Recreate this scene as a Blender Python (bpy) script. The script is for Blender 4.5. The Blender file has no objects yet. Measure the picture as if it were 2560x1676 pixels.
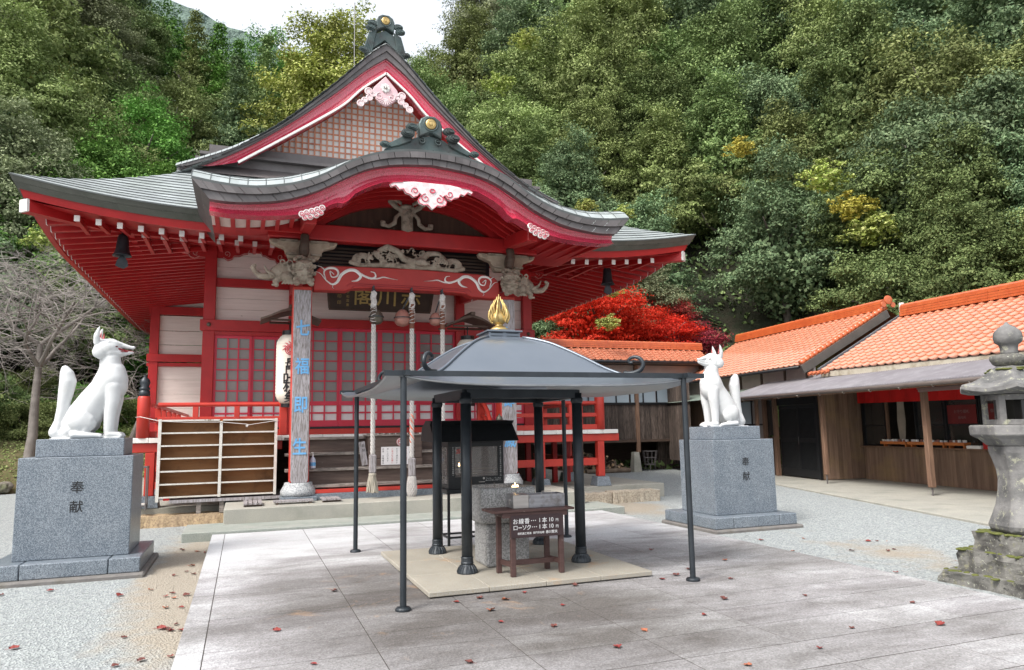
import bpy, bmesh, math, random
import numpy as np
from mathutils import Vector, Matrix, noise
R = math.radians
sc = bpy.context.scene
# ---------------------------------------------------------------- camera, sky, sun, exposure
cam_d = bpy.data.cameras.new('camera'); cam = bpy.data.objects.new('camera', cam_d); sc.collection.objects.link(cam)
sc.camera = cam
def cam_matrix(yaw, pitch, roll):
    f = Vector((math.sin(yaw)*math.cos(pitch), math.cos(yaw)*math.cos(pitch), math.sin(pitch)))
    r = Vector((math.cos(yaw), -math.sin(yaw), 0)); u = r.cross(f)
    r2 = r*math.cos(roll)+u*math.sin(roll); u2 = -r*math.sin(roll)+u*math.cos(roll)
    m = Matrix((r2, u2, -f)).transposed().to_4x4(); m.translation = Vector((0, 0, 1.6)); return m
cam.matrix_world = cam_matrix(R(20.419), R(7.37), R(-1.0252))
cam_d.sensor_width = 36; cam_d.lens = 1800.77/2560*36; cam_d.clip_end = 2000; cam_d.clip_start = 0.05
SUN_EL, SUN_AZ = 50.0, 243.0      # azimuth the light comes from, clockwise from +Y
w = bpy.data.worlds.new('World'); sc.world = w; w.use_nodes = True
nt = w.node_tree; bg = nt.nodes['Background']
sky = nt.nodes.new('ShaderNodeTexSky'); sky.sky_type = 'NISHITA'; sky.sun_disc = False
sky.sun_elevation = R(SUN_EL); sky.sun_rotation = R(SUN_AZ); sky.dust_density = 6.0; sky.air_density = 1.0; sky.ozone_density = 1.0
hs = nt.nodes.new('ShaderNodeHueSaturation'); hs.inputs['Saturation'].default_value = 0.35; hs.inputs['Value'].default_value = 0.9
cloud_ = nt.nodes.new('ShaderNodeMix'); cloud_.data_type = 'RGBA'; cloud_.blend_type = 'ADD'; cloud_.inputs[0].default_value = 1; cloud_.inputs[7].default_value = (3.7, 3.9, 4.15, 1)   # even white cloud layer
nt.links.new(sky.outputs[0], hs.inputs['Color']); nt.links.new(hs.outputs[0], cloud_.inputs[6]); nt.links.new(cloud_.outputs[2], bg.inputs['Color'])
bg.inputs['Strength'].default_value = 0.15
sd = bpy.data.lights.new('sun', 'SUN'); sd.energy = 3.0; sd.angle = R(17); sd.color = (1, 0.96, 0.9)
so = bpy.data.objects.new('sun', sd); sc.collection.objects.link(so)
dv = Vector((math.sin(R(SUN_AZ))*math.cos(R(SUN_EL)), math.cos(R(SUN_AZ))*math.cos(R(SUN_EL)), math.sin(R(SUN_EL))))
so.rotation_euler = dv.to_track_quat('Z', 'Y').to_euler()
so.location = dv*40
sc.view_settings.view_transform = 'Standard'; sc.view_settings.look = 'None'; sc.view_settings.gamma = 1
sc.view_settings.exposure = 0.32
sc.render.engine = 'CYCLES'; sc.cycles.max_bounces = 6; sc.cycles.diffuse_bounces = 3; sc.cycles.glossy_bounces = 3
sc.cycles.transmission_bounces = 4; sc.cycles.transparent_max_bounces = 8; sc.cycles.caustics_reflective = False; sc.cycles.caustics_refractive = False
# ---------------------------------------------------------------- helpers
C = sc.collection
rnd = random.Random(7)
W = {}
def tag(o, label=None, cat=None, group=None, kind=None):
    if label: o['label'] = label
    if cat: o['category'] = cat
    if group: o['group'] = group
    if kind: o['kind'] = kind
    return o
def thing(name, label, cat, loc=(0, 0, 0), group=None):
    o = bpy.data.objects.new(name, None); C.objects.link(o); o.location = loc; o.empty_display_size = .2
    W[o.name] = Vector(loc); return tag(o, label, cat, group)
class MB:
    def __init__(s): s.v = []; s.f = []
    def add(s, vs, fs):
        n = len(s.v); s.v += [tuple(p) for p in vs]; s.f += [tuple(i+n for i in q) for q in fs]; return s
    def b(s, x0, x1, y0, y1, z0, z1):
        return s.add([(x0,y0,z0),(x1,y0,z0),(x1,y1,z0),(x0,y1,z0),(x0,y0,z1),(x1,y0,z1),(x1,y1,z1),(x0,y1,z1)],
                     [(0,3,2,1),(4,5,6,7),(0,1,5,4),(1,2,6,5),(2,3,7,6),(3,0,4,7)])
    def ob(s, c, ax, ay, az, hx, hy, hz):     # oriented box: centre, three axes, half sizes
        c, ax, ay, az = Vector(c), Vector(ax), Vector(ay), Vector(az)
        P = [c+ax*(hx*i)+ay*(hy*j)+az*(hz*k) for k in (-1,1) for (i,j) in ((-1,-1),(1,-1),(1,1),(-1,1))]
        return s.add(P, [(0,3,2,1),(4,5,6,7),(0,1,5,4),(1,2,6,5),(2,3,7,6),(3,0,4,7)])
    def bar(s, p, q, wd, h, up=(0,0,1)):
        p, q = Vector(p), Vector(q); d = (q-p); L = d.length; d = d/L; sd_ = d.cross(Vector(up)).normalized(); u = sd_.cross(d)
        return s.ob((p+q)/2, d, sd_, u, L/2, wd/2, h/2)
    def tube(s, pts, r, n=8, caps=True):
        pts = [Vector(p) for p in pts]; m = len(pts)
        rr = r if isinstance(r, (list, tuple)) else [r]*m
        vs, fs = [], []; ref = None
        for i, p in enumerate(pts):
            d = (pts[min(i+1, m-1)]-pts[max(i-1, 0)])
            if d.length < 1e-9: d = Vector((0,0,1))
            d.normalize()
            if ref is None: ref = Vector((0,0,1)) if abs(d.z) < .9 else Vector((1,0,0))
            a = (ref-d*ref.dot(d))
            if a.length < 1e-6: a = d.orthogonal()
            a.normalize(); b_ = d.cross(a); ref = a
            for k in range(n):
                t = 2*math.pi*k/n; vs.append(p+(a*math.cos(t)+b_*math.sin(t))*rr[i])
        for i in range(m-1):
            for k in range(n):
                fs.append((i*n+k, i*n+(k+1) % n, (i+1)*n+(k+1) % n, (i+1)*n+k))
        if caps: fs.append(tuple(reversed(range(n)))); fs.append(tuple(range((m-1)*n, m*n)))
        return s.add(vs, fs)
    def lathe(s, prof, c, n=24, ax=(1,0,0), ay=(0,1,0), az=(0,0,1)):    # prof [(r,h)]
        c = Vector(c); ax, ay, az = Vector(ax), Vector(ay), Vector(az); vs, fs = [], []
        for (r, h) in prof:
            for k in range(n):
                t = 2*math.pi*(k+.5)/n; vs.append(c+(ax*math.cos(t)+ay*math.sin(t))*r+az*h)
        m = len(prof)
        for i in range(m-1):
            for k in range(n): fs.append((i*n+k, i*n+(k+1) % n, (i+1)*n+(k+1) % n, (i+1)*n+k))
        fs.append(tuple(reversed(range(n)))); fs.append(tuple(range((m-1)*n, m*n)))
        return s.add(vs, fs)
    def prism(s, poly, y0, y1, fr=None):      # poly [(x,z)] extruded along y (or frame fr=(o,ex,ey,ez))
        if fr is None: T = lambda x, y, z: (x, y, z)
        else:
            o, ex, ey, ez = [Vector(q) for q in fr]; T = lambda x, y, z: tuple(o+ex*x+ey*y+ez*z)
        n = len(poly); vs = [T(x, y0, z) for x, z in poly]+[T(x, y1, z) for x, z in poly]
        fs = [(i, (i+1) % n, n+(i+1) % n, n+i) for i in range(n)]+[tuple(reversed(range(n))), tuple(range(n, 2*n))]
        return s.add(vs, fs)
    def grid(s, G):
        n, m = len(G), len(G[0]); vs = [p for row in G for p in row]
        return s.add(vs, [(i*m+j, i*m+j+1, (i+1)*m+j+1, (i+1)*m+j) for i in range(n-1) for j in range(m-1)])
    def shell(s, G, off):                     # closed slab between grid G and G shifted by off(p)
        n, m = len(G), len(G[0]); H = [[off(p) for p in row] for row in G]
        vs = [p for row in G for p in row]+[p for row in H for p in row]; k = n*m
        fs = [(i*m+j, i*m+j+1, (i+1)*m+j+1, (i+1)*m+j) for i in range(n-1) for j in range(m-1)]
        fs += [tuple(reversed([a+k for a in f])) for f in fs]
        for j in range(m-1): fs.append((j+1, j, k+j, k+j+1)); fs.append(((n-1)*m+j, (n-1)*m+j+1, k+(n-1)*m+j+1, k+(n-1)*m+j))
        for i in range(n-1): fs.append((i*m, (i+1)*m, k+(i+1)*m, k+i*m)); fs.append(((i+1)*m+m-1, i*m+m-1, k+i*m+m-1, k+(i+1)*m+m-1))
        return s.add(vs, fs)
    def build(s, name, mat, parent=None, loc=None, bevel=0, smooth=False, segs=1):
        base = W[parent.name] if parent else Vector(loc or (0, 0, 0))
        me = bpy.data.meshes.new(name)
        a = np.array(s.v, dtype=float)-np.array(base)
        me.from_pydata(a.tolist(), [], s.f); me.materials.append(mat)
        if smooth: me.shade_smooth()
        o = bpy.data.objects.new(name, me); C.objects.link(o)
        if parent: o.parent = parent
        else: o.location = base
        W[o.name] = Vector(base)
        if bevel:
            md = o.modifiers.new('bevel', 'BEVEL'); md.width = bevel; md.segments = segs; md.limit_method = 'ANGLE'; md.angle_limit = R(40)
        return o
def recalc(o):
    bm = bmesh.new(); bm.from_mesh(o.data); bmesh.ops.recalc_face_normals(bm, faces=bm.faces); bm.to_mesh(o.data); bm.free(); return o
def copy_tree(o, parent=None, loc=None, rotz=None, scale=None):
    c = o.copy(); C.objects.link(c); c.parent = parent
    if loc is not None: c.location = loc
    if rotz is not None: c.rotation_euler = (0, 0, rotz)
    if scale is not None: c.scale = scale
    for ch in list(o.children): copy_tree(ch, c)
    W[c.name] = Vector(c.location); return c
# text into a mesh builder
def text(mb, s, size, o, ex=(1,0,0), ez=(0,0,1), bold=0.0, depth=0.004, squash=1.0):
    cu = bpy.data.curves.new('t', 'FONT'); cu.body = s; cu.size = size; cu.align_x = 'CENTER'; cu.align_y = 'CENTER'
    cu.extrude = 0; cu.resolution_u = 3
    ob = bpy.data.objects.new('t', cu); C.objects.link(ob)
    dg = bpy.context.evaluated_depsgraph_get(); me = bpy.data.meshes.new_from_object(ob.evaluated_get(dg))
    o, ex, ez = Vector(o), Vector(ex).normalized(), Vector(ez).normalized(); ny = ez.cross(ex)   # towards the wall
    if len(me.vertices):
        xs = [v.co.x for v in me.vertices]; ys = [v.co.y for v in me.vertices]
        cx, cy = (min(xs)+max(xs))/2, (min(ys)+max(ys))/2
        base = [o+ex*((v.co.x-cx)*squash)+ez*(v.co.y-cy) for v in me.vertices]
        fs_ = [tuple(p.vertices) for p in me.polygons]
        sh = [(0, 0)] if not bold else [(0, 0), (bold, 0), (-bold, 0), (0, bold), (0, -bold)]
        for i_, (a, b_) in enumerate(sh): mb.add([p-ny*(depth+.0004*i_)+ex*a+ez*b_ for p in base], fs_)
    bpy.data.objects.remove(ob); bpy.data.curves.remove(cu); bpy.data.meshes.remove(me); return mb
# sculpted lumps: spheres along paths, voxel remeshed into one surface
_icos = {}
def sph(mb, c, r, rot=None):
    rr = np.array(r if hasattr(r, '__len__') else (r, r, r), dtype=float)
    sub = 4 if rr.max() > .11 else (3 if rr.max() > .05 else 2)
    if sub not in _icos:
        bm = bmesh.new(); bmesh.ops.create_icosphere(bm, subdivisions=sub, radius=1)
        _icos[sub] = (np.array([v.co[:] for v in bm.verts]), [tuple(v.index for v in f.verts) for f in bm.faces]); bm.free()
    _ico = _icos[sub]
    p = _ico[0]*rr
    if rot is not None: p = p @ np.array(rot.to_3x3()).T
    mb.add((p+np.array(c)).tolist(), _ico[1])
def cap(mb, pts, rs, step=.35, sq=(1,1,1)):
    for i in range(len(pts)-1):
        p, q = Vector(pts[i]), Vector(pts[i+1]); L = (q-p).length; rm = min(rs[i], rs[i+1])
        n = max(1, int(L/(rm*step))+1)
        for k in range(n+1):
            t = k/n; r = rs[i]*(1-t)+rs[i+1]*t; sph(mb, p.lerp(q, t), (r*sq[0], r*sq[1], r*sq[2]))
def sculpt(mb, voxel, smooth=4, adapt=0):
    me = bpy.data.meshes.new('s'); me.from_pydata([tuple(p) for p in mb.v], [], mb.f)
    ob = bpy.data.objects.new('s', me); C.objects.link(ob)
    m = ob.modifiers.new('r', 'REMESH'); m.mode = 'VOXEL'; m.voxel_size = voxel; m.use_smooth_shade = True
    if smooth:
        m2 = ob.modifiers.new('s', 'SMOOTH'); m2.factor = .5; m2.iterations = smooth
    dg = bpy.context.evaluated_depsgraph_get(); me2 = bpy.data.meshes.new_from_object(ob.evaluated_get(dg))
    bpy.data.objects.remove(ob); bpy.data.meshes.remove(me); return me2
def mesh_obj(name, me, mat, parent=None, loc=None):
    base = W[parent.name] if parent else Vector(loc or (0, 0, 0))
    me.name = name
    if base.length: me.transform(Matrix.Translation(-base))
    me.materials.clear(); me.materials.append(mat)
    o = bpy.data.objects.new(name, me); C.objects.link(o)
    if parent: o.parent = parent
    else: o.location = base
    W[o.name] = Vector(base); return o
def spiral(cx, cz, r0, r1, a0, turns, n=18):
    return [(cx+(r0+(r1-r0)*i/n)*math.cos(a0+2*math.pi*turns*i/n), cz+(r0+(r1-r0)*i/n)*math.sin(a0+2*math.pi*turns*i/n)) for i in range(n+1)]
def interp(x, tab):
    for (a, b_) in zip(tab, tab[1:]):
        if x <= b_[0]: t = (x-a[0])/(b_[0]-a[0]); return a[1]+(b_[1]-a[1])*max(0, min(1, t)) if x > a[0] else a[1]
    return tab[-1][1]
def smooth_tab(tab, n=60):
    xs = np.linspace(tab[0][0], tab[-1][0], n); P = tab; out = []
    for x in xs:            # Catmull-Rom (non uniform, finite difference tangents)
        i = max(0, min(len(P)-2, next((k for k in range(len(P)-1) if x <= P[k+1][0]), len(P)-2)))
        def sl(k):
            if k <= 0: return (P[1][1]-P[0][1])/(P[1][0]-P[0][0])
            if k >= len(P)-1: return (P[-1][1]-P[-2][1])/(P[-1][0]-P[-2][0])
            return (P[k+1][1]-P[k-1][1])/(P[k+1][0]-P[k-1][0])
        h = P[i+1][0]-P[i][0]; t = (x-P[i][0])/h; a, b_ = sl(i)*h, sl(i+1)*h
        out.append((float(x), (2*t**3-3*t*t+1)*P[i][1]+(t**3-2*t*t+t)*a+(-2*t**3+3*t*t)*P[i+1][1]+(t**3-t*t)*b_))
    return out
# ---------------------------------------------------------------- materials
def newmat(name):
    m = bpy.data.materials.new(name); m.use_nodes = True; n = m.node_tree; n.nodes.clear()
    out = n.nodes.new('ShaderNodeOutputMaterial'); bs = n.nodes.new('ShaderNodeBsdfPrincipled'); n.links.new(bs.outputs[0], out.inputs[0])
    return m, n, bs
def N(nt_, typ, **kw):
    nd = nt_.nodes.new(typ)
    for k, v in kw.items():
        if k in nd.inputs: nd.inputs[k].default_value = v
        else: setattr(nd, k, v)
    return nd
def ramp(nt_, fac, stops):
    r = nt_.nodes.new('ShaderNodeValToRGB'); e = r.color_ramp.elements
    while len(e) < len(stops): e.new(.5)
    for el, (p, c) in zip(e, stops): el.position = p; el.color = (*c, 1) if len(c) == 3 else c
    nt_.links.new(fac, r.inputs[0]); return r.outputs[0]
def mixc(nt_, fac, a, b_, mode='MIX'):
    m = nt_.nodes.new('ShaderNodeMix'); m.data_type = 'RGBA'; m.blend_type = mode
    for sock, val in ((m.inputs[0], fac), (m.inputs[6], a), (m.inputs[7], b_)):
        if hasattr(val, 'is_linked') or hasattr(val, 'links'): nt_.links.new(val, sock)
        elif isinstance(val, (tuple, list)): sock.default_value = (*val, 1) if len(val) == 3 else val
        else: sock.default_value = val
    return m.outputs[2]
def coords(nt_, world=False, scale=(1,1,1)):
    if world: c = nt_.nodes.new('ShaderNodeNewGeometry').outputs['Position']
    else: c = nt_.nodes.new('ShaderNodeTexCoord').outputs['Object']
    mp = nt_.nodes.new('ShaderNodeMapping'); mp.inputs['Scale'].default_value = scale; nt_.links.new(c, mp.inputs[0]); return mp.outputs[0]
def noise_(nt_, co, scale, detail=5, rough=.6, dist=0):
    n = nt_.nodes.new('ShaderNodeTexNoise'); n.inputs['Scale'].default_value = scale; n.inputs['Detail'].default_value = detail
    n.inputs['Roughness'].default_value = rough; n.inputs['Distortion'].default_value = dist; nt_.links.new(co, n.inputs['Vector']); return n.outputs[0]
def bump_(nt_, h, bs, strength=.3, dist=.02, prev=None):
    b_ = nt_.nodes.new('ShaderNodeBump'); b_.inputs['Strength'].default_value = strength; b_.inputs['Distance'].default_value = dist
    nt_.links.new(h, b_.inputs['Height'])
    if prev is not None: nt_.links.new(prev, b_.inputs['Normal'])
    nt_.links.new(b_.outputs[0], bs.inputs['Normal']); return b_.outputs[0]
def mk(name, c1, c2=None, scale=3, rough=.6, bump=.15, bscale=30, metallic=0, spec=.4, st=(1,1,1), lo=.35, hi=.65, fine=0, fc=None, island=0, coat=0, dirt=None, dscale=1.3, dlo=.5, dhi=.75, detail=6, world=False, bd=.01):
    m, n, bs = newmat(name); co = coords(n, world, st)
    col = ramp(n, noise_(n, co, scale, detail), [(lo, c1), (hi, c2 or tuple(x*.75 for x in c1))])
    if fine: col = mixc(n, ramp(n, noise_(n, co, fine, 3, .7), [(.45, (0,0,0)), (.62, (1,1,1))]), col, fc or tuple(x*.5 for x in c1))
    if dirt: col = mixc(n, ramp(n, noise_(n, coords(n, world), dscale, 8, .65), [(dlo, (0,0,0)), (dhi, (1,1,1))]), col, dirt)
    if island:
        g_ = n.nodes.new('ShaderNodeNewGeometry'); mr = N(n, 'ShaderNodeMapRange'); n.links.new(g_.outputs['Random Per Island'], mr.inputs[0])
        mr.inputs[3].default_value = 1-island; mr.inputs[4].default_value = 1+island*.6
        h_ = N(n, 'ShaderNodeHueSaturation'); n.links.new(col, h_.inputs['Color']); n.links.new(mr.outputs[0], h_.inputs['Value']); col = h_.outputs[0]
    n.links.new(col, bs.inputs['Base Color']); bs.inputs['Roughness'].default_value = rough; bs.inputs['Metallic'].default_value = metallic
    bs.inputs['Specular IOR Level'].default_value = spec
    if coat: bs.inputs['Coat Weight'].default_value = coat; bs.inputs['Coat Roughness'].default_value = .15
    if bump: bump_(n, noise_(n, co, bscale, 4), bs, bump, bd)
    return m
M = {}
M['red'] = mk('red_paint', (.42,.017,.018), (.34,.013,.015), 2.5, .42, .08, 25, dirt=(.17,.010,.012), dscale=2.2, dlo=.6, dhi=.9, st=(1,1,1))
M['barge'] = mk('crimson_barge_paint', (.66,.06,.125), (.60,.05,.10), 3, .24, .05, 20, coat=.6, spec=.9, fine=60, fc=(.33,.015,.025), dirt=(.55,.2,.2), dscale=6, dlo=.72, dhi=.78)
M['salmon'] = mk('matte_red_beam_paint', (.38,.032,.027), (.32,.026,.022), 3, .55, .08, 25, dirt=(.42,.10,.08), dscale=3, dlo=.62, dhi=.9)
M['orange'] = mk('vermilion_rail_paint', (.52,.048,.032), (.44,.038,.028), 3, .45, .08, 25, dirt=(.33,.04,.03), dscale=3, dlo=.62, dhi=.85)
M['doorred'] = mk('crimson_door_paint', (.56,.025,.05), (.60,.045,.09), 1.5, .4, .05, 25)
M['white'] = mk('white_paint', (.78,.76,.74), (.68,.66,.63), 4, .55, .08, 40, dirt=(.45,.42,.38), dscale=5, dlo=.62, dhi=.8)
M['plaster'] = mk('white_board_wall', (.74,.65,.61), (.66,.57,.53), 3, .7, .12, 20, st=(.5,.5,6), dirt=(.30,.24,.20), dscale=7, dlo=.68, dhi=.74)
M['copper'] = mk('weathered_copper_roof', (.33,.36,.365), (.42,.46,.465), 1.6, .38, .06, 12, metallic=.25, spec=.6, island=.16, dirt=(.26,.30,.26), dscale=1.0, dlo=.5, dhi=.8)
M['band'] = mk('brown_copper_edge', (.115,.105,.105), (.15,.138,.138), 3, .5, .06, 20, metallic=.25, island=.22, dirt=(.13,.07,.045), dscale=5, dlo=.64, dhi=.78)
M['bandgreen'] = mk('dark_copper_edge', (.075,.08,.065), (.10,.10,.085), 3, .5, .06, 20, metallic=.25, island=.15)
M['roofline'] = mk('dark_course_edge', (.09,.10,.10), None, 3, .6, .05)
M['fadedink'] = mk('faded_lettering', (.22,.16,.16), None, 3, .6, 0)
M['patina'] = mk('patina_copper_ornament', (.06,.085,.085), (.11,.15,.145), 6, .5, .12, 30, metallic=.35, dirt=(.05,.045,.045), dscale=3, dlo=.45, dhi=.7)
M['gold'] = mk('gold_leaf', (.58,.43,.19), (.46,.33,.13), 8, .42, .1, 60, metallic=.85, dirt=(.30,.16,.05), dscale=18, dlo=.66, dhi=.76)
M['lattice'] = mk('faded_orange_lattice', (.62,.25,.14), (.66,.33,.22), 4, .6, .1, 30, dirt=(.36,.10,.06), dscale=3)
M['greywood'] = mk('weathered_grey_wood', (.27,.25,.26), (.40,.38,.40), 2.2, .8, .4, 6, st=(9,9,.8), fine=7, fc=(.15,.13,.12), bd=.01)
M['carve'] = mk('weathered_carved_wood', (.24,.195,.15), (.36,.31,.25), 5, .8, .3, 30, dirt=(.10,.075,.055), dscale=7, dlo=.5, dhi=.7)
M['lightwood'] = mk('pale_bracket_wood', (.34,.27,.20), (.42,.34,.26), 5, .75, .2, 20, dirt=(.2,.15,.11), dscale=4)
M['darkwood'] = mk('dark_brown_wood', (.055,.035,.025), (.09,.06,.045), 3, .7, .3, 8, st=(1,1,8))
M['stairwood'] = mk('brown_stair_wood', (.075,.05,.042), (.12,.085,.07), 2.5, .7, .3, 6, st=(.8,8,8), dirt=(.2,.17,.16), dscale=5, dlo=.66, dhi=.8)
M['treadwood'] = mk('grey_tread_edge', (.22,.19,.17), (.32,.28,.25), 3, .8, .3, 8, st=(.6,6,6), fine=9)
M['plank'] = mk('dark_weathered_planks', (.065,.048,.04), (.15,.115,.095), 2.2, .8, .4, 7, st=(7,7,.5), island=.35, fine=7, fc=(.035,.025,.02))
M['plank2'] = mk('brown_planks', (.16,.10,.07), (.25,.165,.115), 2.0, .75, .35, 7, st=(7,7,.5), island=.25, dirt=(.28,.19,.09), dscale=1.2, dlo=.5, dhi=.8)
M['postwood'] = mk('shop_post_wood', (.13,.075,.05), (.22,.13,.085), 3, .7, .3, 8, st=(8,8,.8))
M['black'] = mk('black_steel', (.012,.014,.016), (.02,.022,.025), 8, .45, .08, 60, metallic=.2, spec=.5)
M['iron'] = mk('dark_painted_iron', (.02,.026,.032), (.035,.042,.05), 5, .42, .08, 40, metallic=.3, spec=.5, dirt=(.06,.055,.05), dscale=9, dlo=.68, dhi=.8)
M['canopy'] = mk('grey_coated_sheet', (.15,.175,.21), (.175,.20,.235), 1.2, .3, .02, 8, metallic=.5, spec=.6, dirt=(.2,.2,.2), dscale=2.5, dlo=.6, dhi=.9)
M['canopyedge'] = mk('silver_sheet_rim', (.30,.31,.32), (.22,.23,.24), 5, .35, .04, 20, metallic=.7)
M['glass'] = mk('grey_frosted_pane', (.24,.215,.205), (.20,.18,.17), 1.5, .28, .02, 10, spec=.6)
M['paper'] = mk('white_paper_panel', (.74,.72,.72), (.68,.66,.66), 3, .7, 0)
M['soffitwood'] = mk('stained_gable_board', (.045,.022,.014), (.075,.04,.026), 2, .7, .15, 8, st=(6,6,.5), dirt=(.17,.12,.08), dscale=2.5, dlo=.68, dhi=.78)
M['concrete'] = mk('pale_concrete', (.40,.385,.335), (.33,.325,.29), 2, .85, .15, 60, fine=90, fc=(.26,.25,.22), dirt=(.20,.21,.18), dscale=1.4, dlo=.5, dhi=.8)
M['concgreen'] = mk('green_stained_concrete', (.34,.345,.315), (.28,.305,.275), 1.6, .85, .15, 60, fine=90, fc=(.22,.24,.22), dirt=(.16,.20,.17), dscale=1.8, dlo=.5, dhi=.8)
M['sandstone'] = mk('tan_kerb_stone', (.50,.37,.22), (.42,.31,.2), 2.5, .85, .6, 14, fine=25, fc=(.28,.20,.13), bd=.03)
M['pinkstone'] = mk('pale_kerb_stone', (.5,.44,.35), (.38,.33,.26), 3, .85, .6, 14, fine=25, fc=(.24,.2,.16), bd=.03)
M['shelfwhite'] = mk('flaking_white_shelf_edge', (.62,.60,.56), (.5,.48,.43), 8, .7, .15, 30, dirt=(.2,.16,.12), dscale=9, dlo=.6, dhi=.7)
M['shelfback'] = mk('brown_shelf_board', (.34,.165,.062), (.42,.23,.10), 2.2, .6, .1, 10, st=(.4,1,3), dirt=(.17,.085,.04), dscale=2.5)
M['foxwhite'] = mk('chalk_white_gloss', (.60,.61,.615), (.53,.54,.54), 5, .45, .12, 18, spec=.4, dirt=(.50,.50,.48), dscale=5, dlo=.6, dhi=.85)
M['darkred'] = mk('dark_red_line', (.28,.02,.03), None, 5, .5, 0)
M['rope'] = mk('white_braided_rope', (.56,.54,.52), (.46,.43,.41), 20, .8, .3, 90)
M['ropered'] = mk('orange_rope_strand', (.6,.12,.05), (.65,.25,.18), 20, .8, .3, 90)
M['tassel'] = mk('pale_tassel', (.48,.44,.37), (.36,.33,.27), 4, .9, .4, 20, st=(14,14,.5))
M['tablecopper'] = mk('pink_bronze_bell', (.36,.165,.13), (.30,.16,.13), 6, .4, .1, 30, metallic=.35)
M['blue'] = mk('bright_blue_lettering', (.12,.34,.62), (.16,.40,.68), 10, .5, 0)
M['ink'] = mk('black_ink', (.02,.02,.022), None, 5, .5, 0)
M['cream'] = mk('cream_lantern_paper', (.74,.71,.62), (.66,.62,.54), 3, .6, .2, 5, st=(.2,.2,12))
M['letterwhite'] = mk('white_lettering', (.8,.8,.8), None, 5, .5, 0)
M['signbrown'] = mk('dark_brown_sign', (.035,.02,.022), (.045,.026,.028), 6, .5, .05)
M['tablewood'] = mk('worn_brown_table_paint', (.065,.034,.03), (.085,.046,.042), 6, .6, .2, 20, st=(1,1,6), dirt=(.3,.26,.25), dscale=11, dlo=.64, dhi=.72)
M['steel'] = mk('brushed_steel', (.5,.47,.45), (.42,.39,.37), 3, .28, .05, 20, metallic=.85, st=(.5,1,10))
M['brass'] = mk('old_bronze', (.14,.12,.09), (.09,.085,.07), 8, .45, .1, 40, metallic=.6)
M['vermred'] = mk('bright_red_cloth', (.58,.012,.01), (.5,.01,.01), 2, .85, .2, 6)
M['sheetroof'] = mk('grey_sheet_roof', (.20,.185,.20), (.24,.225,.24), 1.5, .5, .04, 10, metallic=.15, dirt=(.28,.27,.28), dscale=3)
M['tile'] = mk('glazed_orange_tile', (.58,.24,.145), (.54,.21,.12), 4, .34, .06, 20, spec=1, island=.13, coat=1)
M['tilecap'] = mk('orange_ridge_tile', (.50,.125,.04), (.42,.09,.03), 4, .28, .04, 20, spec=.6, coat=.2)
M['cwall'] = mk('dusty_plaster', (.42,.37,.34), (.36,.31,.29), 2, .8, .1)
M['window'] = mk('pale_window_pane', (.33,.40,.45), (.38,.45,.5), 1, .12, .01, 5, spec=.8)
M['darkpane'] = mk('dark_window_glass', (.02,.02,.02), (.035,.033,.03), 1, .08, .01, 5, spec=.8)
M['blackframe'] = mk('black_frame', (.012,.013,.015), None, 5, .4, .03)
M['bark'] = mk('tree_bark', (.10,.085,.075), (.17,.15,.13), 4, .9, .5, 14, st=(1,1,.3))
M['barkpale'] = mk('pale_bark', (.17,.15,.135), (.25,.225,.205), 3, .9, .3, 16)
M['grass'] = mk('mossy_grass_bank', (.075,.085,.025), (.13,.12,.05), 2, .95, .6, 20, fine=14, fc=(.13,.09,.05), bd=.06)
M['litter'] = mk('leaf_litter_slope', (.030,.023,.015), (.018,.022,.010), .35, .95, .6, 3, fine=3, fc=(.02,.025,.012), bd=.3)
M['farhill'] = mk('far_wooded_hill', (.10,.15,.12), (.17,.23,.19), .06, .95, 1, .12, fine=.25, fc=(.09,.13,.11), bd=8, world=True)  # haze of distance is put into this pale blue-green colour
M['leafred'] = mk('fallen_red_leaf', (.20,.028,.03), (.24,.05,.035), 9, .6, 0)
M['leafbrown'] = mk('fallen_brown_leaf', (.16,.05,.04), (.1,.035,.03), 9, .6, 0)
M['leaforange'] = mk('fallen_orange_leaf', (.34,.12,.06), (.30,.10,.06), 9, .6, 0)
# granite with speckle
def granite(name, base, dark, light, rough=.35, sc_=90, spec=.5):
    m, n, bs = newmat(name); co = coords(n)
    v = n.nodes.new('ShaderNodeTexVoronoi'); v.inputs['Scale'].default_value = sc_; n.links.new(co, v.inputs['Vector'])
    col = ramp(n, v.outputs['Color'], [(.25, dark), (.5, base), (.8, light)])
    col = mixc(n, ramp(n, noise_(n, co, 3, 5), [(.3, (.25,.25,.25)), (.7, (.75,.75,.75))]), col, base, 'SOFT_LIGHT')
    n.links.new(col, bs.inputs['Base Color']); bs.inputs['Roughness'].default_value = rough; bs.inputs['Specular IOR Level'].default_value = spec
    bump_(n, v.outputs['Color'], bs, .04, .002); return m
M['granite'] = granite('blue_grey_granite', (.205,.232,.26), (.125,.145,.17), (.31,.34,.37), .32, 120, .5)
M['granpale'] = granite('pale_granite', (.36,.37,.38), (.2,.21,.22), (.55,.56,.56), .6, 100, .4)
M['burnstone'] = granite('grey_burner_stone', (.33,.33,.33), (.22,.22,.22), (.47,.47,.47), .7, 90, .4)
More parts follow.
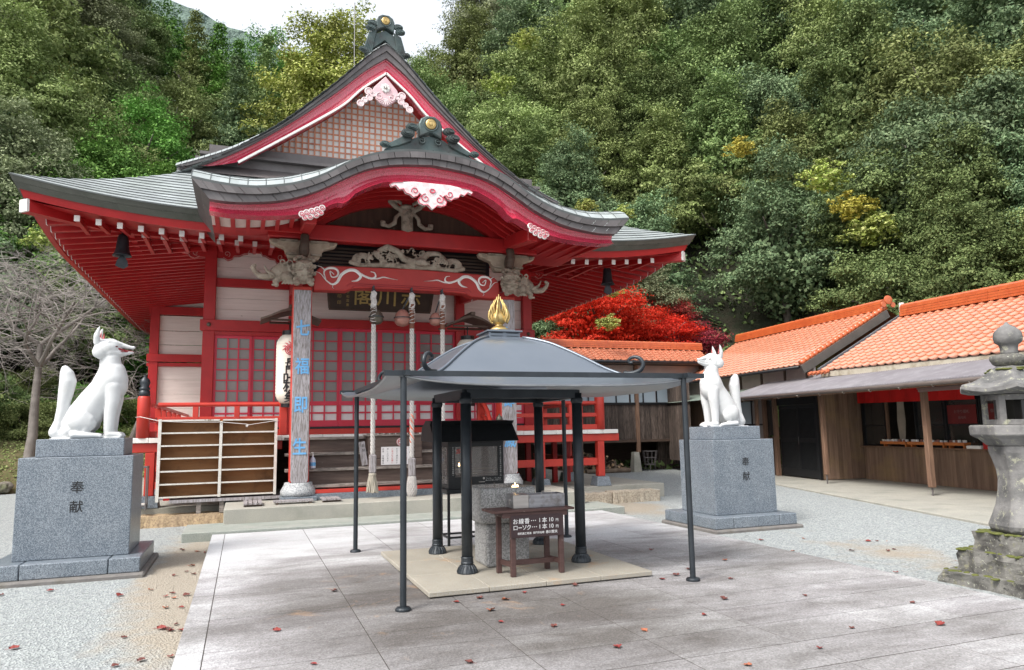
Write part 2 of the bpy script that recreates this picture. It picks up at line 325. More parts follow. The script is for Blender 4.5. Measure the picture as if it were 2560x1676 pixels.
# lichen stone
def lichen():
    m, n, bs = newmat('lichen_covered_stone'); co = coords(n)
    col = ramp(n, noise_(n, co, 5, 8), [(.35, (.045,.043,.04)), (.62, (.19,.185,.17))])
    col = mixc(n, ramp(n, noise_(n, co, 14, 6, .7), [(.56, (0,0,0)), (.64, (1,1,1))]), col, (.20,.195,.135))
    col = mixc(n, ramp(n, noise_(n, co, 8, 6, .7), [(.60, (0,0,0)), (.66, (1,1,1))]), col, (.03,.03,.028))
    col = mixc(n, ramp(n, noise_(n, co, 38, 4, .7), [(.62, (0,0,0)), (.68, (1,1,1))]), col, (.5,.52,.42))
    n.links.new(col, bs.inputs['Base Color']); bs.inputs['Roughness'].default_value = .9
    bump_(n, noise_(n, co, 30, 6), bs, .6, .015); return m
M['lichen'] = lichen()
def tomb_top():
    m, n, bs = newmat('plain_weathered_stone'); co = coords(n)
    col = ramp(n, noise_(n, co, 4, 8), [(.35, (.075,.075,.075)), (.62, (.21,.205,.20))])
    col = mixc(n, ramp(n, noise_(n, co, 9, 7, .75), [(.56, (0,0,0)), (.62, (1,1,1))]), col, (.30,.30,.23))
    col = mixc(n, ramp(n, noise_(n, co, 12, 6, .7), [(.66, (0,0,0)), (.72, (1,1,1))]), col, (.42,.43,.36))
    n.links.new(col, bs.inputs['Base Color']); bs.inputs['Roughness'].default_value = .85
    bump_(n, noise_(n, co, 30, 6), bs, .5, .012); return m
M['lanternstone'] = tomb_top()
M['moss'] = mk('green_moss', (.075,.09,.02), (.12,.125,.035), 20, .95, .8, 60, bd=.01)
# gravel with earth patches
def gravel():
    m, n, bs = newmat('grey_gravel'); co = coords(n)
    v = n.nodes.new('ShaderNodeTexVoronoi'); v.inputs['Scale'].default_value = 48; n.links.new(co, v.inputs['Vector'])
    v2 = n.nodes.new('ShaderNodeTexVoronoi'); v2.inputs['Scale'].default_value = 130; n.links.new(co, v2.inputs['Vector'])
    g_ = ramp(n, v.outputs['Color'], [(.15, (.15,.16,.165)), (.5, (.30,.325,.325)), (.85, (.50,.525,.52))])
    g2 = ramp(n, v2.outputs['Color'], [(.2, (.19,.205,.21)), (.8, (.43,.46,.46))])
    col = mixc(n, .45, g_, g2)
    earth = ramp(n, noise_(n, co, 40, 5, .7), [(.3, (.25,.205,.15)), (.7, (.44,.375,.29))])
    # worn earth: along the path's left edge and in broad scuffed patches
    x = n.nodes.new('ShaderNodeSeparateXYZ'); n.links.new(co, x.inputs[0])
    def band(sock, c, wd):
        a = N(n, 'ShaderNodeMath', operation='SUBTRACT'); n.links.new(sock, a.inputs[0]); a.inputs[1].default_value = c
        b_ = N(n, 'ShaderNodeMath', operation='ABSOLUTE'); n.links.new(a.outputs[0], b_.inputs[0])
        c_ = N(n, 'ShaderNodeMapRange'); n.links.new(b_.outputs[0], c_.inputs[0]); c_.inputs[1].default_value = 0; c_.inputs[2].default_value = wd; c_.inputs[3].default_value = 1; c_.inputs[4].default_value = 0
        return c_.outputs[0]
    def mul(a, b_, op='MULTIPLY'):
        q = N(n, 'ShaderNodeMath', operation=op)
        for i, s_ in enumerate((a, b_)):
            if isinstance(s_, (int, float)): q.inputs[i].default_value = s_
            else: n.links.new(s_, q.inputs[i])
        return q.outputs[0]
    edge = mul(band(x.outputs[0], -.5, .95), band(x.outputs[1], 10.0, 6.5))
    edgeR = mul(mul(band(x.outputs[0], 7.9, 1.6), band(x.outputs[1], 7.2, 4)), .42)
    back = mul(mul(band(x.outputs[0], 7.6, 1.3), band(x.outputs[1], 14, 2.4)), 1.0)
    fac = mul(mul(mul(edge, edgeR, 'ADD'), back, 'ADD'), 1.05)
    fac = mul(fac, noise_(n, co, 1.4, 7, .7, .4), 'ADD')
    col = mixc(n, ramp(n, fac, [(.72, (0,0,0)), (1.05, (.8,.8,.8))]), col, earth)
    n.links.new(col, bs.inputs['Base Color']); bs.inputs['Roughness'].default_value = .9
    p = bump_(n, v.outputs['Distance'], bs, .7, .02); bump_(n, v2.outputs['Distance'], bs, .5, .01, p); return m
M['gravel'] = gravel()
def paving():
    m, n, bs = newmat('washed_concrete_paving'); co = coords(n)
    vg = n.nodes.new('ShaderNodeTexVoronoi'); vg.inputs['Scale'].default_value = 75; n.links.new(co, vg.inputs['Vector'])
    x = n.nodes.new('ShaderNodeSeparateXYZ'); n.links.new(co, x.inputs[0])
    def rng(sock, a0, a1, b0=0, b1=1):
        q = N(n, 'ShaderNodeMapRange'); n.links.new(sock, q.inputs[0]); q.interpolation_type = 'SMOOTHSTEP'
        for i_, v_ in enumerate((a0, a1, b0, b1)): q.inputs[i_+1].default_value = v_
        return q.outputs[0]
    def mth(op, a_, b_):
        q = N(n, 'ShaderNodeMath', operation=op)
        for i_, s_ in enumerate((a_, b_)):
            if isinstance(s_, (int, float)): q.inputs[i_].default_value = s_
            else: n.links.new(s_, q.inputs[i_])
        return q.outputs[0]
    grain = mixc(n, .5, ramp(n, vg.outputs['Color'], [(.2, (.62,.60,.59)), (.5, (.95,.95,.95)), (.85, (1.45,1.42,1.4))]), ramp(n, noise_(n, co, 60, 4, .85), [(.38, (.66,.64,.63)), (.5, (1,1,1)), (.62, (1.4,1.38,1.38))]))
    blot = noise_(n, coords(n, False, (.55, 1.25, 1)), 1.0, 9, .72, .35); big = noise_(n, co, .33, 3, .5)
    # paving gets darker round the incense canopy
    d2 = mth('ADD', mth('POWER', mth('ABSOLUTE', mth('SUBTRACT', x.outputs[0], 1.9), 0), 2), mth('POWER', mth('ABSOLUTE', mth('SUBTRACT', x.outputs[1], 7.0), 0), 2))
    dark_zone = rng(d2, .5, 7.5, .13, 0)
    f_ = mth('ADD', mth('SUBTRACT', mth('ADD', mth('MULTIPLY', blot, .8), mth('MULTIPLY', big, .34)), dark_zone), rng(x.outputs[1], 8.2, 11, 0, .17))
    f_ = mth('ADD', f_, rng(x.outputs[0], .5, -.3, 0, .10))
    col = ramp(n, f_, [(.38, (.12,.112,.106)), (.50, (.205,.20,.198)), (.62, (.32,.317,.322)), (.73, (.48,.487,.50)), (.88, (.54,.56,.58))])
    col = mixc(n, rng(x.outputs[1], 8.5, 11, .95, .35), col, grain, 'MULTIPLY')
    g_ = n.nodes.new('ShaderNodeNewGeometry')
    col = mixc(n, .8, col, ramp(n, g_.outputs['Random Per Island'], [(0, (.80,.78,.79)), (1, (1,1,1))]), 'MULTIPLY')
    col = mixc(n, ramp(n, mth('ADD', noise_(n, co, 1.7, 6, .7, 1), dark_zone), [(.70, (0,0,0)), (.82, (.5,.5,.5))]), col, (.40,.25,.14))
    n.links.new(col, bs.inputs['Base Color']); bs.inputs['Roughness'].default_value = .72; bs.inputs['Specular IOR Level'].default_value = .35
    bump_(n, vg.outputs['Distance'], bs, .4, .008); return m
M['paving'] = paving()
def foliage(name, dark, mid, light, hue=.012, val=.34, transl=.15, rough=.5, nscale=.45):
    m, n, bs = newmat(name); co = coords(n)
    g_ = n.nodes.new('ShaderNodeNewGeometry'); oi = n.nodes.new('ShaderNodeObjectInfo')
    col = ramp(n, g_.outputs['Random Per Island'], [(0, dark), (.55, mid), (1, light)])
    nz = N(n, 'ShaderNodeMapRange'); n.links.new(noise_(n, co, nscale, 3), nz.inputs[0]); nz.inputs[1].default_value = .3; nz.inputs[2].default_value = .7; nz.inputs[3].default_value = .62; nz.inputs[4].default_value = 1.4
    mh = N(n, 'ShaderNodeMapRange'); n.links.new(oi.outputs['Random'], mh.inputs[0]); mh.inputs[3].default_value = .5-hue; mh.inputs[4].default_value = .5+hue
    mul = N(n, 'ShaderNodeMath', operation='MULTIPLY_ADD'); n.links.new(oi.outputs['Random'], mul.inputs[0]); mul.inputs[1].default_value = val*1.6; mul.inputs[2].default_value = 1-val*.7
    mv = N(n, 'ShaderNodeMath', operation='MULTIPLY'); n.links.new(mul.outputs[0], mv.inputs[0]); n.links.new(nz.outputs[0], mv.inputs[1])
    h_ = N(n, 'ShaderNodeHueSaturation'); n.links.new(col, h_.inputs['Color']); n.links.new(mh.outputs[0], h_.inputs['Hue']); n.links.new(mv.outputs[0], h_.inputs['Value'])
    n.links.new(h_.outputs[0], bs.inputs['Base Color']); bs.inputs['Roughness'].default_value = .65; bs.inputs['Specular IOR Level'].default_value = .14
    tr = n.nodes.new('ShaderNodeBsdfTranslucent'); n.links.new(h_.outputs[0], tr.inputs[0]); mx = n.nodes.new('ShaderNodeMixShader'); mx.inputs[0].default_value = transl
    n.links.new(bs.outputs[0], mx.inputs[1]); n.links.new(tr.outputs[0], mx.inputs[2]); n.links.new(mx.outputs[0], n.nodes['Material Output'].inputs[0]); return m
F = {}
F['oak'] = foliage('dark_evergreen_leaves', (.085,.135,.048), (.16,.225,.082), (.25,.32,.13))
F['olive'] = foliage('olive_evergreen_leaves', (.115,.155,.05), (.20,.25,.088), (.30,.345,.145))
F['blue'] = foliage('blue_green_leaves', (.085,.14,.072), (.15,.225,.112), (.235,.31,.165))
F['silver'] = foliage('greyish_leaves', (.13,.155,.08), (.20,.225,.125), (.29,.31,.19))
F['cedar'] = foliage('cedar_needles', (.065,.15,.03), (.115,.235,.048), (.18,.32,.075))
F['yellow'] = foliage('yellow_autumn_leaves', (.22,.20,.03), (.42,.36,.07), (.6,.5,.14), val=.15)
F['lime'] = foliage('pale_lime_leaves', (.16,.22,.04), (.34,.40,.10), (.52,.55,.22), val=.15)
F['rust'] = foliage('rusty_leaves', (.20,.09,.03), (.36,.18,.07), (.46,.27,.13), val=.15)
F['maple'] = foliage('red_maple_leaves', (.34,.006,.016), (.55,.012,.024), (.64,.035,.04), hue=.01, val=.1, transl=.3)
F['darkmaple'] = foliage('dark_red_leaves', (.12,.012,.02), (.25,.02,.03), (.30,.06,.06), hue=.01, val=.1)
# ================================================================ SETTING
GZ = -.1
def gz(x, y): return GZ+.105*max(0, min(1, (x-8.6-(y-9)*.28)/1.6))*(1 if y < 19 else max(0, 1-(y-19)/3))
mb = MB(); mb.grid([[(x, y, gz(x, y) if -5 < y < 30 and x < 30 else GZ) for x in [-400, -60, -20, 0, 5, 7, 8]+[8.5+.5*i for i in range(20)]+[20, 30, 60, 400]] for y in [-60, -10]+[-4+1.0*i for i in range(30)]+[30, 60, 400]])
gy = mb.build('gravel_yard', M['gravel']); tag(gy, kind='structure')
# paved path: slabs 0.965 x 0.5 m
mb = MB(); xs = [-.23]+[.97+.965*i for i in range(6)]; xs = xs[:7]+[6.35]
xs = [-.23, .97, 1.935, 2.90, 3.865, 4.83, 5.6, 6.35]
for i in range(len(xs)-1):
    y = -3.0
    while y < 12.7:
        y1 = min(y+.5, 12.735); mb.b(xs[i]+.004, xs[i+1]-.004, y+.006, y1-.006, -.05, rnd.uniform(-.0006, .0006)); y = y1+1e-9
y = -3.0
while y < 12.7:
    y1 = min(y+1.0, 12.735); mb.b(-.42, -.234, y+.002, y1-.002, -.05, .001); mb.b(6.354, 6.52, y+.002, y1-.002, -.05, .001); y = y1+1e-9
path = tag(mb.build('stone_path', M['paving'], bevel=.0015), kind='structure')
mb = MB(); mb.b(-.415, 6.515, -3, 12.73, -.13, -.0022); tag(mb.build('path_bed', mk('dark_joint_bed', (.07,.062,.055), None, 5, .9, .1)), kind='structure')
# concrete apron and steps in front of the temple
mb = MB(); mb.b(-.87, 7.03, 12.74, 13.9, -.16, .047); st1 = mb.build('concrete_step', M['concgreen'], bevel=.012)
tag(st1, 'lower green-stained concrete step where the paved path ends', 'step')
mb = MB(); mb.b(-.28, 6.6, 13.6, 18.6, -.16, .30); st2 = mb.build('concrete_step', M['concrete'], bevel=.012)
tag(st2, 'upper pale concrete step carrying the grey porch pillars', 'step')
mb = MB(); mb.b(-3.4, 9.6, 15.4, 33, -.16, .22); mb.b(6.7, 9.2, 14.95, 15.5, -.16, .12); tag(mb.build('foundation_slab', M['concrete'], bevel=.01), 'flat concrete slab under the red veranda posts', 'slab')
for i, (x0, x1, y0, y1, z, nm, lb) in enumerate([(-1.75, -.31, 15.0, 15.42, .11, 'sandstone', 'tan rough-cut kerb stone below the empty shoe shelf'), (6.62, 7.72, 14.55, 14.95, .13, 'pinkstone', 'pale rough kerb stone at the step end, nearer the incense canopy'), (7.75, 8.95, 14.55, 14.95, .15, 'pinkstone', 'pale rough kerb stone at the slab corner, nearer the fox statue facing left')]):
    mb = MB(); n = 14
    G = [[(x0+(x1-x0)*i_/n, y0+(y1-y0)*j/4, z+rnd.uniform(-.012, .012)) for j in range(5)] for i_ in range(n+1)]
    mb.shell(G, lambda p: (p[0]+rnd.uniform(-.012, .012), p[1]+rnd.uniform(-.02, .02), GZ-.02))
    tag(recalc(mb.build('kerb_stone', M[nm], loc=(x0, y0, GZ))), lb, 'kerb stone', 'rough stones edging the temple platform')
# ---- hillside terrain (polar around the temple yard)
R0 = [(-90, 30), (-40, 30), (-20, 31), (-9, 33), (-4, 37), (16, 37), (22, 31), (28, 31.5), (34, 34.5), (40, 34.5), (46, 31.5), (52, 29), (60, 28), (110, 30)]
EE = [(-90, .75), (-25, .70), (-14, .59), (-8, .46), (-5.5, .41), (-.6, .38), (3.7, .355), (9, .33), (12.8, .36), (17, .47), (22, .61), (30, .66), (110, .66)]
def terr(az, r):
    r0 = interp(az, R0); e = interp(az, EE)
    if r <= r0: return GZ-.02
    t = (r-r0)/(100-r0); z = e*100*(min(t, 1)**1.05) if t <= 1 else e*100+(r-100)*.02
    return GZ+z+.5*math.sin(az*.5+r*.2)*min(1, t*8)
def terrxy(x, y): return terr(math.degrees(math.atan2(x, y)), math.hypot(x, y))
mb = MB(); G = []
for r in [26, 28, 29, 30, 31, 32, 33, 34, 36, 38, 40, 43, 46, 50, 55, 60, 66, 72, 80, 90, 100, 130, 170]:
    G.append([(r*math.sin(R(a)), r*math.cos(R(a)), terr(a, r)+noise.noise((r*.2, a*.2, 0))*.5*min(1, max(0, r-31)/5)) for a in range(-75, 101, 3)])
mb.grid(G); tag(recalc(mb.build('wooded_hillside', M['litter'], smooth=True)), kind='structure')
mb = MB(); G = []
for r, k in ((180, 0), (200, .6), (225, .93), (250, 1.0), (280, .9), (330, .2)):
    G.append([(r*math.sin(R(a)), r*math.cos(R(a)), -5+k*(.582-.0049*(a+5.5)+.012*noise.noise((a*.6, 1, 0)))*250) for a in np.arange(-24, 14.1, 1.0)])
mb.grid(G); tag(recalc(mb.build('far_hill', M['farhill'], smooth=True)), kind='structure')
# grass bank on the left with boulders
mb = MB(); G = []
for k, (dy, z) in enumerate([(0, -.15), (.15, .12), (.5, .45), (1.3, .8), (2.6, 1.15), (5, 1.5), (7, 1.3)]):
    G.append([(x, 26.2+.05*(x+4)+dy+.25*noise.noise((x*.6, k, 3)), z+(.12*noise.noise((x*.8, k*1.3, 0)) if k > 1 else 0)) for x in np.arange(-26, -2.2, .5)])
mb.grid(G); tag(recalc(mb.build('grass_bank', M['grass'], smooth=True)), kind='structure')
rockm = mk('mossy_boulder', (.13,.115,.095), (.2,.18,.15), 2, .9, .5, 8, dirt=(.07,.09,.03), dscale=2, dlo=.5, dhi=.7)
def rock(x, y, z, r, lb):
    mb = MB(); sph(mb, (0, 0, 0), (r*1.3, r*.8, r*.75)); s_ = rnd.random()*50
    mb.v = [tuple(Vector(p)*(1+.35*noise.noise(Vector(p)*1.6/r+Vector((s_, 0, 0))))+Vector((x, y, z))) for p in mb.v]
    return tag(mb.build('boulder', rockm, loc=(x, y, z)), lb, 'boulder', 'boulders edging the grass bank')
for k, (x, y, r) in enumerate([(-8.6, 26.2, .42), (-7.9, 26.1, .3), (-7.35, 26.2, .36), (-6.75, 26.0, .22), (-9.5, 26.2, .33)]):
    rock(x, y, .1, r, ['largest mossy boulder at the foot of the grass bank', 'small boulder between two larger ones at the grass bank', 'rounded boulder of the grass bank left of the granite pedestal', 'smallest boulder of the grass bank, nearest the granite pedestal', 'boulder of the grass bank at the left picture edge'][k])
# ================================================================ TEMPLE
X0 = 3.16
T = thing('temple', 'red and white temple hall with curved porch gable and tiered grey copper roofs', 'temple', (X0, 18, 0))
PT = [(0, 11.38), (.3, 11.14), (.7, 10.74), (1.3, 10.1), (1.9, 9.5), (2.5, 8.95), (3.0, 8.55), (3.6, 8.12), (4.2, 7.74), (4.7, 7.42), (5.4, 6.97), (6.3, 6.4), (7.22, 5.86)]
PTs = smooth_tab(PT, 80)
def P(dx): return interp(min(dx, 7.22), PTs)
XL, XR, YF, YB = X0-7.22, X0+7.22, 14.7, 33.0
def lift(x, y):
    dxe = min(x-XL, XR-x); dye = min(y-YF, YB-y)
    a, b_ = max(dxe, dye), min(dxe, dye)            # distance along eave from corner, distance from eave
    return .38*max(0, 1-a/3.6)**2*max(0, 1-b_/3.2)+.03*max(0, 1-b_/2)
def courses(n0, n1, n): return [n0+(n1-n0)*i/n for i in range(n+1)]
# front skirt roof: stepped copper courses
mb = MB(); lipm = MB(); step = .022
yc = courses(YF, 18.1, 17)
for i in range(17):
    ya, yb = yc[i], yc[i+1]
    def row(y, dz):
        d = y-YF; out = []
        xl = XL+min(d, 2.55) if d < 2.55 else X0-4.75; xr = 2*X0-xl
        n = 48
        return [(xl+(xr-xl)*k/n, y, P(7.22-d)+lift(xl+(xr-xl)*k/n, y)+dz) for k in range(n+1)]
    A, B_ = row(ya, step), row(yb, 0)
    sgw = 3
    for k in range(0, 48, sgw):
        off = 0
        if (k//sgw+i) % 2: mb.grid([A[k:k+sgw+1], B_[k:k+sgw+1]])
        else: mb.grid([[(p[0], p[1], p[2]+.002) for p in A[k:k+sgw+1]], [(p[0], p[1], p[2]+.002) for p in B_[k:k+sgw+1]]])
    lipm.grid([row(ya-.001, -.004), [(p[0], p[1]-.001, p[2]) for p in A]])
fsl = mb.build('front_roof_slope', M['copper'], T); lipm.build('course_edges', M['roofline'], fsl)
# side slopes
for s in (-1, 1):
    mb = MB(); lipm = MB(); dd = courses(0.0, 7.22, 36)
    for i in range(36):
        da, db = dd[i], dd[i+1]           # da nearer ridge
        def row(dx, dz):
            e = 7.22-dx; y0 = YF+e if e < 2.6 else 17.2; y1 = YB-min(e, 2.6)
            ys = [y0+(y1-y0)*(k/16)**1.5 for k in range(17)]
            return [(X0+s*dx, y, P(dx)+lift(X0+s*dx, y)+dz) for y in ys]
        A, B_ = row(db, step), row(da, 0)
        for k in range(16): mb.grid([A[k:k+2], B_[k:k+2]] if s < 0 else [B_[k:k+2], A[k:k+2]])
        lipm.grid([row(db+.001, -.004), A])
    fsl = mb.build('side_roof_slope', M['copper'], T); lipm.build('course_edges', M['roofline'], fsl)
mb = MB(); mb.grid([[(XL+2.6, YB-2.6, 7.4), (X0, YB-2.6, 11.38), (XR-2.6, YB-2.6, 7.4)], [(XL, YB, 5.9), (X0, YB, 5.9), (XR, YB, 5.9)]]); mb.build('rear_roof_slope', M['copper'], T)
# eave edge (two dark copper courses), red fascia, following the lift
def eave_pts(side, inset, dz, n=60):
    if side == 'f': return [(XL+inset+(XR-XL-2*inset)*k/n, YF+inset, P(7.22)+lift(XL+(XR-XL)*k/n, YF)+dz) for k in range(n+1)]
    x = XL+inset if side == 'l' else XR-inset; xs_ = XL if side == 'l' else XR
    return [(x, YF+inset+(YB-YF-2*inset)*k/n, P(7.22)+lift(xs_, YF+(YB-YF)*k/n)+dz) for k in range(n+1)]
for side in 'flr':
    mb = MB()
    for k in range(60):
        for (i0, z0, i1, z1) in ((0, .02, .05, -.10), (.055, -.102, .12, -.22)):
            A = eave_pts(side, i0, z0)[k:k+2]; B_ = eave_pts(side, i1, z1)[k:k+2]; mb.grid([A, B_] if side != 'l' else [B_, A])
    mb.grid([eave_pts(side, .12, -.22), eave_pts(side, .34, -.2)])
    mb.build('eave_edge', M['bandgreen'], T)
    mb = MB(); mb.grid([eave_pts(side, .14, -.2), eave_pts(side, .20, -.36)]); mb.grid([eave_pts(side, .20, -.36), eave_pts(side, .30, -.36)]); mb.grid([eave_pts(side, .30, -.36), eave_pts(side, .34, -.2)])
    mb.build('red_fascia', M['red'], T)
# soffits
def sof(e):    # height of soffit board at distance e inward from eave
    return 5.86-.36+.17*min(e, 1.6)+.13*max(0, e-1.6)
def sofl(x, y): return sof(min(x-XL, XR-x, y-YF))+lift(x, y)
mb = MB()
G = []
for y in courses(YF+.25, 18.2, 20):
    G.append([(x, y, sof(min(x-XL, XR-x, y-YF))+lift(x, y)) for x in courses(XL+.25, XR-.25, 60)])
mb.grid(G)
for s in (-1, 1):
    G = []
    for y in courses(18.2, YB-.3, 30): G.append([(X0+s*x, y, sof(7.22-x)+lift(X0+s*x, y)) for x in courses(3.9, 6.97, 8)])
    mb.grid(G)
mb.build('soffit', M['red'], T)
mb = MB()
def kioi(side, e, h=.16, wd=.1, n=40, dz=0):
    A = []
    for k in range(n+1):
        t = k/n
        if side == 'f': x = XL+e+(XR-XL-2*e)*t; y = YF+e
        else: x = (XL+e) if side == 'l' else (XR-e); y = YF+e+(YB-YF-2*e)*t
        A.append((x, y, sofl(x, y)-.03+dz))
    for k in range(n): mb.bar(A[k], A[k+1], wd, h)
for sd_ in 'flr': kioi(sd_, 1.74, .12, .1); 
mb.build('eave_purlin', M['red'], T)
mb = MB()
for s in (-1, 1):
    mb = MB(); mb.bar((X0+s*7.0, YF+.3, 5.78), (X0+s*6.0, YF+1.35, 5.81), .22, .24); mb.bar((X0+s*6.0, YF+1.35, 5.81), (X0+s*3.9, 18.15, 6.10), .215, .22)
    mb.build('hip_beam', M['red'], T)
for s in (-1, 1):
    mb = MB(); d_ = Vector((s*.62, -.65, -.03)).normalized(); mb.bar(Vector((X0+s*7.0, YF+.3, 5.78)), Vector((X0+s*7.0, YF+.3, 5.78))+d_*.05, .21, .23); mb.build('hip_beam_end', M['white'], T)
# rafters: one mesh each, white end as a sub-part
def rafter(p, q, wd=.075, h=.10):
    mb = MB(); mb.bar(p, q, wd, h); o = mb.build('rafter', M['red'], T)
    mb = MB(); d_ = (Vector(p)-Vector(q)).normalized(); mb.bar(Vector(p)+d_*.001, Vector(p)+d_*.012, wd+.02, h+.015); mb.build('rafter_end', M['white'], o)
def fr(x, e0, e1, dz):
    rafter((x, YF+e0, sofl(x, YF+e0)-dz), (x, YF+e1, sofl(x, YF+e1)-dz))
xs_f = [XL+1.02+.36*k for k in range(9)]
for x in xs_f: fr(x, .42, 1.5, .115); fr(2*X0-x, .42, 1.5, .115)
for k in range(10):
    x = XL+2.02+.36*k; fr(x, 1.56, 3.2, .10)
    if k < 7: fr(2*X0-x, 1.56, 3.2, .10)
y = YF+.95; c_ = 0
while y < YB-1 and c_ < 46:
    e1 = min(3.2, y-YF); rafter((XL+.42, y, sofl(XL+.42, y)-.10), (XL+e1, y, sofl(XL+e1, y)-.08)); y += .37; c_ += 1
y = YF+.95
for k in range(27):
    e1 = min(3.2, y-YF); rafter((XR-.42, y, sofl(XR-.42, y)-.10), (XR-e1, y, sofl(XR-e1, y)-.08)); y += .37
# ---- main gable (chidori-hafu) at the ridge front
RT = smooth_tab([(0, 11.50), (.3, 11.26), (.7, 10.83), (1.3, 10.18), (1.9, 9.58), (2.5, 9.02), (3.0, 8.65), (3.6, 8.27), (4.2, 7.97), (4.78, 7.72)], 40)
RB = smooth_tab([(0, 11.02), (.47, 10.66), (1.15, 10.0), (2.09, 9.16), (2.98, 8.46), (3.7, 7.98), (4.25, 7.68)], 40)
WL = smooth_tab([(0, 10.62), (.63, 10.09), (1.02, 9.66), (1.6, 9.2), (2.53, 8.52), (3.45, 7.86)], 40)
def off_tab(tab, dn):   # shift a curve down
    return [(x, z-dn) for x, z in tab]
for s in (-1, 1):
    mb = MB()
    n = 26
    for i in range(n):
        d0, d1 = 4.78*i/n, 4.78*(i+1)/n; f0, f1 = 4.3*i/n, 4.3*(i+1)/n
        T0, T1 = interp(d0, RT)-.12, interp(d1, RT)-.12; B0, B1 = interp(f0, RB), interp(f1, RB)
        m0, m1 = (d0+f0)/2, (d1+f1)/2; Z0, Z1 = (T0+B0)/2, (T1+B1)/2
        for (a0, a1, za, zb, b0, b1, zc, zd, yy) in ((d0, d1, T0, T1, m0, m1, Z0, Z1, 17.26), (m0, m1, Z0-.002, Z1-.002, f0, f1, B0, B1, 17.30)):
            q = [(X0+s*a0, yy, za), (X0+s*a1, yy, zb), (X0+s*b1, yy, zd), (X0+s*b0, yy, zc)]
            if s > 0: q = q[::-1]
            mb.add(q, [(0, 1, 2, 3)])
            mb.add([(X0+s*b0, yy, zc), (X0+s*b1, yy, zd), (X0+s*b1, yy+.1, zd), (X0+s*b0, yy+.1, zc)], [(0, 1, 2, 3) if s < 0 else (3, 2, 1, 0)])
    mb.build('gable_edge', M['band'], T)
    mb = MB(); n = 40          # light top cap of the verge, slightly proud of the slope
    for i in range(n):
        d0, d1 = 4.78*i/n, 4.78*(i+1)/n-.012
        z0, z1 = interp(d0, RT)-.112, interp(d1, RT)-.112; t0, t1 = interp(d0, RT)+.02, interp(d1, RT)+.02
        r0, r1 = P(d0)+.03, P(d1)+.03
        q = [(X0+s*d0, 17.24, z0), (X0+s*d1, 17.24, z1), (X0+s*d1, 17.46, t1), (X0+s*d0, 17.46, t0), (X0+s*d1, 17.95, r1+.02), (X0+s*d0, 17.95, r0+.02)]
        mb.add(q, [(0, 1, 2, 3), (3, 2, 4, 5)] if s > 0 else [(3, 2, 1, 0), (5, 4, 2, 3)])
    mb.build('verge_cap', M['copper'], T)
    mb = MB(); n = 30          # crimson barge board with a scooped section
    G = []
    for (k, yy) in ((0, 17.37), (.12, 17.38), (.14, 17.42), (.35, 17.43), (.6, 17.42), (.85, 17.38), (1.0, 17.34)):
        G.append([(X0+s*((4.25*i/n)*(1-k)+(3.45*i/n)*k), yy, interp(4.25*i/n, RB)*(1-k)+interp(3.45*i/n, WL)*k+.02) for i in range(n+1)])
    G.append([(p[0], 17.6, p[2]) for p in G[-1]])
    mb.grid(G if s < 0 else G[::-1]); mb.build('barge_board', M['barge'], T, smooth=False)
    mb = MB()
    for i in range(n):
        a = (X0+s*3.45*i/n, 17.32, interp(3.45*i/n, WL)+.0); b_ = (X0+s*3.45*(i+1)/n, 17.32, interp(3.45*(i+1)/n, WL)+.0); mb.bar(a, b_, .05, .05)
    mb.build('white_trim', M['white'], T)
# lattice gable field
mb = MB(); pts = [(X0-3.5, 8.40)]+[(X0-3.45+3.45*i/12, interp(3.45*(1-i/12), WL)+.2) for i in range(13)]+[(X0+3.45*i/12, interp(3.45*i/12, WL)+.2) for i in range(1, 13)]+[(X0+3.5, 8.40)]
pts = [(x, max(z, 8.40)) for x, z in pts]; mb.prism(pts, 18.06, 18.1); mb.build('gable_panel', M['white'], T)
mb = MB(); sp = .152
for k in range(-20, 21):
    x = X0+k*sp; zt = interp(abs(k*sp), WL)+.12
    if zt > 8.5: mb.b(x-.019, x+.019, 18.02, 18.04, 8.38, zt)
z = 8.5; 
while z < 10.4:
    hw = max([3.45*i/60 for i in range(61) if interp(3.45*i/60, WL)+.12 > z] or [0])
    if hw > .1: mb.b(X0-hw, X0+hw, 18.041, 18.055, z-.018, z+.018)
    z += .155
mb.build('gable_lattice', M['lattice'], T)
mb = MB(); mb.b(X0-4.1, X0+4.1, 17.72, 18.1, 8.18, 8.38); mb.b(X0-4.3, X0+4.3, 17.62, 18.1, 8.10, 8.17); mb.b(X0-4.4, X0+4.4, 17.78, 18.1, 7.86, 8.095); mb.grid([[(X0-4.75, 17.35, 7.56), (X0+4.75, 17.35, 7.56)], [(X0-4.6, 17.8, 7.92), (X0+4.6, 17.8, 7.92)]])
mb.build('gable_flashing', M['band'], T)
mb = MB(); mb.b(X0-3.5, X0+3.5, 17.6, 18.05, 10.4, 10.42)
mb.v = []; mb.f = []
G = [[(X0-3.45+6.9*i/30, yy, interp(abs(-3.45+6.9*i/30), WL)+.14) for i in range(31)] for yy in (17.55, 18.08)]
mb.grid(G); mb.build('gable_soffit', M['red'], T)
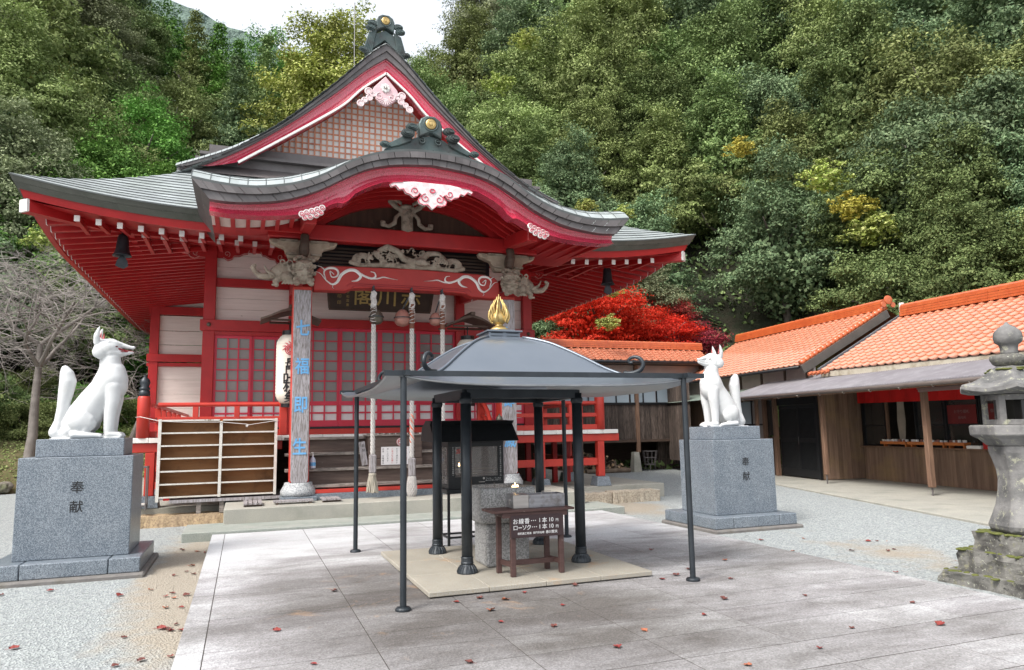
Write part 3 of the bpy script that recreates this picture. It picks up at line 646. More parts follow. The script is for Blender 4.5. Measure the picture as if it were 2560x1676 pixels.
# ridge and ridge-end ornaments
mb = MB(); mb.b(X0-.28, X0+.28, 17.9, 30.2, 11.2, 11.62); mb.b(X0-.34, X0+.34, 17.86, 30.25, 11.62, 11.72); mb.lathe([(.14, -6.1), (.14, 6.1)], (X0, 24.05, 11.76), 10, ax=(1,0,0), ay=(0,0,1), az=(0,1,0)); mb.build('ridge', M['patina'], T, bevel=.02)
def cloud(mb, cx, cz, y, r, s, depth=.05):        # concentric rounded cloud scroll in low relief
    for k, (rr, dd) in enumerate(((1, 0), (.72, .03), (.42, .055))):
        mb.lathe([(r*rr, 0), (r*rr*.96, depth+dd*.6), (r*rr*.75, depth+dd)], (cx+s*r*.12*k, y, cz), 18, ax=(1.25,0,0), ay=(0,0,.8), az=(0,-1,0))
        mb.tube([(cx+s*r*.12*k+1.25*r*rr*.86*math.cos(t), y-depth-dd, cz+.8*r*rr*.86*math.sin(t)) for t in [2*math.pi*i/20 for i in range(21)]], r*.07, 5, False)
def onigawara(x, y, z0, sc_, base, name, lb):
    # base = profile of the support (list of (dx,z)); central tablet with gold crest, paired cloud scrolls, end volutes
    mb = MB()
    mb.prism([(x+a, z0+b_) for a, b_ in base], y, y+.22*sc_)
    o_ = mb.build(name, M['patina'], T, bevel=.012); o_['label'] = lb
    h = max(b_ for a, b_ in base)
    mb = MB(); tb = [(-.26, -.02), (-.27, .30), (-.22, .42), (-.10, .50), (.10, .50), (.22, .42), (.27, .30), (.26, -.02), (.12, .06), (0, .12), (-.12, .06)]
    mb.prism([(x+a*sc_, z0+h+b_*sc_-.05) for a, b_ in tb], y-.10*sc_, y+.14*sc_); mb.build('crest_tablet', M['patina'], o_, bevel=.02)
    mb = MB(); mb.tube([(x+.155*sc_*math.cos(t), y-.105*sc_, z0+h+.24*sc_+.155*sc_*math.sin(t)) for t in [2*math.pi*i/20 for i in range(21)]], .018*sc_, 5, False); mb.build('crest_ring', M['patina'], o_)
    mb = MB(); mb.lathe([(.125*sc_, 0), (.12*sc_, .02), (.105*sc_, .028), (.10*sc_, .022), (.075*sc_, .026), (.07*sc_, .036), (.045*sc_, .03), (.04*sc_, .042), (.01, .045)], (x, y-.10*sc_, z0+h+.24*sc_), 22, ax=(1,0,0), ay=(0,0,1), az=(0,-1,0)); recalc(mb.build('gold_crest', M['gold'], o_, smooth=False))
    return o_, h
o_, h = onigawara(X0-.02, 17.42, 11.42, .86, [(-.52, -.30), (-.43, -.1), (-.34, .25), (0, .42), (.34, .25), (.43, -.1), (.52, -.30), (0, .15)], 'ridge_end_ornament', 'dark copper scroll ornament with gold crest on the peak of the main roof')
for s in (-1, 1):
    mb = MB(); xx = X0-.02
    cloud(mb, xx+s*.33, 11.95, 17.40, .105, s); cloud(mb, xx+s*.38, 11.81, 17.37, .105, s)
    cloud(mb, xx+s*.56, 11.24, 17.45, .085, s)
    for k in range(5): mb.tube([(xx+s*(.24+.036*k), 17.4, 11.78-.02*k), (xx+s*(.31+.038*k), 17.41, 11.45), (xx+s*(.36+.045*k), 17.45, 11.16)], [.03, .028, .035], 6)
    recalc(mb.build('cloud_scroll', M['patina'], o_))
rod = MB(); rod.tube([(2.43, 17.9, 10.6), (2.43, 17.9, 12.75)], .012, 6); rod.b(2.40, 2.46, 17.86, 17.94, 10.0, 10.7); tag(rod.build('lightning_rod', M['steel'], loc=(2.43, 17.9, 10.0)), 'thin pale lightning rod beside the ridge ornament', 'lightning rod')
# gegyo pendant of the main gable
def pendant_main(x, y, zt):
    o_ = T; mb = MB()
    mb.prism([(x-.30, zt-.34), (x, zt), (x+.30, zt-.34), (x+.34, zt-.48), (x+.22, zt-.50), (x+.26, zt-.62), (x+.12, zt-.74), (x, zt-.80), (x-.12, zt-.74), (x-.26, zt-.62), (x-.22, zt-.50), (x-.34, zt-.48)], y, y+.06)
    mb.build('gable_pendant', mk('pink_white_carving', (.72,.50,.52), (.66,.42,.46), 6, .5, .1), T, bevel=.01)
    mb = MB()
    for s in (-1, 1):
        sp_ = spiral(x+s*.15, zt-.56, .10, .03, math.pi*.5, -s*1.1); mb.tube([(a, y-.01, b_) for a, b_ in sp_], .016, 6)
        for (cx, cz, r) in ((.42, -.46, .085), (.40, -.62, .07), (.52, -.70, .06), (.62, -.80, .075), (.30, -.52, .05)):
            mb.tube([(x+s*cx+r*math.cos(t), y+.01, zt+cz+r*math.sin(t)) for t in [2*math.pi*i/14 for i in range(15)]], .022, 6, False); mb.lathe([(r, 0), (r*.6, .03)], (x+s*cx, y+.03, zt+cz), 12, ax=(1,0,0), ay=(0,0,1), az=(0,-1,0))
    for k in range(7):
        a = R(-150+20*k); mb.tube([(x, y-.02, zt-.60), (x+.17*math.cos(a), y-.015, zt-.60+.17*math.sin(a))], [.012, .02], 5)
    recalc(mb.build('pendant_scroll', mk('pinkish_white_carving', (.70,.52,.54), (.74,.62,.62), 6, .5, .1), T))
    mb = MB()
    for k in range(8):
        a = 2*math.pi*k/8; sph(mb, (x+.075*math.cos(a), y-.02, zt-.33+.075*math.sin(a)), (.045, .025, .045))
    mb.build('pendant_flower', M['white'], T, smooth=True); mb = MB(); sph(mb, (x, y-.05, zt-.33), .035); mb.build('flower_boss', M['steel'], T, smooth=True)
pendant_main(X0-.03, 17.25, 10.50)
# ---- karahafu porch roof
KT = smooth_tab([(0, 6.70), (.35, 6.69), (.8, 6.62), (1.18, 6.50), (1.55, 6.32), (1.97, 6.05), (2.4, 5.86), (2.75, 5.77), (3.15, 5.71), (3.6, 5.72), (4.08, 5.78)], 60)
KB = smooth_tab([(0, 6.47), (.7, 6.40), (1.18, 6.27), (1.6, 6.05), (2.05, 5.78), (2.6, 5.56), (3.1, 5.47), (3.5, 5.44), (3.8, 5.46)], 60)
BL = [(0, 6.16), (.5, 6.15), (.9, 6.09), (1.2, 5.95), (1.4, 5.82), (1.56, 5.62), (1.72, 5.63), (1.9, 5.53), (2.25, 5.38), (2.6, 5.31), (3.0, 5.27), (3.5, 5.265), (3.80, 5.29)]
KY0, KY1 = 12.5, 16.9
def kx(s, d): return X0+s*d
n = 56; xs_k = [-4.08+8.16*i/n for i in range(n+1)]
def rise(a, y):    # the hollow side lobes climb towards the main roof
    k = max(0, min(1, (abs(a)-.7)/1.7)); k = k*k*(3-2*k); return .36*k*(1-math.exp(-(y-12.5)/.32))
mb = MB(); lipm = MB()
for i in range(n):            # sheets run back; seams across
    for (ya, yb) in ((12.5, 12.66), (12.661, 12.86), (12.861, 13.1), (13.101, 13.5), (13.501, 14.2), (14.201, 15.4), (15.401, 16.9)):
        a, b_ = xs_k[i], xs_k[i+1]; za, zb = interp(abs(a), KT)+.02, interp(abs(b_), KT)+.02
        mb.add([(X0+a, ya, za+.012+rise(a, ya)), (X0+b_, ya, zb+.012+rise(b_, ya)), (X0+b_, yb, zb+rise(b_, yb)), (X0+a, yb, za+rise(a, yb))], [(0, 1, 2, 3)])
        lipm.add([(X0+a, ya-.001, za-.03+rise(a, ya)), (X0+b_, ya-.001, zb-.03+rise(b_, ya)), (X0+b_, ya-.001, zb+.012+rise(b_, ya)), (X0+a, ya-.001, za+.012+rise(a, ya))], [(0, 1, 2, 3)])
    if i % 2 == 0:
        a = xs_k[i]; z = interp(abs(a), KT)+.036
        lipm.tube([(X0+a-.05*0, y_, z+rise(a, y_)) for y_ in (12.5, 12.6, 12.75, 12.95, 13.3, 13.8)], .006, 4, False)
pr_ = mb.build('porch_roof', M['copper'], T); lipm.build('sheet_seams', M['roofline'], pr_)

mb = MB()
for i in range(n):
    for (ka, kb, yy) in ((0, .5, 12.50), (.505, 1, 12.545)):
        def pt(a, k, ):
            w_ = abs(a); f_ = 1-.068*k*(w_/4.08); wb = w_*(3.8/4.08); z = interp(w_, KT)*(1-k)+interp(wb, KB)*k; return (X0+math.copysign(w_*(1-k)+wb*k, a), yy, z)
        a, b_ = xs_k[i], xs_k[i+1]
        e_ = .010 if i % 2 == (0 if ka == 0 else 1) else 0
        mb.add([pt(a, ka), pt(b_-e_, ka), pt(b_-e_, kb), pt(a, kb)], [(3, 2, 1, 0)])
        p, q = pt(a, kb), pt(b_, kb); mb.add([p, q, (q[0], q[1]+.15, q[2]), (p[0], p[1]+.15, p[2])], [(0, 1, 2, 3)])
for s in (-1, 1):             # side ends
    for (k0, k1, d) in ((0, .5, 4.08), (.505, 1, 3.94)):
        z0 = 5.78*(1-k0)+5.46*k0; z1 = 5.78*(1-k1)+5.46*k1; x_0 = X0+s*(4.08-.28*k0); x_1 = X0+s*(4.08-.28*k1)
        q = [(x_0, 12.5, z0), (x_1, 12.5+.04*(k1 > .6), z1), (x_1, 15.6, z1), (x_0, 15.6, z0)]
        mb.add(q, [(0, 1, 2, 3) if s > 0 else (3, 2, 1, 0)])
mb.build('porch_roof_edge', M['band'], T)
# crimson curved barge board, scooped section, cusped lower edge
mb = MB(); G = []; m_ = 76
for (k, yy) in ((0, 12.66), (.10, 12.675), (.105, 12.72), (.3, 12.75), (.5, 12.76), (.7, 12.745), (.86, 12.71), (1.0, 12.66)):
    row = []
    for i in range(m_+1):
        a = -3.8+7.6*i/m_; w_ = abs(a); row.append((X0+a, yy, (interp(w_, KB)+.03)*(1-k)+interp(w_, BL)*k))
    G.append(row)
G.append([(p[0], 12.95, p[2]) for p in G[-1]]); G.append([(p[0], 12.95, g_[2]) for p, g_ in zip(G[-1], G[0])])
mb.grid(G); G2 = [(G[i][0]) for i in range(len(G))]; mb.add(G2, [tuple(range(len(G2)))]); G2 = [(G[i][-1]) for i in range(len(G))]; mb.add(G2, [tuple(reversed(range(len(G2))))])
o = mb.build('porch_barge_board', M['barge'], T); recalc(o)
# soffit of the porch and its curved ribs
mb = MB(); G = [[(X0+a, yy, interp(abs(a), KB)-.03) for a in [-3.8+7.6*i/50 for i in range(51)]] for yy in (12.9, 14.62)]
mb.grid(G); mb.build('porch_soffit', M['red'], T)
mb = MB(); G = [[(X0+a, yy, interp(abs(a), KB)-.06) for a in [s*(2.3+1.5*i/12) for i in range(13)]] for s in (1,) for yy in (12.97, 15.4)]
mb = MB(); mb.grid([[(X0-(2.3+1.5*i/12), yy, interp(2.3+1.5*i/12, KB)-.045) for i in range(13)] for yy in (12.97, 14.0)]); mb.build('white_soffit_panel', M['plaster'], T)
mb = MB(); mb.grid([[(X0+(2.3+1.5*i/12), yy, interp(2.3+1.5*i/12, KB)-.045) for i in range(13)] for yy in (12.97, 15.4)]); mb.build('red_soffit_panel', M['red'], T)
mb = MB(); mb.shell([[(X0-(2.2+1.6*i/12), 14.01, z_) for i in range(13)] for z_ in (5.40, 5.62)], lambda p: (p[0], p[1]+.08, p[2])); recalc(mb.build('porch_end_board', M['red'], T))
for k, yy in enumerate((13.1, 13.38, 13.66, 13.94, 14.22, 14.5)):
    mb = MB(); 
    for i in range(30):
        a, b_ = -2.16+4.32*i/30, -2.16+4.32*(i+1)/30
        mb.bar((X0+a, yy, interp(abs(a), KB)-.09), (X0+b_, yy, interp(abs(b_), KB)-.09), .08, .11)
    mb.build('curved_rib', M['red'], T)
for s in (-1, 1):
    for k in range(6):
        d = 2.42+.255*k; mb = MB(); z = interp(d, KB); mb.bar((X0+s*d, 12.97, z-.10), (X0+s*d, 14.0 if s < 0 else 15.3, z-.10 if s < 0 else z+.04), .07, .10); mb.build('porch_rafter', M['red'], T)
# porch frame: big tie beam, side cantilever beams, board behind
mb = MB(); mb.b(.34, 5.98, 14.36, 14.66, 5.38, 5.70); mb.build('tie_beam', M['red'], T, bevel=.02)
for s in (-1, 1):
    mb = MB(); x = X0+s*2.14; mb.bar((x, 12.93, 5.42), (x, 14.36, 5.60), .22, .28); mb.bar((x, 14.66, 5.5), (x, 18.0, 5.75), .2, .26); mb.build('cantilever_beam', M['red'], T, bevel=.02)
    mb = MB(); om_ = MB()      # white cloud carving on its front end
    for (a, b_, r) in ((-.17, -.06, .055), (-.09, -.03, .06), (0, .0, .062), (.09, .035, .06), (.17, .08, .055), (-.12, -.12, .045), (-.03, -.10, .05), (.07, -.06, .05), (.15, -.01, .045)):
        cx, cz = x-s*a*1.0, 5.42+b_
        mb.lathe([(r*1.1, 0), (r*1.0, .02), (r*.3, .026)], (cx, 12.655, cz), 14, ax=(1,0,0), ay=(0,0,1), az=(0,-1,0)); om_.tube([(p[0], 12.627, p[1]) for p in spiral(cx, cz, r*.8, r*.2, 0, 1.4*s)], .007, 5)
    cc_ = recalc(mb.build('white_cloud_carving', M['white'], T)); om_.build('carving_outline', M['barge'], cc_)
mb = MB(); poly = [(X0-3.0, 5.70)]+[(X0-3.0+6.0*i/40, max(5.70, interp(abs(-3.0+6.0*i/40), KB)-.02)) for i in range(41)]+[(X0+3.0, 5.70)]
mb.prism(poly, 14.56, 14.6); mb.build('gable_board', M['soffitwood'], T)
mb = MB()
for i in range(30):
    a, b_ = -2.3+4.6*i/30, -2.3+4.6*(i+1)/30; mb.bar((X0+a, 14.5, interp(abs(a), KB)-.12), (X0+b_, 14.5, interp(abs(b_), KB)-.12), .14, .2)
mb.build('arched_beam', M['red'], T)
# carved strut on the tie beam
mb = MB(); x, z = X0-.08, 5.72
cap(mb, [(x, 14.42, z+.03), (x, 14.42, z+.38)], [.13, .12], sq=(1,.6,1))
for s in (-1, 1):
    cap(mb, [(x+s*.12, 14.42, z+.42), (x+s*.25, 14.42, z+.50), (x+s*.36, 14.42, z+.60), (x+s*.26, 14.42, z+.66), (x+s*.14, 14.42, z+.58)], [.05, .06, .055, .045, .04], sq=(1,.7,1))
    cap(mb, [(x+s*.15, 14.42, z+.36), (x+s*.24, 14.42, z+.26), (x+s*.26, 14.42, z+.14), (x+s*.38, 14.42, z+.06), (x+s*.52, 14.42, z+.08), (x+s*.53, 14.42, z+.15), (x+s*.47, 14.42, z+.15)], [.035, .045, .05, .045, .04, .035, .03], sq=(1,.7,1))
sph(mb, (x, 14.42, z+.50), (.14, .08, .06)); mesh_obj('carved_strut', sculpt(mb, .018, 2), M['carve'], T)
# white hanging carving under the barge board (usagi-no-ke)
me_w = mk('pink_shaded_white_carving', (.80,.77,.77), (.66,.50,.50), 7, .5, .1, dirt=(.5,.28,.28), dscale=14, dlo=.6, dhi=.7)
mb = MB(); x, z = X0, 6.10
half = [(0, .03), (.35, .03), (.55, 0), (.72, -.02), (.79, -.06), (.76, -.11), (.68, -.08), (.62, -.15), (.54, -.13), (.50, -.20), (.42, -.22), (.36, -.27), (.28, -.24), (.24, -.18), (.20, -.22), (.27, -.30), (.25, -.37), (.17, -.40), (.09, -.39), (.04, -.44), (0, -.47)]
poly = [(x+a, z+b_) for a, b_ in half]+[(x-a, z+b_) for a, b_ in reversed(half[1:-1])]
mb.prism(poly, 12.575, 12.65); recalc(mb.build('white_pendant_carving', me_w, T, bevel=.008))
mb = MB()
for s in (-1, 1):
    mb.tube([(a, 12.57, b_) for a, b_ in spiral(x+s*.13, z-.27, .085, .02, R(90), -s*1.2)], .010, 5)
    mb.tube([(a, 12.57, b_) for a, b_ in spiral(x+s*.33, z-.15, .07, .02, R(200), s*1.1)], .010, 5)
    mb.tube([(x+s*a, 12.57, z+b_) for a, b_ in half[2:-1]], .010, 5)
mb.tube([(x+.045*math.cos(t), 12.568, z-.12+.035*math.sin(t)) for t in [2*math.pi*i/12 for i in range(13)]], .014, 5, False)
mb.build('carving_outline', M['barge'], T)
for s in (-1, 1):
    pass
# porch ridge ornament
base = [(-.95, 0), (-.86, .06), (-.55, .12), (-.34, .26), (0, .34), (.34, .26), (.55, .12), (.86, .06), (.95, 0), (.95, -.12), (-.95, -.12)]
base = [(a*.87, b_) for a, b_ in [(-.98, -.02), (-.86, .05), (-.55, .13), (-.34, .26), (-.2, .31), (0, .33), (.2, .31), (.34, .26), (.55, .13), (.86, .05), (.98, -.02), (.98, -.12), (.5, -.05), (0, -.03), (-.5, -.05), (-.98, -.12)]]
o_, h = onigawara(X0-.04, 12.6, 6.72, .82, base, 'porch_ridge_ornament', 'green-grey copper scroll ornament with gold crest on the curved porch roof')
for s in (-1, 1):
    mb = MB(); xx = X0-.04
    cloud(mb, xx+s*.35, 7.15, 12.56, .095, s); cloud(mb, xx+s*.43, 7.02, 12.54, .105, s); cloud(mb, xx+s*.85, 6.77, 12.57, .075, s)
    for k in range(4): mb.tube([(xx+s*(.31+.02*k), 12.58, 7.05-.045*k), (xx+s*(.50+.03*k), 12.585, 6.96-.05*k), (xx+s*(.67+.02*k), 12.59, 6.85-.03*k), (xx+s*.81, 12.59, 6.78)], [.032, .03, .026, .02], 6)
    recalc(mb.build('cloud_scroll', M['patina'], o_))
    mb = MB(); mb.tube([(p[0], 12.57, p[1]) for p in spiral(xx+s*.16, 6.93, .07, .02, R(90), s*1.2)], .013, 5); mb.build('base_swirl', M['patina'], o_)
mb = MB(); mb.b(X0-.2, X0+.15, 12.82, 16.6, 6.68, 6.84); mb.build('porch_ridge', M['copper'], T, bevel=.03)
# ---- core walls, posts, beams
YW = 18.05
def post(x, y, w_, z0, z1, m='red', nm='post'):
    mb = MB(); mb.b(x-w_/2, x+w_/2, y-w_/2, y+w_/2, z0, z1); return mb.build(nm, M[m], T, bevel=.012)
for s in (-1, 1):
    post(X0+s*3.98, YW+.03, .26, 1.5, 6.12); post(X0+s*2.09, YW+.03, .24, 1.5, 6.12)
    x0, x1 = sorted((X0+s*2.21, X0+s*3.85))
    for (z0, z1) in ((5.24, 6.1), (4.24, 5.04)):
        mb = MB(); n = 3
        for k in range(n): h = (z1-z0)/n; mb.b(x0, x1, YW+.06+.002*(k % 2), YW+.09, z0+h*k+.003, z0+h*(k+1)-.003)
        mb.build('wall_panel', M['plaster'], T)
    mb = MB(); mb.b(x0, x1, YW-.04, YW+.1, 5.04, 5.24); mb.build('wall_beam', M['red'], T, bevel=.008)
    mb = MB(); xa, xb = sorted((X0+s*4.17, X0+s*2.2)); mb.b(xa, xb, YW-.14, YW-.095, 3.97, 4.23); mb.b(xa+.02, xb, YW-.09, YW+.05, 3.97, 4.22); mb.build('head_beam', M['red'], T, bevel=.01)
    mb = MB(); mb.b(x0, x1, YW-.09, YW+.05, 3.88, 3.965); mb.build('door_lintel', M['red'], T)
    mb = MB(); mb.lathe([(.055, 0), (.05, .02), (.02, .045)], (X0+s*3.98, YW-.142, 4.11), 6, ax=(1,0,0), ay=(0,0,1), az=(0,-1,0)); recalc(mb.build('nail_cover', M['brass'], T))
    # cloud brackets either side of each post head
    for px_, sides in ((3.98, (-1, 1)), (2.09, (1,))):
        for q in sides:
            xx = X0+s*px_; w0 = .13
            prof = [(w0, 6.05), (w0, 5.72), (.26, 5.72), (.36, 5.66), (.46, 5.70), (.50, 5.77), (.62, 5.78), (.72, 5.84), (.80, 5.85), (.84, 5.93), (.84, 6.05)]
            if px_ == 2.09: prof = [(a*.95, b_-.02) for a, b_ in prof]
            mb = MB(); mb.prism([(xx+s*q*a, b_) for a, b_ in prof], YW-.05, YW+.02); br_ = recalc(mb.build('cloud_bracket', M['red'], T))
            mb = MB(); mb.tube([(a, YW-.058, b_) for a, b_ in spiral(xx+s*q*.34, 5.82, .075, .02, R(-60), s*q*1.1)], .008, 5); mb.tube([(xx+s*q*a, YW-.058, b_+.012) for a, b_ in prof[2:-1]], .008, 5); mb.build('bracket_line', mk('pink_line', (.6,.3,.28), None, 5, .5, 0), br_)
    # side wall and wing behind
    mb = MB(); mb.b(*sorted((X0+s*3.86, X0+s*3.92)), YW+.15, 25, 1.5, 6.2); mb.build('side_wall', M['plaster'], T)
    post(X0+s*5.86, 25.0, .26, 1.4, 5.95)
    mb = MB(); x0, x1 = sorted((X0+s*3.9, X0+s*5.74)); zs = [1.5, 1.95, 2.4, 2.85, 3.3, 3.72]
    for a, b_ in list(zip(zs, zs[1:]))+[(3.98, 4.4), (4.41, 4.85), (4.86, 5.34), (5.62, 6.2)]: mb.b(x0, x1, 25.0, 25.04, a+.003, b_-.003)
    mb.build('wing_wall', M['plaster'], T)
    mb = MB(); x0, x1 = sorted((X0+s*3.9, X0+s*6.05)); mb.b(x0, x1, 24.84, 24.99, 3.86, 4.1); mb.build('wing_beam', M['red'], T, bevel=.01); mb = MB(); mb.b(x0, x1-.0, 24.9, 24.99, 3.72, 3.83); mb.build('wing_lintel', M['red'], T); mb = MB(); mb.b(x0, x1, 24.88, 24.985, 5.36, 5.62); mb.build('wing_beam', M['red'], T, bevel=.01)
    mb = MB(); mb.b(*sorted((X0+s*5.8, X0+s*5.86)), 25.1, 31.5, 1.5, 6.0); mb.build('wing_side_wall', M['plaster'], T)
mb = MB(); mb.b(X0-4.1, X0+4.1, YW-.02, YW+.1, 5.9, 6.2); mb.b(X0-2.2, X0+2.2, YW-.1, YW+.06, 5.1, 5.35); mb.b(X0-2.2, X0+2.2, YW-.1, YW+.05, 4.12, 4.34); mb.build('top_beam', M['red'], T, bevel=.01)
mb = MB(); mb.b(X0-2.2, X0+2.2, YW+.07, YW+.1, 4.3, 6.0); mb.build('upper_board', M['plaster'], T)
mb = MB(); mb.b(-.83, 7.15, YW-.06, YW+.1, 1.53, 1.665); mb.build('sill_beam', M['orange'], T, bevel=.006)
mb = MB(); mb.b(-.7, 7.0, YW-.05, YW+.1, 1.668, 1.72); mb.build('threshold', M['blackframe'], T)
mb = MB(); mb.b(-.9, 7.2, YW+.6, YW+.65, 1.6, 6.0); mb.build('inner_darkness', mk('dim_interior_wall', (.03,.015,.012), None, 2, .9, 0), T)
# porch ceiling with slatted dark boards behind the tie beam
mb = MB()
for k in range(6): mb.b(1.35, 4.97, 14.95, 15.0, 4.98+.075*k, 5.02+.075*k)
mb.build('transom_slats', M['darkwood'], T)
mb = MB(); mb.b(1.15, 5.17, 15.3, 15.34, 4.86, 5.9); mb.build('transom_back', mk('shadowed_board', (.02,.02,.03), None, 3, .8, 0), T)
for s in (-1, 1):
    mb = MB(); x = X0+s*2.14; mb.bar((x, 14.7, 4.72), (x, 18.0, 5.0), .14, .26); mb.build('connecting_beam', M['red'], T, bevel=.015)
    mb = MB(); mb.tube([(x-s*.08, 15.6+.25*k, 4.75+.12*math.sin(k*1.9)) for k in range(6)], .014, 5); mb.build('beam_swirl', M['white'], T)
# lattice doors: frame and bars, with grey panes above and white panels below as sub-parts
def door(x0, x1, z0, z1, cols, rows, y, zs=2.28, nlow=2):
    mb = MB(); fr_ = .055
    mb.b(x0, x0+fr_, y, y+.04, z0, z1); mb.b(x1-fr_, x1, y, y+.04, z0, z1)
    mb.b(x0+fr_, x1-fr_, y+.001, y+.039, z1-.07, z1); mb.b(x0+fr_, x1-fr_, y+.001, y+.039, z0, z0+.15); mb.b(x0+fr_, x1-fr_, y+.001, y+.039, zs-.05, zs+.05)
    for k in range(1, cols): xx = x0+fr_+(x1-x0-2*fr_)*k/cols; mb.b(xx-.016, xx+.016, y+.004, y+.034, z0+.15, z1-.07)
    for k in range(1, rows): zz = zs+.05+(z1-.07-zs-.05)*k/rows; mb.b(x0+fr_, x1-fr_, y+.007, y+.031, zz-.014, zz+.014)
    for k in range(1, nlow): zz = z0+.15+(zs-.05-z0-.15)*k/nlow; mb.b(x0+fr_, x1-fr_, y+.007, y+.031, zz-.02, zz+.02)
    d = mb.build('lattice_door', M['doorred'], T)
    mb = MB(); mb.b(x0+.02, x1-.02, y+.035, y+.037, zs, z1-.03); mb.build('pane', M['glass'], d)
    mb = MB(); mb.b(x0+.02, x1-.02, y+.035, y+.037, z0+.1, zs-.002); mb.build('lower_panel', M['paper'], d)
for s in (-1, 1):
    a, b_, c = X0+s*3.85, X0+s*3.03, X0+s*2.21
    door(*sorted((a, b_)), 1.72, 3.88, 3, 6, YW-.03); door(*sorted((b_, c)), 1.72, 3.88, 3, 6, YW+.015)
for k in range(4):
    x = X0-1.97+.985*k; door(x, x+.985, 1.72, 4.12, 3, 7, YW-.03 if k in (1, 2) else YW+.015)
# ---- porch pillars
for s in (-1, 1):
    x = X0+s*2.14
    mb = MB(); mb.b(x-.18, x+.18, 14.50, 14.86, .64, 4.45); p_ = mb.build('porch_pillar', M['orange'], T, bevel=.02)
    mb = MB(); c_ = .03
    mb.prism([(x-.165, 4.37), (x-.165, .66+c_), (x-.165+c_, .64), (x+.165-c_, .64), (x+.165, .66+c_), (x+.165, 4.37)], 14.475, 14.499); mb.build('grey_facing_board', M['greywood'], p_, bevel=.008)
    mb = MB(); mb.lathe([(.30, 0), (.33, .04), (.335, .10), (.30, .16), (.265, .22), (.26, .26)], (x, 14.68, .38), 28); mb.v = [(x+max(-1, min(1, (a-x)/.255))*.255 if False else a, b_, c) for a, b_, c in mb.v]; mb.build('pillar_base', M['granpale'], T, smooth=True)
    mb = MB(); mb.b(x-.33, x+.33, 14.36, 14.98, .30, .385); mb.build('base_plinth', M['granite'], T, bevel=.01)
for LT_ in ((('七', 1.035, 3.62), ('福', 1.03, 2.87), ('即', 1.02, 2.12), ('生', 1.015, 1.33)), (('七', X0+2.14, 3.62), ('難', X0+2.14, 2.87), ('即', X0+2.14, 2.2), ('滅', X0+2.14, 1.36))):
    for ch, x, z in LT_: mb = MB(); text(mb, ch, .34, (x, 14.473, z), bold=.006, depth=.006, squash=.8); mb.build('blue_character', M['blue'], [q for q in bpy.data.objects if q.name.startswith('grey_facing_board')][0 if LT_[0][1] < 3 else 1])

# rainbow beam with white scrolls
mb = MB(); up = [(1.22, 4.70), (1.32, 4.83), (1.6, 4.88), (X0, 4.91), (2*X0-1.6, 4.88), (2*X0-1.32, 4.83), (2*X0-1.22, 4.70)]
dn = [(2*X0-1.22, 4.37), (2*X0-1.85, 4.38), (2*X0-1.98, 4.44), (2*X0-2.3, 4.455), (X0, 4.46), (2.3, 4.455), (1.98, 4.44), (1.85, 4.38), (1.22, 4.37)]
mb.prism(up+dn, 14.42, 14.72); rb = mb.build('rainbow_beam', M['salmon'], T, bevel=.025, segs=2)
mb = MB()
for k, (z, a) in enumerate(((4.49, 1.95), (4.525, 1.86))):
    mb.tube([(a, 14.418, z-.05), (a+.05, 14.418, z), (a+.3, 14.418, z+.012), (X0, 14.418, z+.02), (2*X0-a-.3, 14.418, z+.012), (2*X0-a-.05, 14.418, z), (2*X0-a, 14.418, z-.05)], .006, 4)
mb.build('beam_groove', M['darkred'], rb)
def flat_stroke(mb, pts, ws, y, t=.018):   # tapered carved stroke in low relief
    n = len(pts); L_, R_ = [], []
    for i, (a, b_) in enumerate(pts):
        p, q = pts[max(0, i-1)], pts[min(n-1, i+1)]; dx, dz = q[0]-p[0], q[1]-p[1]; l = math.hypot(dx, dz) or 1
        wv = ws[i] if not isinstance(ws[0], tuple) else interp(i/(n-1), ws)
        wv *= .72; L_.append((a-dz/l*wv, b_+dx/l*wv)); R_.append((a+dz/l*wv, b_-dx/l*wv))
    G = [[(p[0], y, p[1]) for p in L_], [(p[0]*.5+q[0]*.5, y-t, p[1]*.5+q[1]*.5) for p, q in zip(L_, R_)], [(p[0], y, p[1]) for p in R_]]
    mb.grid(G)
def cr(pts, n=8):      # smooth a polyline
    out = []
    for i in range(len(pts)-1):
        p0, p1, p2, p3 = pts[max(0, i-1)], pts[i], pts[i+1], pts[min(len(pts)-1, i+2)]
        for k in range(n):
            t = k/n; out.append(tuple(.5*((2*p1[j])+(-p0[j]+p2[j])*t+(2*p0[j]-5*p1[j]+4*p2[j]-p3[j])*t*t+(-p0[j]+3*p1[j]-3*p2[j]+p3[j])*t**3) for j in range(2)))
    return out+[pts[-1]]
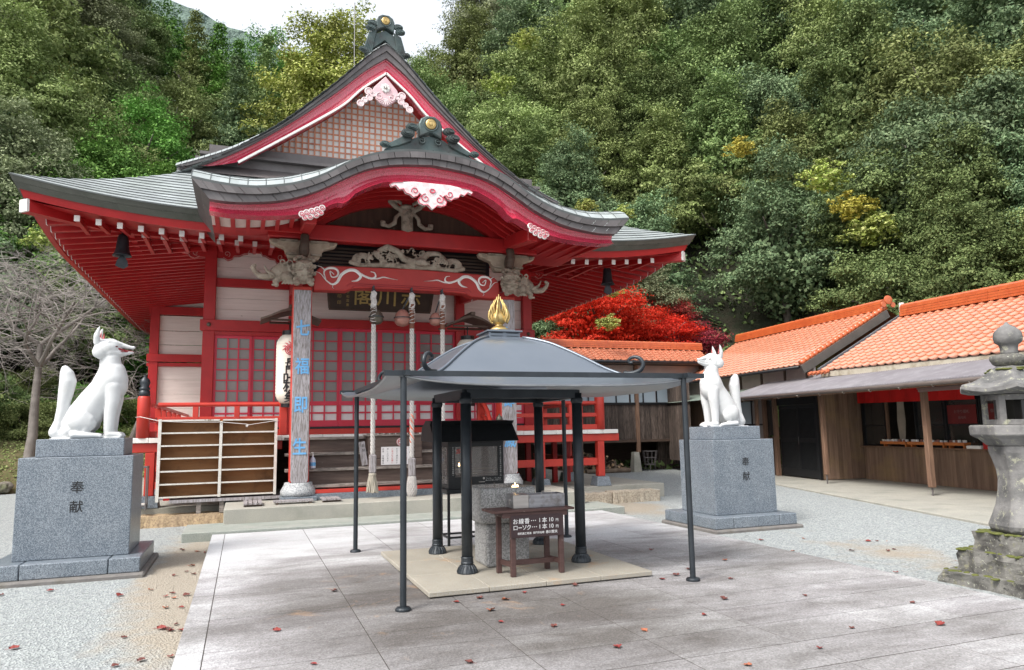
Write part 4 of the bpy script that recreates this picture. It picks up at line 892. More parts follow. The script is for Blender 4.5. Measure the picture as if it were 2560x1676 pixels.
for s in (-1, 1):
    mb = MB()
    def Q(L_): return [(X0+s*(1.93-a), b_) for a, b_ in L_]
    # a measured from the pillar side
    flat_stroke(mb, cr(Q([(.38, 4.70), (.30, 4.76), (.33, 4.65), (.42, 4.66), (.46, 4.74), (.40, 4.82), (.26, 4.82), (.18, 4.74), (.22, 4.60)])), [(0, .012), (.3, .018), (.7, .035), (1, .012)], 14.415)
    flat_stroke(mb, cr(Q([(.02, 4.74), (.12, 4.70), (.22, 4.58), (.34, 4.50), (.44, 4.55), (.52, 4.70), (.66, 4.80), (.80, 4.80), (.90, 4.70), (.84, 4.61), (.72, 4.58)])), [(0, .006), (.25, .02), (.45, .04), (.75, .045), (.9, .03), (1, .006)], 14.415)
    flat_stroke(mb, cr(Q([(.84, 4.78), (.98, 4.70), (1.12, 4.66), (1.2, 4.70), (1.18, 4.78), (1.10, 4.80)])), [(0, .03), (.5, .03), (1, .008)], 14.415)
    flat_stroke(mb, cr(Q([(1.05, 4.66), (1.22, 4.66), (1.36, 4.70), (1.5, 4.68), (1.66, 4.66)])), [(0, .02), (.5, .02), (1, .003)], 14.415)
    flat_stroke(mb, cr(Q([(.20, 4.78), (.12, 4.84), (.02, 4.86)])), [(0, .02), (1, .003)], 14.415)
    flat_stroke(mb, cr(Q([(.36, 4.48), (.35, 4.44), (.38, 4.41)])), [(0, .01), (1, .003)], 14.415)
    recalc(mb.build('white_scroll', M['white'], rb))
# pale bracket arms above each pillar and dark block
for s in (-1, 1):
    x = X0+s*2.14
    mb = MB()
    arm = [(-.66, 5.36), (-.62, 5.27), (-.48, 5.22), (-.38, 5.19), (-.33, 5.08), (-.28, 4.98), (.28, 4.98), (.33, 5.08), (.38, 5.19), (.48, 5.22), (.62, 5.27), (.66, 5.36)]
    mb.prism([(x+a, b_) for a, b_ in arm], 14.44, 14.64); br_ = mb.build('pillar_bracket', M['lightwood'], T, bevel=.02)
    mb = MB()
    for q in (-1, 1):
        mb.tube([(p[0], 14.43, p[1]) for p in spiral(x+q*.54, 5.31, .04, .012, 0, q*1.3)], .008, 5); mb.b(*sorted((x+q*.12, x+q*.46)), 14.40, 14.438, 5.315, 5.355)
        mb.b(*sorted((x+q*.14, x+q*.34)), 14.38, 14.438, 5.05, 5.09)
    mb.build('bracket_carving', M['carve'], br_)
    mb = MB(); cap(mb, [(x, 14.30, 5.08), (x, 14.22, 5.22), (x, 14.24, 5.38), (x, 14.34, 5.42)], [.085, .09, .085, .07], sq=(1,1,1)); sph(mb, (x, 14.36, 5.15), (.1, .1, .2)); mesh_obj('dark_nose_block', sculpt(mb, .02, 2), M['darkwood'], T)
# carved beasts: lion face to the front, elephant head to the side
def beasts(s):
    x = X0+s*2.14; mb = MB()
    # lion head block
    sph(mb, (x, 14.36, 4.72), (.19, .15, .26)); sph(mb, (x, 14.26, 4.80), (.17, .12, .13)); sph(mb, (x, 14.22, 4.66), (.15, .11, .07)); sph(mb, (x, 14.26, 4.55), (.14, .10, .06))
    sph(mb, (x, 14.12, 4.71), (.05, .04, .035))
    for q in (-1, 1):
        sph(mb, (x+q*.085, 14.17, 4.775), .036); cap(mb, [(x+q*.03, 14.14, 4.82), (x+q*.10, 14.14, 4.845), (x+q*.16, 14.17, 4.80)], [.02, .026, .018])
        cap(mb, [(x, 14.12, 4.665), (x+q*.08, 14.12, 4.65), (x+q*.15, 14.17, 4.68)], [.022, .026, .02]); cap(mb, [(x+q*.06, 14.16, 4.585), (x+q*.12, 14.18, 4.60)], [.03, .024])
        for (a, b_, c) in ((.17, .02, 4.92), (.19, .03, 4.80), (.19, .04, 4.66), (.16, .05, 4.54)): sph(mb, (x+q*a, 14.22+b_, c), .045)
        cap(mb, [(x+q*.10, 14.24, 4.50), (x+q*.13, 14.16, 4.44)], [.06, .055]); [sph(mb, (x+q*.13+q*(k-1)*.035, 14.11, 4.43), .022) for k in range(3)]
    for k in range(7): sph(mb, (x-.15+.05*k, 14.27, 4.96+.02*math.sin(k*1.05)), .042)
    # elephant head reaching sideways
    ex = lambda a: x+s*a
    cap(mb, [(ex(.15), 14.55, 4.74), (ex(.36), 14.52, 4.74), (ex(.50), 14.50, 4.70)], [.19, .18, .12]); sph(mb, (ex(.30), 14.42, 4.60), (.16, .13, .12))
    cap(mb, [(ex(.50), 14.48, 4.68), (ex(.66), 14.46, 4.60), (ex(.80), 14.45, 4.60), (ex(.90), 14.45, 4.68), (ex(.94), 14.45, 4.77), (ex(.90), 14.45, 4.80)], [.09, .07, .055, .045, .04, .035])
    cap(mb, [(ex(.56), 14.40, 4.62), (ex(.68), 14.34, 4.68), (ex(.74), 14.32, 4.80)], [.035, .028, .008])
    cap(mb, [(ex(.44), 14.42, 4.56), (ex(.52), 14.42, 4.50), (ex(.50), 14.38, 4.43)], [.06, .055, .05]); [sph(mb, (ex(.50+.035*k), 14.36, 4.42), .026) for k in range(3)]
    for (a, c, r) in ((.26, 4.86, .06), (.34, 4.80, .055), (.22, 4.76, .055), (.40, 4.88, .045), (.30, 4.70, .05)):
        for k in range(9): t = 2*math.pi*k/9; sph(mb, (ex(a)+r*math.cos(t)*.9, 14.36-.02*(a < .3), c+r*math.sin(t)), .02)
    sph(mb, (ex(.47), 14.40, 4.76), .025)
    for k in range(5): cap(mb, [(ex(.14+.05*k), 14.36, 4.58-.01*k), (ex(.10+.06*k), 14.35, 4.50), (ex(.16+.06*k), 14.36, 4.45)], [.02, .022, .016])
    return mesh_obj('carved_beast', sculpt(mb, .011, 0), M['carve'], T)
for s in (-1, 1): beasts(s)
# dragon and wave relief above the rainbow beam
mb = MB(); xc, y_ = 3.12, 14.46
for s in (-1, 1):
    for k in range(7):
        r = .20-.024*k; cap(mb, [(xc+s*.95+s*r*math.cos(t), y_-.004*k, 5.04+r*.72*math.sin(t)) for t in [R(-80+k*6+26*i) for i in range(9)]], [.016]*9)
    cap(mb, [(xc+s*1.18, y_, 4.98), (xc+s*1.0, y_, 4.93), (xc+s*.7, y_, 4.95), (xc+s*.4, y_, 4.97), (xc, y_, 4.95)], [.05, .05, .05, .06, .06])
    for (a, c, r) in ((.62, 5.12, .05), (.55, 5.03, .04), (.70, 5.19, .04), (.80, 5.10, .035)): 
        cap(mb, [(p[0], y_-.05, p[1]) for p in spiral(xc+s*a, c, r, .012, R(40), s*1.2, 10)], [.02]*11)
cap(mb, [(xc-.62, y_, 5.25), (xc-.45, y_-.05, 5.34), (xc-.25, y_-.04, 5.26), (xc-.1, y_, 5.12), (xc+.08, y_-.05, 5.05), (xc+.28, y_-.05, 5.12), (xc+.42, y_, 5.26), (xc+.62, y_-.03, 5.27), (xc+.78, y_, 5.18)], [.05, .06, .065, .07, .07, .065, .06, .05, .03])
sph(mb, (xc+.24, y_-.1, 5.05), (.13, .09, .08)); sph(mb, (xc+.34, y_-.13, 5.01), (.09, .06, .045))
random.seed(3)
for k in range(74):
    a = random.uniform(-.88, .88); c = random.uniform(4.98, 5.34-.14*abs(a)); t = random.uniform(0, 6.28); r = random.uniform(.03, .07)
    cap(mb, [(p[0], y_-random.uniform(.02, .07), p[1]) for p in spiral(xc+a, c, r, .01, t, random.choice((-1, 1))*random.uniform(.6, 1.1), 8)], [.013]*9)
mesh_obj('dragon_carving', sculpt(mb, .011, 0), M['carve'], T)
# ---- veranda
mb = MB()
for i in range(26):
    a = -2.1+10.52*i/26; mb.b(a+.002, a+10.52/26-.003, 15.44, 18.0, 1.44+rnd.uniform(-.003, .003), 1.535+rnd.uniform(-.004, .003))
mb.b(-2.1, -.85, 18.003, 25, 1.445, 1.53); mb.b(7.17, 8.42, 18.003, 25, 1.445, 1.53); mb.b(-3.1, -2.103, 17.2, 30, 1.445, 1.53) if 0 else None
mb.build('veranda_deck', M['white'], T, bevel=.006)
for a, b_ in ((-2.1, .75), (5.57, 8.47)): mb = MB(); mb.b(a, b_, 15.5, 15.66, 1.26, 1.437); mb.build('veranda_beam', M['orange'], T, bevel=.012)
for s in (-1, 1): xx = X0+s*4.98; mb = MB(); mb.b(xx-.07, xx+.07, 15.665, 25, 1.26, 1.43); mb.build('veranda_beam', M['orange'], T, bevel=.012)
for s in (-1, 1):
    for (d, y) in ((3.29, 15.58), (4.82, 15.58), (4.82, 17.4), (3.29, 17.4), (4.82, 19.4), (4.82, 21.6)):
        x = X0+s*d; mb = MB(); mb.b(x-.085, x+.085, y-.085, y+.085, .44, 1.258); mb.build('veranda_post', M['orange'], T, bevel=.01)
        mb = MB(); mb.add([(x-.19, y-.19, .22), (x+.19, y-.19, .22), (x+.19, y+.19, .22), (x-.19, y+.19, .22), (x-.15, y-.15, .438), (x+.15, y-.15, .438), (x+.15, y+.15, .438), (x-.15, y+.15, .438)], [(0,3,2,1),(4,5,6,7),(0,1,5,4),(1,2,6,5),(2,3,7,6),(3,0,4,7)]); mb.build('post_footing', M['granite'], T, bevel=.008)
    mb = MB(); xa, xb = sorted((X0+s*2.6, X0+s*4.735)); mb.b(xa, xb, 15.53, 15.63, .70, .87); mb.build('veranda_tie', M['orange'], T, bevel=.008)
    mb = MB(); xx = X0+s*4.82; mb.b(xx-.05, xx+.05, 15.67, 21.5, .70, .86); mb.build('veranda_tie', M['orange'], T, bevel=.008)
    # railing: round top rail, two square rails, small posts, thick corner post
    xa, xb = X0+s*2.42, X0+s*4.72
    mb = MB(); mb.tube([(xa, 15.53, 2.17), (xb, 15.53, 2.17)], .042, 12); mb.tube([(xb+s*.1, 15.6, 2.17), (xb+s*.1, 25, 2.17)], .042, 12); mb.build('top_rail', M['orange'], T, smooth=False)
    mb = MB(); mb.b(*sorted((xa, xb)), 15.48, 15.58, 1.84, 1.93); mb.b(*sorted((xb+s*.05, xb+s*.15)), 15.65, 25, 1.84, 1.93); mb.build('middle_rail', M['orange'], T, bevel=.006)
    mb = MB(); mb.b(*sorted((xa, xb)), 15.47, 15.60, 1.54, 1.66); mb.b(*sorted((xb+s*.04, xb+s*.16)), 15.65, 25, 1.54, 1.66); mb.build('bottom_rail', M['orange'], T, bevel=.006)
    for d in (3.29, 4.05):
        x = X0+s*d; mb = MB(); mb.b(x-.052, x+.052, 15.475, 15.585, 1.662, 2.13); mb.build('rail_post', M['orange'], T, bevel=.006)
    for y in (16.6, 17.7, 18.9, 20.2, 21.6):
        x = X0+s*4.82; mb = MB(); mb.b(x-.055, x+.055, y-.05, y+.05, 1.662, 2.13); mb.build('rail_post', M['orange'], T, bevel=.006)
    x = X0+s*4.82+s*(.0 if s > 0 else .15); mb = MB(); mb.lathe([(.115, 0), (.115, .76), (.10, .80), (.06, .82)], (x, 15.53, 1.535), 20); cp_ = mb.build('corner_post', M['orange'], T, smooth=True)
    if s < 0:
        mb = MB(); mb.lathe([(.10, 0), (.10, .10), (.085, .11), (.085, .13), (.10, .14), (.10, .16), (.07, .19), (.095, .26), (.085, .32), (.04, .37), (.01, .42)], (x, 15.53, 2.33), 18); mb.build('post_cap', M['iron'], cp_, smooth=True)
# inner newels beside the stairs and sloping handrail on the right
for s in (-1, 1):
    x = X0+s*2.40; mb = MB(); mb.b(x-.08, x+.08, 15.45, 15.6, 1.54, 2.30); mb.build('inner_newel', M['orange'], T, bevel=.015)
x = 4.97; mb = MB(); mb.b(x-.09, x+.09, 15.35, 15.5, 1.54, 2.34); mb.build('stair_newel', M['orange'], T, bevel=.015)
mb = MB(); mb.tube([(x, 15.42, 2.16), (x, 15.2, 2.14), (x, 15.0, 2.0), (x, 14.6, 1.55), (x, 14.5, 1.45)], .05, 10); mb.tube([(x, 15.42, 1.9), (x, 15.15, 1.86), (x, 14.6, 1.22)], .04, 8); mb.build('stair_handrail', M['orange'], T, smooth=True)
mb = MB(); mb.lathe([(.065, .3), (.065, 1.52)], (x+.08, 14.42, 0), 14); nw = mb.build('lower_newel', M['orange'], T)
mb = MB(); mb.lathe([(.07, 0), (.07, .12), (.055, .13), (.055, .15), (.07, .17), (.05, .2), (.075, .26), (.065, .31), (.03, .35), (.005, .39)], (x+.08, 14.42, 1.52), 16); mb.build('newel_cap', M['brass'], nw, smooth=True)
# stairs
for k, (z, y) in enumerate(((1.49, 15.30), (1.18, 15.06), (.88, 14.84), (.575, 14.62))):
    mb = MB(); mb.b(.78, 5.54, y, y+.30, z-.055, z); mb.build('stair_tread', M['treadwood'], T, bevel=.006)
    mb = MB(); zb = (1.18, .88, .575, .32)[k]; mb.b(1.0, 5.3, y+.07, y+.10, zb+.001, z-.057); mb.build('stair_riser', M['stairwood'], T)
for s in (-1, 1):
    x = X0+s*2.2; mb = MB(); mb.prism([(14.6, .35), (14.6, .62), (15.3, 1.45), (15.5, 1.45), (15.5, .35)], -.03, .03, fr=((x, 0, 0), (0,1,0), (1,0,0), (0,0,1))); mb.build('stair_stringer', M['stairwood'], T)
mb = MB(); mb.b(1.22, 5.1, 14.56, 14.66, .42, .49); mb.build('red_sill', M['orange'], T, bevel=.004)
mb = MB(); mb.b(1.22, 5.1, 14.50, 15.2, .28, .418); mb.build('granite_sill', M['granite'], T, bevel=.008)
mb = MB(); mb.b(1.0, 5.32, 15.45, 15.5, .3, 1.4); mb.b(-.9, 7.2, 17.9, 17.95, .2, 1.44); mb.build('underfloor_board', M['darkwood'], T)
for s in (-1, 1):
    for k in range(5):
        x = X0+s*(3.2+.36*k); mb = MB(); mb.b(x-.06, x+.06, 17.0, 17.1, .22, 1.3); mb.build('underfloor_slat', M['red'], T)
# ================================================================ things on and around the temple
# bronze bells under the hips
def eave_bell(x, y, z, lb):
    o = thing('eave_bell', lb, 'bell', (x, y, z), 'bronze bells hanging from the roof corners')
    mb = MB(); mb.tube([(x, y, z), (x, y, z-.26)], .010, 6); mb.tube([(x+.025*math.cos(t), y, z-.22+.04*math.sin(t)) for t in [2*math.pi*i/12 for i in range(13)]], .010, 5); mb.build('chain', M['iron'], o)
    mb = MB(); mb.lathe([(.02, 0), (.07, -.03), (.10, -.08), (.115, -.2), (.125, -.32), (.15, -.42), (.185, -.47), (.18, -.48), (.12, -.44), (.09, -.1)], (x, y, z-.25), 20); mb.build('bell_body', M['iron'], o, smooth=True)
    mb = MB(); mb.tube([(x, y, z-.5), (x, y, z-.78)], .012, 6); mb.prism([(x-.03, z-.72), (x+.03, z-.72), (x+.10, z-.82), (x+.12, z-.93), (x+.04, z-.99), (x-.05, z-.97), (x-.12, z-.93), (x-.09, z-.82)], y-.012, y+.012); mb.build('clapper_plate', M['iron'], o)
eave_bell(X0-5.60, 16.35, 5.98, 'dark bronze bell hanging under the left roof corner'); eave_bell(X0+5.60, 16.35, 5.98, 'dark bronze bell hanging under the right roof corner above the red maple')
# plaque
o = thing('name_plaque', 'dark wooden name board with gold characters above the temple doors', 'sign', (3.05, 17.3, 4.5))
fr_tilt = (Vector((3.05, 17.3, 4.5)), Vector((1, 0, 0)), Vector((0, math.cos(R(14)), math.sin(R(14)))*1), Vector((0, -math.sin(R(14)), math.cos(R(14)))))
mb = MB(); mb.prism([(-1.2, 0), (1.2, 0), (1.28, .72), (-1.28, .72)], 0, .05, fr=fr_tilt); mb.build('board', mk('blackened_board', (.035,.022,.016), (.055,.035,.025), 3, .6, .15), o)
mb = MB(); mb.prism([(-1.23, -.04), (1.23, -.04), (1.23, 0), (-1.23, 0)], -.02, .06, fr=fr_tilt); mb.prism([(-1.24, 0), (-1.2, 0), (-1.28, .72), (-1.32, .72)], -.02, .06, fr=fr_tilt); mb.prism([(1.2, 0), (1.24, 0), (1.32, .72), (1.28, .72)], -.02, .06, fr=fr_tilt); mb.build('frame', M['darkwood'], o)
mb = MB(); ez = fr_tilt[3]; O_ = Vector((3.05, 17.3, 4.5))
gm_ = mk('dull_gold_leaf', (.42,.30,.10), (.33,.24,.09), 8, .45, .05, metallic=.5)
for ch, x in (('赤', .72), ('川', .12), ('閣', -.42)): mb = MB(); text(mb, ch, .52, O_+Vector((x, 0, 0))+ez*.34, ez=ez, bold=.005, depth=.02); mb.build('gold_character', gm_, o)
mb = MB()
for i, ch in enumerate('大字松雲書'): text(mb, ch, .075, O_+Vector((-.80, 0, 0))+ez*(.50-.10*i), ez=ez, depth=.012)
for i, ch in enumerate('印印'): text(mb, ch, .10, O_+Vector((-1.0, 0, 0))+ez*(.30-.15*i), ez=ez, depth=.012)
mb.build('gold_inscription', gm_, o)
# braided bell ropes with round bells
def braid(mb, x, y, z0, z1, r, strands=3, turns=9, ph=0, rt=None):
    for s_ in range(strands):
        n = int((z0-z1)*34); pts = []
        for i in range(n+1):
            t = i/n; a = 2*math.pi*(turns*(z0-z1)*t+s_/strands)+ph; pts.append((x+r*math.cos(a), y+r*math.sin(a), z0+(z1-z0)*t))
        mb.tube(pts, rt or r*1.1, 6)
def bell_rope(x, zend, lb, bell, bx, bs, style):
    y = 14.28; o = thing('bell_rope', lb, 'bell rope', (x, y, 4.44), 'braided bell ropes of the porch')
    mb = MB(); mb.tube([(x, y+.15, 4.46), (x, y, 4.48), (x, y, 4.40)], .018, 6); mb.tube([(x+.03*math.cos(t), y, 4.38+.04*math.sin(t)) for t in [2*math.pi*i/12 for i in range(13)]], .012, 5); mb.build('hook', M['iron'], o)
    mb = MB(); braid(mb, x, y, 4.36, 4.05, .034); mb.build('knot', M['rope'], o)
    mb = MB(); zt = 4.0 if style == 0 else 4.12
    if style == 0:
        mb.lathe([(.05, 0), (.055, .3)], (x, y, 3.74), 10); 
    else: mb.lathe([(.052, 0), (.055, .5)], (x, y, 3.64), 12)
    mb.build('grip_sleeve', M['darkwood'] if style == 0 else mk('brown_rope_sleeve', (.16,.06,.035), None, 6, .7, .1), o)
    mb = MB()
    for k in range(6): zz = 3.76+.055*k+(.02 if style == 0 else .02); mb.tube([(x+.062*math.cos(t), y+.062*math.sin(t), zz+.03*math.sin(t+k)) for t in [2*math.pi*i/10 for i in range(11)]], .007, 4)
    mb.build('lashing', M['rope'], o)
    mb = MB(); braid(mb, x, y, 3.70, zend+.72, .030, 4, 3.2, rt=.019); mb.build('braided_rope', M['rope'], o, smooth=True)
    if style == 1:
        mb = MB(); braid(mb, x, y, 1.92, 1.35, .030, 2, 3.5, 1, rt=.02); mb.build('orange_strand', M['ropered'], o, smooth=True)
    mb = MB(); mb.b(x-.065, x+.065, y-.065, y+.065, zend+.36, zend+.72); mb.build('wooden_grip', M['greywood'], o, bevel=.02)
    mb = MB()
    if style == 0:
        for k in range(90):
            a = rnd.uniform(0, 6.28); r0 = rnd.uniform(0, .055); r1 = rnd.uniform(.02, .125)
            mb.tube([(x+r0*math.cos(a), y+r0*math.sin(a), zend+.37), (x+(r0*.4+r1*.6)*math.cos(a), y+(r0*.4+r1*.6)*math.sin(a), zend+.2), (x+r1*math.cos(a), y+r1*math.sin(a), zend+rnd.uniform(-.02, .03))], .009, 4)
        mb.lathe([(.07, 0), (.075, .02), (.07, .04)], (x, y, zend+.32), 12)
    else:
        for s_ in (-1, 1):
            for k in range(12):
                pts = []
                for i in range(17):
                    t = i/16; r = .07+.025*math.sin(t*math.pi*.95)*1.0-(.03*max(0, t-.8)*5); a = 2*math.pi*(k/12+s_*t*.45); pts.append((x+r*math.cos(a), y+r*math.sin(a), zend+.36-.42*t))
                mb.tube(pts, .010, 4)
        mb.lathe([(.055, 0), (.075, .15), (.08, .3), (.06, .42)], (x, y, zend-.05), 12)
    mb.build('tassel', M['tassel'] if style == 0 else M['rope'], o)
    b_ = thing('round_bell', bell, 'bell', (bx, y+.05, 4.1), 'round bells on the bell ropes')
    mb = MB(); r = bs
    mb.lathe([(.02, r*1.12), (r*.45, r*1.0), (r*.85, r*.55), (r*1.0, r*.08), (r*1.05, .0), (r*1.05, -r*.08), (r*.98, -r*.12), (r*1.02, -r*.35), (r*.93, -r*.65), (r*.66, -r*.93), (r*.2, -r*1.08), (.01, -r*1.1)], (bx, y+.07, 3.86), 24); mb.build('bell_body', M['tablecopper'] if style != 0 else M['brass'], b_, smooth=True)
    mb = MB(); mb.lathe([(r*1.09, -.01), (r*1.10, 0), (r*1.09, .01)], (bx, y+.07, 3.862), 24); mb.tube([(bx, y+.07, 3.86+r*1.05), ((bx+x)/2, y+.03, 4.22), (x, y+.02, 4.40)], .014, 6); mb.build('bell_rim', M['iron'], b_)
bell_rope(2.375, .42, 'bell rope nearest the left pillar, ending in a frayed tassel', 'greenish round bell half hidden behind the left bell rope', 2.44, .14, 0)
bell_rope(3.15, .33, 'middle bell rope with an orange strand and netted tassel', 'largest pink bronze bell, left of the middle rope', 2.97, .16, 1)
bell_rope(3.79, .45, 'right bell rope that ends behind the black candle cabinet', 'smaller pink bronze bell, left of the right rope', 3.66, .125, 2)
# paper lanterns under small roofs
def lantern(x, lb, lr, rev):
    o = thing('paper_lantern', lb, 'lantern', (x, 15.25, 3.6), 'tall paper lanterns in the porch'); y = 15.25; z0, z1 = 2.17, 3.56; mb = MB(); prof = []
    n = 44
    for i in range(n+1):
        t = i/n; z = z0+(z1-z0)*t; e = min(t, 1-t); r = .26*(1-(max(0, .16-e)/.16)**2.2*.42)+(.004 if i % 2 else -.002); prof.append((r, z))
    mb.lathe(prof, (x, y, 0), 32); mb.build('paper_body', M['cream'], o, smooth=True)
    mb = MB(); mb.lathe([(.155, z1), (.155, z1+.09), (.14, z1+.09)], (x, y, 0), 20); mb.lathe([(.155, z0-.07), (.155, z0)], (x, y, 0), 20); mb.tube([(x, y, z1+.09), (x, y, 3.9)], .015, 6); mb.build('black_rim', M['blackframe'], o)
    mb = MB()
    for ch, z, sz in (('長', 2.98, .20), ('門', 2.83, .20), ('叶', 2.66, .27), ('村', 2.52, .27), ('公', 2.40, .24), ('身', 2.29, .22)):
        q = MB(); text(q, ch, sz, (x, y, z), bold=.005, depth=0)
        mb.add([(a, y-math.sqrt(max(.001, .268**2-(a-x)**2)), c) for a, b_, c in q.v], q.f)
    mb.build('lettering', M['ink'], o)
    mb = MB()
    for k in range(3):
        q = spiral(x, 3.24, .10-.03*k, .10-.03*k, 0, 1, 16); mb.tube([(a, y-math.sqrt(.27**2-(a-x)**2), c) for a, c in q], .009, 4)
    for k in range(7):
        a = R(10+27*k); p = (x+.11*math.cos(a), 3.25+.11*math.sin(a)); q_ = (x+.165*math.cos(a+.25), 3.25+.17*math.sin(a+.25)); mb.tube([(u, y-math.sqrt(.272**2-(u-x)**2), v) for u, v in (p, ((p[0]+q_[0])/2+.01, (p[1]+q_[1])/2), q_)], [.012, .009, .003], 4)
    mb.build('flame_emblem', M['doorred'], o)
    c = thing('lantern_roof', lr, 'canopy', (x, 15.2, 3.95), 'little wooden roofs over the paper lanterns')
    mb = MB(); z = 3.88
    for q in (-1, 1):
        mb.prism([(0, .20), (.20, .14), (.42, .03), (.58, -.03), (.58, -.07), (.42, -.01), (.20, .09), (0, .14)] if q > 0 else [(0, .14), (-.20, .09), (-.42, -.01), (-.58, -.07), (-.58, -.03), (-.42, .03), (-.20, .14), (0, .20)], 14.86, 15.6, fr=((x, 0, z), (1,0,0), (0,1,0), (0,0,1)))
    mb.build('roof_board', M['darkwood'], c); mb = MB(); mb.b(x-.05, x+.05, 14.8, 15.66, z+.18, z+.25); mb.b(x-.40, x+.40, 14.98, 15.03, z-.06, z-.02); mb.b(x-.40, x+.40, 15.45, 15.5, z-.06, z-.02); mb.build('roof_ridge', M['darkwood'], c, bevel=.008)
lantern(.84, 'tall cream paper lantern with black characters behind the left pillar', 'small dark wooden roof over the left lantern', False)
lantern(4.62, 'tall cream paper lantern behind the dome-roofed incense canopy', 'small dark wooden roof over the right lantern', True)
# offering box in front of the stairs with notice
o = thing('offering_box', 'weathered brown wooden offering box standing on the temple stairs', 'offering box', (2.95, 14.9, .63))
mb = MB(); mb.b(2.40, 3.52, 14.98, 15.35, 1.03, 1.49); mb.b(2.39, 3.53, 14.97, 15.36, .64, 1.025); mb.build('box_body', M['stairwood'], o, bevel=.01)
mb = MB(); mb.b(2.36, 3.56, 14.94, 15.38, 1.49, 1.52)
for k in range(9): mb.b(2.42+.125*k, 2.46+.125*k, 15.0, 15.33, 1.521, 1.545)
mb.build('box_lid', M['treadwood'], o)
mb = MB(); mb.lathe([(.085, 0), (.085, .008)], (3.06, 14.965, 1.36), 24, ax=(1,0,0), ay=(0,0,1), az=(0,-1,0)); em = mb.build('round_emblem', mk('pink_badge', (.55,.2,.2), None, 5, .5, 0), o)
mb = MB(); mb.tube([(3.06+.07*math.cos(t), 14.953, 1.36+.07*math.sin(t)) for t in [2*math.pi*i/20 for i in range(21)]], .006, 4, False)
for k in range(3): mb.tube([(3.02+.04*k, 14.953, 1.33), (3.06, 14.953, 1.37+.02*(k == 1)), (3.04+.02*k, 14.953, 1.40)], .006, 4)
mb.lathe([(.02, 0), (.02, .006)], (3.06, 14.953, 1.345), 12, ax=(1,0,0), ay=(0,0,1), az=(0,-1,0)); mb.build('emblem_line', M['letterwhite'], em)
nt_ = thing('notice_sheet', 'white paper notice with columns of small writing on the offering box', 'notice', (3.0, 14.965, 1.08))
mb = MB(); mb.b(2.66, 3.34, 14.955, 14.962, .90, 1.265); mb.build('sheet', M['paper'], nt_)
mb = MB(); mr_ = MB()
for i, st_ in enumerate(('お礼', '浄財のお願い', '建物の修理に使', 'わせて頂きます', 'ご協力をお願い', '申し上げます', '合掌　住職敬白')):
    for j, ch in enumerate(st_): text(mr_ if i in (1, 4) else mb, ch, .07 if i == 0 else .042, (3.27-.095*i, 14.955, 1.22-(.075 if i == 0 else .047)*j), depth=.002)
mb.build('black_writing', M['ink'], nt_); mr_.build('red_writing', M['vermred'], nt_)
o = thing('wooden_tablet', 'small weathered wood tablet leaning against the offering box', 'tablet', (2.31, 15.0, .88)); mb = MB(); mb.bar((2.34, 15.0, .90), (2.27, 15.03, 1.38), .13, .03, up=(0, 1, 0)); mb.build('board', M['greywood'], o, bevel=.008); mb = MB(); [text(mb, ch, .07, (2.29+.012*k, 14.975, 1.30-.09*k), depth=.012) for k, ch in enumerate('奉納')]; mb.build('writing', M['ink'], o)
o = thing('pump_bottle', 'white hand sanitiser pump bottle on the stair beside the left pillar', 'bottle', (1.30, 14.80, .885)); mb = MB(); mb.lathe([(.05, 0), (.055, .02), (.055, .16), (.04, .20), (.018, .22), (.018, .24)], (1.30, 14.88, .885), 16); mb.build('bottle_body', mk('pale_plastic', (.62,.66,.78), None, 5, .3, 0), o, smooth=True)
mb = MB(); mb.lathe([(.02, 0), (.02, .03), (.008, .03), (.008, .07)], (1.30, 14.88, 1.125), 10); mb.b(1.27, 1.31, 14.87, 14.89, 1.185, 1.2); mb.build('pump', M['white'], o); mb = MB(); mb.lathe([(.0565, .05), (.0565, .12)], (1.30, 14.88, .885), 16); mb.build('label', M['blue'], o)
# empty shoe shelf
o = thing('shoe_shelf', 'empty two-bay wooden shoe shelf with flaking white edges', 'shelf', (-.43, 15.1, .38)); xa, xb, xm = -1.46, .60, -.40; y0, y1 = 14.98, 15.30
mb = MB(); mb.b(xa, xb, y1-.015, y1, .40, 1.86); mb.build('back_board', M['shelfback'], o)
for x in (xa, xm, xb):
    mb = MB(); mb.b(x-.018, x+.018, y0+.012, y1-.016, .41, 1.85); bd_ = mb.build('upright', M['shelfback'], o); mb = MB(); mb.b(x-.026 if x != xa else x-.03, x+.026, y0-.006, y0+.0115, .36 if x == xa else .41, 1.88 if x != xm else 1.83); mb.build('edge_strip', M['shelfwhite'], bd_)
for k in range(7):
    z = .44+.236*k
    for (a, b_) in ((xa+.028, xm-.028), (xm+.028, xb-.028)):
        mb = MB(); mb.b(a-.008, b_+.008, y0+.012, y1-.016, z-.008, z+.008); bd_ = mb.build('shelf_board', M['shelfback'], o); mb = MB(); mb.b(a, b_, y0-.002, y0+.0115, z-.014, z+.014); mb.build('edge_strip', M['shelfwhite'], bd_)
o = thing('shelf_trestle', 'low grey wooden platform under the empty shoe shelf', 'platform', (-.4, 15.1, .2)); mb = MB(); mb.b(-1.25, .75, 14.96, 15.5, .33, .385); mb.build('top', M['greywood'], o)
for x in (-.75, -.35, .0, .4): mb = MB(); mb.b(x-.04, x+.04, 15.0, 15.08, .12, .329); mb.build('leg', M['treadwood'], o)
